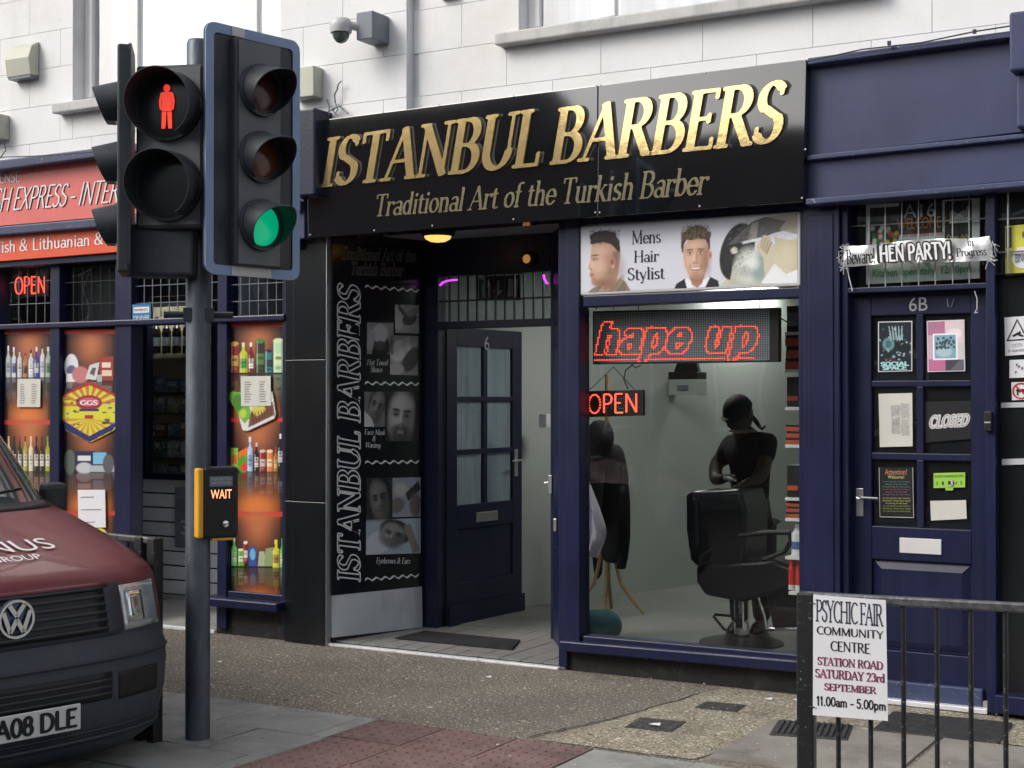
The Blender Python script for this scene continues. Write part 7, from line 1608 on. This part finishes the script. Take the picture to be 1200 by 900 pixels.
# towel
tw = thing('towel', 'pale lilac towel hanging in folds beside the coats', 'towel'); yt = 1.45
pts = [(684, 545), (689, 575), (697, 592), (704, 617), (701, 626), (704, 634), (697, 656), (684, 652)]
front_v = [P(a, b, yt + .02 * ((i * 7) % 3 - 1)) for i, (a, b) in enumerate(pts)]
v = []; f = []; NR = 18
for j in range(NR + 1):
    py = 545 + 110 * j / NR; r_ = 686.5 + 21 * min(1, (j / NR) * 1.45) - (8 if j > NR * .8 else 0) * (j / NR - .8) * 5
    for k in range(9): u = k / 8; p = P(681 + (r_ - 681) * u, py - 3 * math.sin(u * 3), yt); v.append((p.x, yt + .035 * math.sin(u * 11 + j * .25), p.z))
for j in range(NR):
    for k in range(8): f.append((j * 9 + k, j * 9 + k + 1, (j + 1) * 9 + k + 1, (j + 1) * 9 + k))
o = MB().add(v, f).build('cloth', 'towel', tw); smooth(o, 70); s_ = o.modifiers.new('thickness', 'SOLIDIFY'); s_.thickness = .008
# teal bag on the floor
c0 = G(693, 750, .03); loft([(c0.x, c0.y + .1, .032, .13, .12), (c0.x, c0.y + .1, .08, .17, .15), (c0.x, c0.y + .1, .15, .165, .15), (c0.x + .01, c0.y + .1, .20, .12, .11), (c0.x + .01, c0.y + .1, .215, .04, .04)], 'floor_bag', 'teal', None, 14, .05)
tag(bpy.data.objects['floor_bag'], 'teal cloth bag slumped on the floor at the barber window', 'bag')

# product shelves at the right edge of the window
YS = .42
ps = thing('product_shelves', 'narrow white shelves along the right side of the barber window', 'shelves'); xs_a, xs_b = X(920, YS), X(938.5, YS) + .35
MB().box((xs_b - .02, YS - .02, .03), (xs_b, YS + .22, 2.45)).build('side_panel', 'white_plastic', ps)
lev = [(389, 357, 'b'), (433, 392, 'r'), (477, 440, 'd'), (521, 498, 'r'), (583, 543, 'd'), (607, 588, 'r'), (652, 615, 'w'), (693, 657, 'p')]
grp = 'products on the white window shelves'; nth = ['top', 'second', 'third', 'fourth', 'fifth', 'sixth', 'seventh', 'lowest']
for i, (yb_, yt_, kd) in enumerate(lev):
    z = Z(930, yb_, YS); MB().box((X(921 if kd != 'p' else 925, YS), YS - .02, z - .018), (xs_b - .021, YS + .2, z)).build('shelf_board', 'white_plastic', ps, .002)
    hgt = Z(930, yt_, YS) - z; xw = (X(938, YS) - X(922, YS))
    if kd == 'r':
        n = 3
        for j in range(n):
            z0 = z + .002 + hgt * j / n; t = thing('product_box', 'orange red carton with black lid, %s in the pile on the %s window shelf' % (['bottom', 'middle', 'top'][j], nth[i]), 'carton', (X(920 + (j % 2), YS), YS, z0), 0, grp)
            MB().box((0, 0, 0), (xw + .12, .12, hgt / n * .62)).build('carton', 'orange_box', t, .002, local=True); MB().box((.002, .002, hgt / n * .63), (xw + .118, .118, hgt / n * .97)).build('lid', 'black', t, .002, local=True)
    elif kd in 'bd':
        t = thing('product_box', 'black product case on the %s window shelf' % nth[i], 'carton', (X(922, YS), YS, z + .001), 0, grp); MB().box((0, 0, 0), (xw + .12, .13, hgt * .95)).build('case', 'black', t, .004, local=True); MB().box((.004, -.003, hgt * .2), (xw * .8, -.001, hgt * (.34 if kd == 'd' else .7))).build('badge', 'cctv_grey' if kd == 'b' else 'orange_box', t, local=True)
    elif kd == 'w':
        t = thing('spray_bottle', 'white bottle with blue print on the seventh window shelf', 'bottle', (X(931, YS), YS + .06, z + .001), 0, grp); o = MB().lathe([(.036, 0), (.038, .01), (.038, hgt * .7), (.02, hgt * .8), (.018, hgt)], seg=16).build('bottle_body', 'white_plastic', t, local=True); smooth(o); MB().lathe([(.0385, hgt * .2), (.0385, hgt * .45)], seg=16).build('print_band', 'led_blue', t, local=True)
    else:
        for j in range(3):
            t = thing('bottle', '%s red bottle with pale foot on the lowest window shelf' % ['outer', 'middle', 'inner'][j], 'bottle', (X(924 + j * 8, YS), YS + .05, z + .001), 0, grp); o = MB().lathe([(.017, 0), (.018, .01), (.018, hgt * .72), (.012, hgt * .8), (.012, hgt)], seg=14).build('bottle_body', 'red_plastic', t, local=True); smooth(o); MB().lathe([(.0185, 0.001), (.0185, .03)], seg=14).build('foot', 'white_plastic', t, local=True)

# barber chair
YC = 1.05
c0 = G(861, 757, .03); cz = .03
ch = thing('barber_chair', 'black barber chair with chrome column and footrest facing right', 'barber chair', (c0.x, c0.y, .03)); CY = c0.y
def w2(px, py, y=None): return P(px, py, CY if y is None else y)
o = MB().lathe([(.27, 0), (.27, .012), (.20, .03), (.06, .045), (.05, .06)], (c0.x, CY + .12, .03), seg=28).build('base', 'black', ch); smooth(o, 50)
o = MB().lathe([(.048, .05), (.048, .34), (.04, .36), (.04, .46)], (c0.x, CY + .12, .03), seg=20).build('column', 'chrome', ch); smooth(o, 50)
def cushion(name, pts, d, y=None, m='leather', bev=.03):
    y = CY if y is None else y; o = MB().prism([P(a, b, y) for a, b in pts], (0, d, 0)).build(name, m, ch, bev, seg=4); smooth(o, 50); return o
cushion('backrest', [(803, 578), (868, 573), (874, 600), (872, 664), (815, 664), (808, 656), (803, 620)], .42, CY - .10)
cushion('backrest_roll', [(803, 580), (812, 575), (818, 580), (819, 640), (812, 654), (806, 640)], .46, CY - .12, bev=.02)
cushion('seat', [(815, 662), (905, 655), (935, 668), (925, 690), (870, 706), (825, 698), (815, 682)], .46, CY - .12)
cushion('leg_rest', [(893, 664), (932, 664), (938, 735), (905, 737), (898, 700)], .36, CY - .04, bev=.02)
for k, yy in enumerate((CY - .17, CY + .40)):
    MB().tube([P(a, b, yy) for a, b in ((866, 628), (900, 624), (925, 624), (927, 634), (920, 646), (906, 652), (894, 656))], .016, 8).build('armrest', 'black', ch)
mb = MB().tube([P(a, b, CY - .05) for a, b in ((866, 733), (858, 722), (838, 720), (836, 722), (848, 737), (853, 739))], .009, 7); mb.build('pump_lever', 'black', ch)
mb = MB()
for yy in (CY - .02, CY + .26): mb.tube([P(888, 698, yy), P(896, 722, yy), P(899, 738, yy)], .010, 7)
mb.tube([P(899, 738, CY - .02), P(942, 737, CY - .02), P(942, 737, CY + .26), P(899, 738, CY + .26)], .011, 7); mb.build('footrest', 'chrome', ch)

# waste bin / trolley leg, hair clippings
mb = MB(); rr = random.Random(4)
for k in range(60):
    a, b = rr.gauss(0, .28), rr.gauss(0, .10); x, y = c0.x + a, max(.14, CY - .42 + b); s = rr.uniform(.01, .035); mb.add([(x + s * math.cos(t_) * (1 + .4 * rr.random()), y + s * .6 * math.sin(t_), .034 + rr.random() * .006) for t_ in (0, 1.2, 2.4, 3.6, 4.9)], [(0, 1, 2, 3, 4)])
tag(mb.build('hair_clippings', 'hair'), 'dark hair clippings swept round the barber chair base', 'hair clippings', kind='stuff')

# barber
def skin_body(name, joints, edges, m, parent, sub_=2):
    me = bpy.data.meshes.new(name); me.from_pydata([j[0] for j in joints], edges, []); o = link(name, me, m, parent)
    sk = o.modifiers.new('skin', 'SKIN'); sk.use_smooth_shade = True
    for i, j in enumerate(joints): r_ = j[1]; me.skin_vertices[0].data[i].radius = (r_, r_) if not isinstance(r_, tuple) else r_
    me.skin_vertices[0].data[0].use_root = True; s = o.modifiers.new('subdivision', 'SUBSURF'); s.levels = s.render_levels = sub_; return o
YP = 1.62
pb = P(880, 700, YP); person = thing('person', 'barber in black t-shirt and cap bending over the black chair', 'person', (pb.x, YP, .03))
def J(px, py, dy=0.0): return tuple(P(px, py, YP + dy))
bj = [(J(878, 600), (.155, .12)), (J(879, 575), (.15, .115)), (J(880, 545), (.165, .12)), (J(878, 530), (.14, .105)), (J(873, 510, -.02), (.10, .08)), (J(868, 500, -.05), .072),
      (J(896, 527, -.04), .072), (J(896, 545, -.12), .058), (J(888, 562, -.22), .047), (J(868, 571, -.34), .034), (J(858, 575, -.40), .028),
      (J(854, 529, .06), .068), (J(839, 542, .03), .055), (J(838, 562, -.06), .046), (J(846, 562, -.2), .034), (J(852, 558, -.27), .028),
      (J(867, 622, -.03), .10), (J(864, 660, -.06), .078), (J(866, 700, -.02), .055), (J(866, 733, .02), .045), (J(856, 739, -.14), .035),
      (J(893, 622, .04), .10), (J(895, 660, .02), .078), (J(892, 700, .06), .055), (J(893, 731, .1), .045), (J(884, 737, -.06), .035)]
be = [(0, 1), (1, 2), (2, 3), (3, 4), (4, 5), (3, 6), (6, 7), (7, 8), (8, 9), (9, 10), (3, 11), (11, 12), (12, 13), (13, 14), (14, 15), (0, 16), (16, 17), (17, 18), (18, 19), (19, 20), (0, 21), (21, 22), (22, 23), (23, 24), (24, 25)]
skin_body('body', bj, be, 'skin', person)
# clothes over the body
sj = [(J(878, 603), (.172, .135)), (J(879, 575), (.165, .13)), (J(880, 545), (.18, .135)), (J(878, 526), (.16, .12)), (J(874, 510, -.02), (.11, .085)), (J(898, 520, -.04), .09), (J(898, 545, -.11), .070), (J(852, 523, .06), .084), (J(842, 545, .03), .068)]
skin_body('t_shirt', sj, [(0, 1), (1, 2), (2, 3), (3, 4), (3, 5), (5, 6), (3, 7), (7, 8)], 'shirt', person)
tj = [(J(878, 600), (.165, .13)), (J(867, 622, -.03), .112), (J(864, 660, -.06), .09), (J(866, 700, -.02), .072), (J(866, 731, .02), .062), (J(893, 622, .04), .112), (J(895, 660, .02), .09), (J(892, 700, .06), .072), (J(893, 729, .1), .062)]
skin_body('trousers', tj, [(0, 1), (1, 2), (2, 3), (3, 4), (0, 5), (5, 6), (6, 7), (7, 8)], 'dark_fabric', person)
for (a, b, dy) in ((862, 738, -.06), (889, 736, .02)):
    c_ = Vector(J(a, b, dy)); loft([(c_.x, c_.y, .032, .055, .13), (c_.x, c_.y, .06, .055, .13), (c_.x, c_.y + .02, .09, .045, .09), (c_.x, c_.y + .05, .12, .04, .05)], 'shoe', 'leather', person, 12)
# head turned down to the left, with nose, ear, mouth and a cap
hc = Vector(J(866, 487, -.08)); bm = bmesh.new(); bmesh.ops.create_uvsphere(bm, u_segments=28, v_segments=20, radius=1)
for v_ in bm.verts:
    x, y, z = v_.co; fz = max(0, -y)
    r_ = Vector((x * .076, y * .098, z * .118)); 
    if z < 0: r_.x *= 1 - .28 * (-z); r_.y *= 1 - .12 * (-z)
    if fz > .8 and -.35 < z < .15: r_.y -= .024 * math.exp(-(x / .16) ** 2) * math.exp(-((z + .15) / .22) ** 2)
    if fz > .6: r_.y += .010 * math.exp(-((abs(x) - .38) / .18) ** 2) * math.exp(-((z - .08) / .12) ** 2)
    if fz > .6: r_.y -= .008 * math.exp(-(x / .35) ** 2) * math.exp(-((z + .55) / .08) ** 2)
    v_.co = r_
me = bpy.data.meshes.new('head'); bm.to_mesh(me); bm.free()
hm = Matrix.Translation(hc) @ Matrix.Rotation(R(-22), 4, 'Z') @ Matrix.Rotation(R(22), 4, 'X') @ Matrix.Scale(1.12, 4)
me.transform(hm); o = link('head', me, 'skin', person); smooth(o, 80)
for s in (-1, 1):
    m3 = MB().lathe([(.004, -.006), (.026, -.004), (.030, .004), (.018, .006)], seg=14, axis='x').mesh('ear'); m3.transform(hm @ Matrix.Translation((s * .078, .008, -.01)) @ Matrix.Scale(.65, 4, (0, 1, 0))); link('ear', m3, 'skin', person)
    m3 = MB().lathe([(.001, -.010), (.011, -.004), (.011, .004), (.001, .010)], seg=10, axis='y').mesh('eye'); m3.transform(hm @ Matrix.Translation((s * .029, -.083, .010))); link('eye', m3, 'white_plastic', person)
m3 = MB().box((-.024, -.006, -.004), (.024, .004, .004)).mesh('mouth'); m3.transform(hm @ Matrix.Translation((0, -.088, -.062))); link('mouth', m3, 'foil', person)
bm = bmesh.new(); bmesh.ops.create_uvsphere(bm, u_segments=28, v_segments=16, radius=1)
for v_ in list(bm.verts):
    v_.co = Vector((v_.co.x * .084, v_.co.y * .106 + .004, v_.co.z * .108 + .022))
bmesh.ops.bisect_plane(bm, geom=bm.verts[:] + bm.edges[:] + bm.faces[:], plane_co=(0, 0, .018), plane_no=(0, -.35, 1), clear_inner=True)
me = bpy.data.meshes.new('cap'); bm.to_mesh(me); bm.free(); me.transform(hm); o = link('cap', me, 'hair', person); smooth(o, 80)
o.modifiers.new('thickness', 'SOLIDIFY').thickness = .004
mb = MB(); n = 12; mb.add([(.083 * math.cos(math.pi + math.pi * k / n), .100 * math.sin(math.pi + math.pi * k / n) * 1.0, .03) for k in range(n + 1)] + [(.075 * math.cos(math.pi + math.pi * k / n), -.01 + .118 * math.sin(math.pi + math.pi * k / n), .022) for k in range(n + 1)], [(k, k + 1, n + 2 + k, n + 1 + k) for k in range(n)])
me = mb.mesh('cap_peak'); me.transform(hm); o = link('cap_peak', me, 'hair', person); o.modifiers.new('thickness', 'SOLIDIFY').thickness = .006
MB().tube([J(880, 486, .02), J(886, 494, .04), J(890, 500, .05), J(893, 503, .06), J(897, 499, .05)], [.012, .016, .012, .013, .006], 7).build('ponytail', 'hair', person)
# hands: palm plus five bent fingers each, closing on what they hold
def hand(wrist, dirv, side, spread, curl, name='hand'):
    d = Vector(dirv).normalized(); up = Vector((0, 0, 1)); s = d.cross(up).normalized() * side; dn = s.cross(d).normalized()
    if dn.z > 0: dn = -dn
    w = Vector(wrist); pj = [(w, .024), (w + d * .035, (.036, .016)), (w + d * .075, (.038, .015))]
    js = [(tuple(a), b) for a, b in pj]; ed = [(0, 1), (1, 2)]
    skin_body(name, js, ed, 'skin', person, 2)
    for k, (ln, off) in enumerate(((.070, -.030), (.080, -.010), (.075, .010), (.058, .029))):
        b = w + d * .078 + s * off; a = curl; p1 = b + (d * math.cos(a * .5) + dn * math.sin(a * .5)) * ln * .45; p2 = p1 + (d * math.cos(a) + dn * math.sin(a)) * ln * .32; p3 = p2 + (d * math.cos(a * 1.5) + dn * math.sin(a * 1.5)) * ln * .25
        skin_body('finger', [(tuple(b - d * .012), .0095), (tuple(p1), .009), (tuple(p2), .008), (tuple(p3), .0065)], [(0, 1), (1, 2), (2, 3)], 'skin', person, 1)
    b = w + d * .028 - s * .030; p1 = b + (d * .7 - s * .6 + dn * .2).normalized() * .038; p2 = p1 + (d * .95 - s * .2 + dn * .3).normalized() * .030
    skin_body('thumb', [(tuple(b), .013), (tuple(p1), .0105), (tuple(p2), .008)], [(0, 1), (1, 2)], 'skin', person, 1)
a, b = Vector(J(868, 571, -.34)), Vector(J(858, 575, -.40)); hand(a + (b - a) * .7, b - a + Vector((-.02, -.02, -.005)), 1, 0, .7)
a, b = Vector(J(846, 562, -.2)), Vector(J(852, 558, -.27)); hand(a + (b - a) * .6, b - a, -1, 0, 1.2)
cl = thing('hair_clipper', 'small silver hair clipper held in the barber\'s hand', 'hair clipper'); e0, e1 = Vector(J(849, 560, -.33)), Vector(J(860, 563, -.36)); MB().tube([e0, e0.lerp(e1, .6), e1], [.016, .015, .010], 8).build('clipper_body', 'cctv_white', cl); MB().tube([e1, e1 + (e1 - e0).normalized() * .018], [.013, .011], 6).build('blade', 'chrome', cl)
MB().lathe([(.037, -.006), (.039, 0), (.037, .006)], J(868, 571, -.34), 'x', 16).build('watch', 'chrome', person)

# ================================================================ FIXINGS ON THE UPPER WALL
cm = thing('cctv_camera', 'grey dome CCTV camera on a box bracket on the white wall', 'CCTV camera', P(430, 34, -.09))
b0 = cm.location.copy()
x0, x1 = X(426, -.3), X(447, -.3)
MB().box((X(428, -.16) , -.26, Z(430, 51, -.16)), (X(447, -.16), -.078, Z(430, 19, -.16))).build('junction_box', 'cctv_grey', cm, .006)
ax, ay, az = X(399, -.3), -.30, Z(399, 36, -.30)
MB().tube([(X(428, -.2), -.2, Z(425, 34, -.2)), (ax + .06, -.28, az + .03), (ax, ay, az + .05)], [.03, .026, .02], 10).build('arm', 'cctv_white', cm)
o = MB().lathe([(.02, .075), (.055, .072), (.072, .05), (.074, .02), (.066, -.015)], (ax, ay, az), seg=24).build('dome_housing', 'cctv_white', cm); smooth(o, 40)
o = MB().lathe([(.056, -.016), (.050, -.045), (.032, -.07), (.008, -.08)], (ax, ay, az), seg=24).build('dome', 'screen_glass', cm); smooth(o, 60)
# curved box light and alarm boxes at the left
wl_ = thing('wall_lamp', 'beige curved wall lamp above the red sign', 'wall lamp', P(30, 72, -.08)); pa = P(18, 55, -.2)
prof_ = [(-.08, Z(20, 92, -.1)), (-.16, Z(20, 90, -.15)), (-.18, Z(20, 70, -.15)), (-.15, Z(20, 56, -.15)), (-.08, Z(20, 52, -.1))]
MB().prism([(X(14, -.1), y, z) for y, z in prof_], (X(42, -.1) - X(14, -.1), 0, 0)).build('shade', 'beige', wl_, .006); MB().box((X(15, -.1), -.155, Z(20, 95, -.1)), (X(41, -.1), -.08, Z(20, 92.5, -.1))).build('grille', 'cctv_grey', wl_)
def abox(label, a, b, c, d, y0, dp_):
    t = thing('junction_box', label, 'junction box'); MB().box((X(a, y0), y0 - dp_, Z(a, d, y0)), (X(b, y0), y0, Z(a, c, y0))).build('case', 'beige', t, .006); return t
abox('beige box at the left edge of the white wall', -14, 10, 139, 167, -.078, .10)
abox('beige box on the white wall beside the fascia', 350, 378, 84, 119, -.078, .10)
abox('small dark vent box on the upper wall near the window sill', 519, 538, -8, 1, 0, .04)
mb = MB(); mb.tube([P(383, 117, -.09), P(386, 125, -.10), P(385, 135, -.12)], .005, 5)
for pts in (((395, 103), (397, 98), (400, 95)), ((393, 120), (392, 111), (396, 103)), ((376, 137), (385, 131), (393, 126), (400, 124)), ((393, 126), (390, 130), (396, 135)), ((396, 122), (402, 128), (408, 133)), ((392, 118), (396, 128), (392, 134))): mb.tube([P(a, b, -.10 - .01 * i) for i, (a, b) in enumerate(pts)], .005, 5)
tag(mb.build('loose_cable', 'cctv_grey'), 'tangle of loose cable on the white wall above the fascia', 'cable')
mb = MB(); mb.tube([P(a, b, -.30) for a, b in ((-20, 187), (6, 184), (40, 183), (139, 176))], .004, 5); mb.tube([P(5, 168, -.1), P(7, 176, -.14), P(-2, 188, -.2)], .004, 5)
tag(mb.build('loose_cable', 'cable'), 'thin cable running along the top of the red sign', 'cable')
mb = MB(); mb.tube([P(a, b, -.19) for a, b in ((946, 72), (1010, 58), (1080, 50), (1142, 37), (1200, 28))], .004, 5)
for px, py in ((1042, 51), (1142, 37.5)): c_ = P(px, py, -.19); mb.box((c_.x - .008, c_.y - .008, c_.z - .008), (c_.x + .008, c_.y + .008, c_.z + .012))
tag(mb.build('loose_cable', 'cable'), 'thin cable clipped along the navy cornice at right', 'cable')
# odd scrap hanging from the dark side light
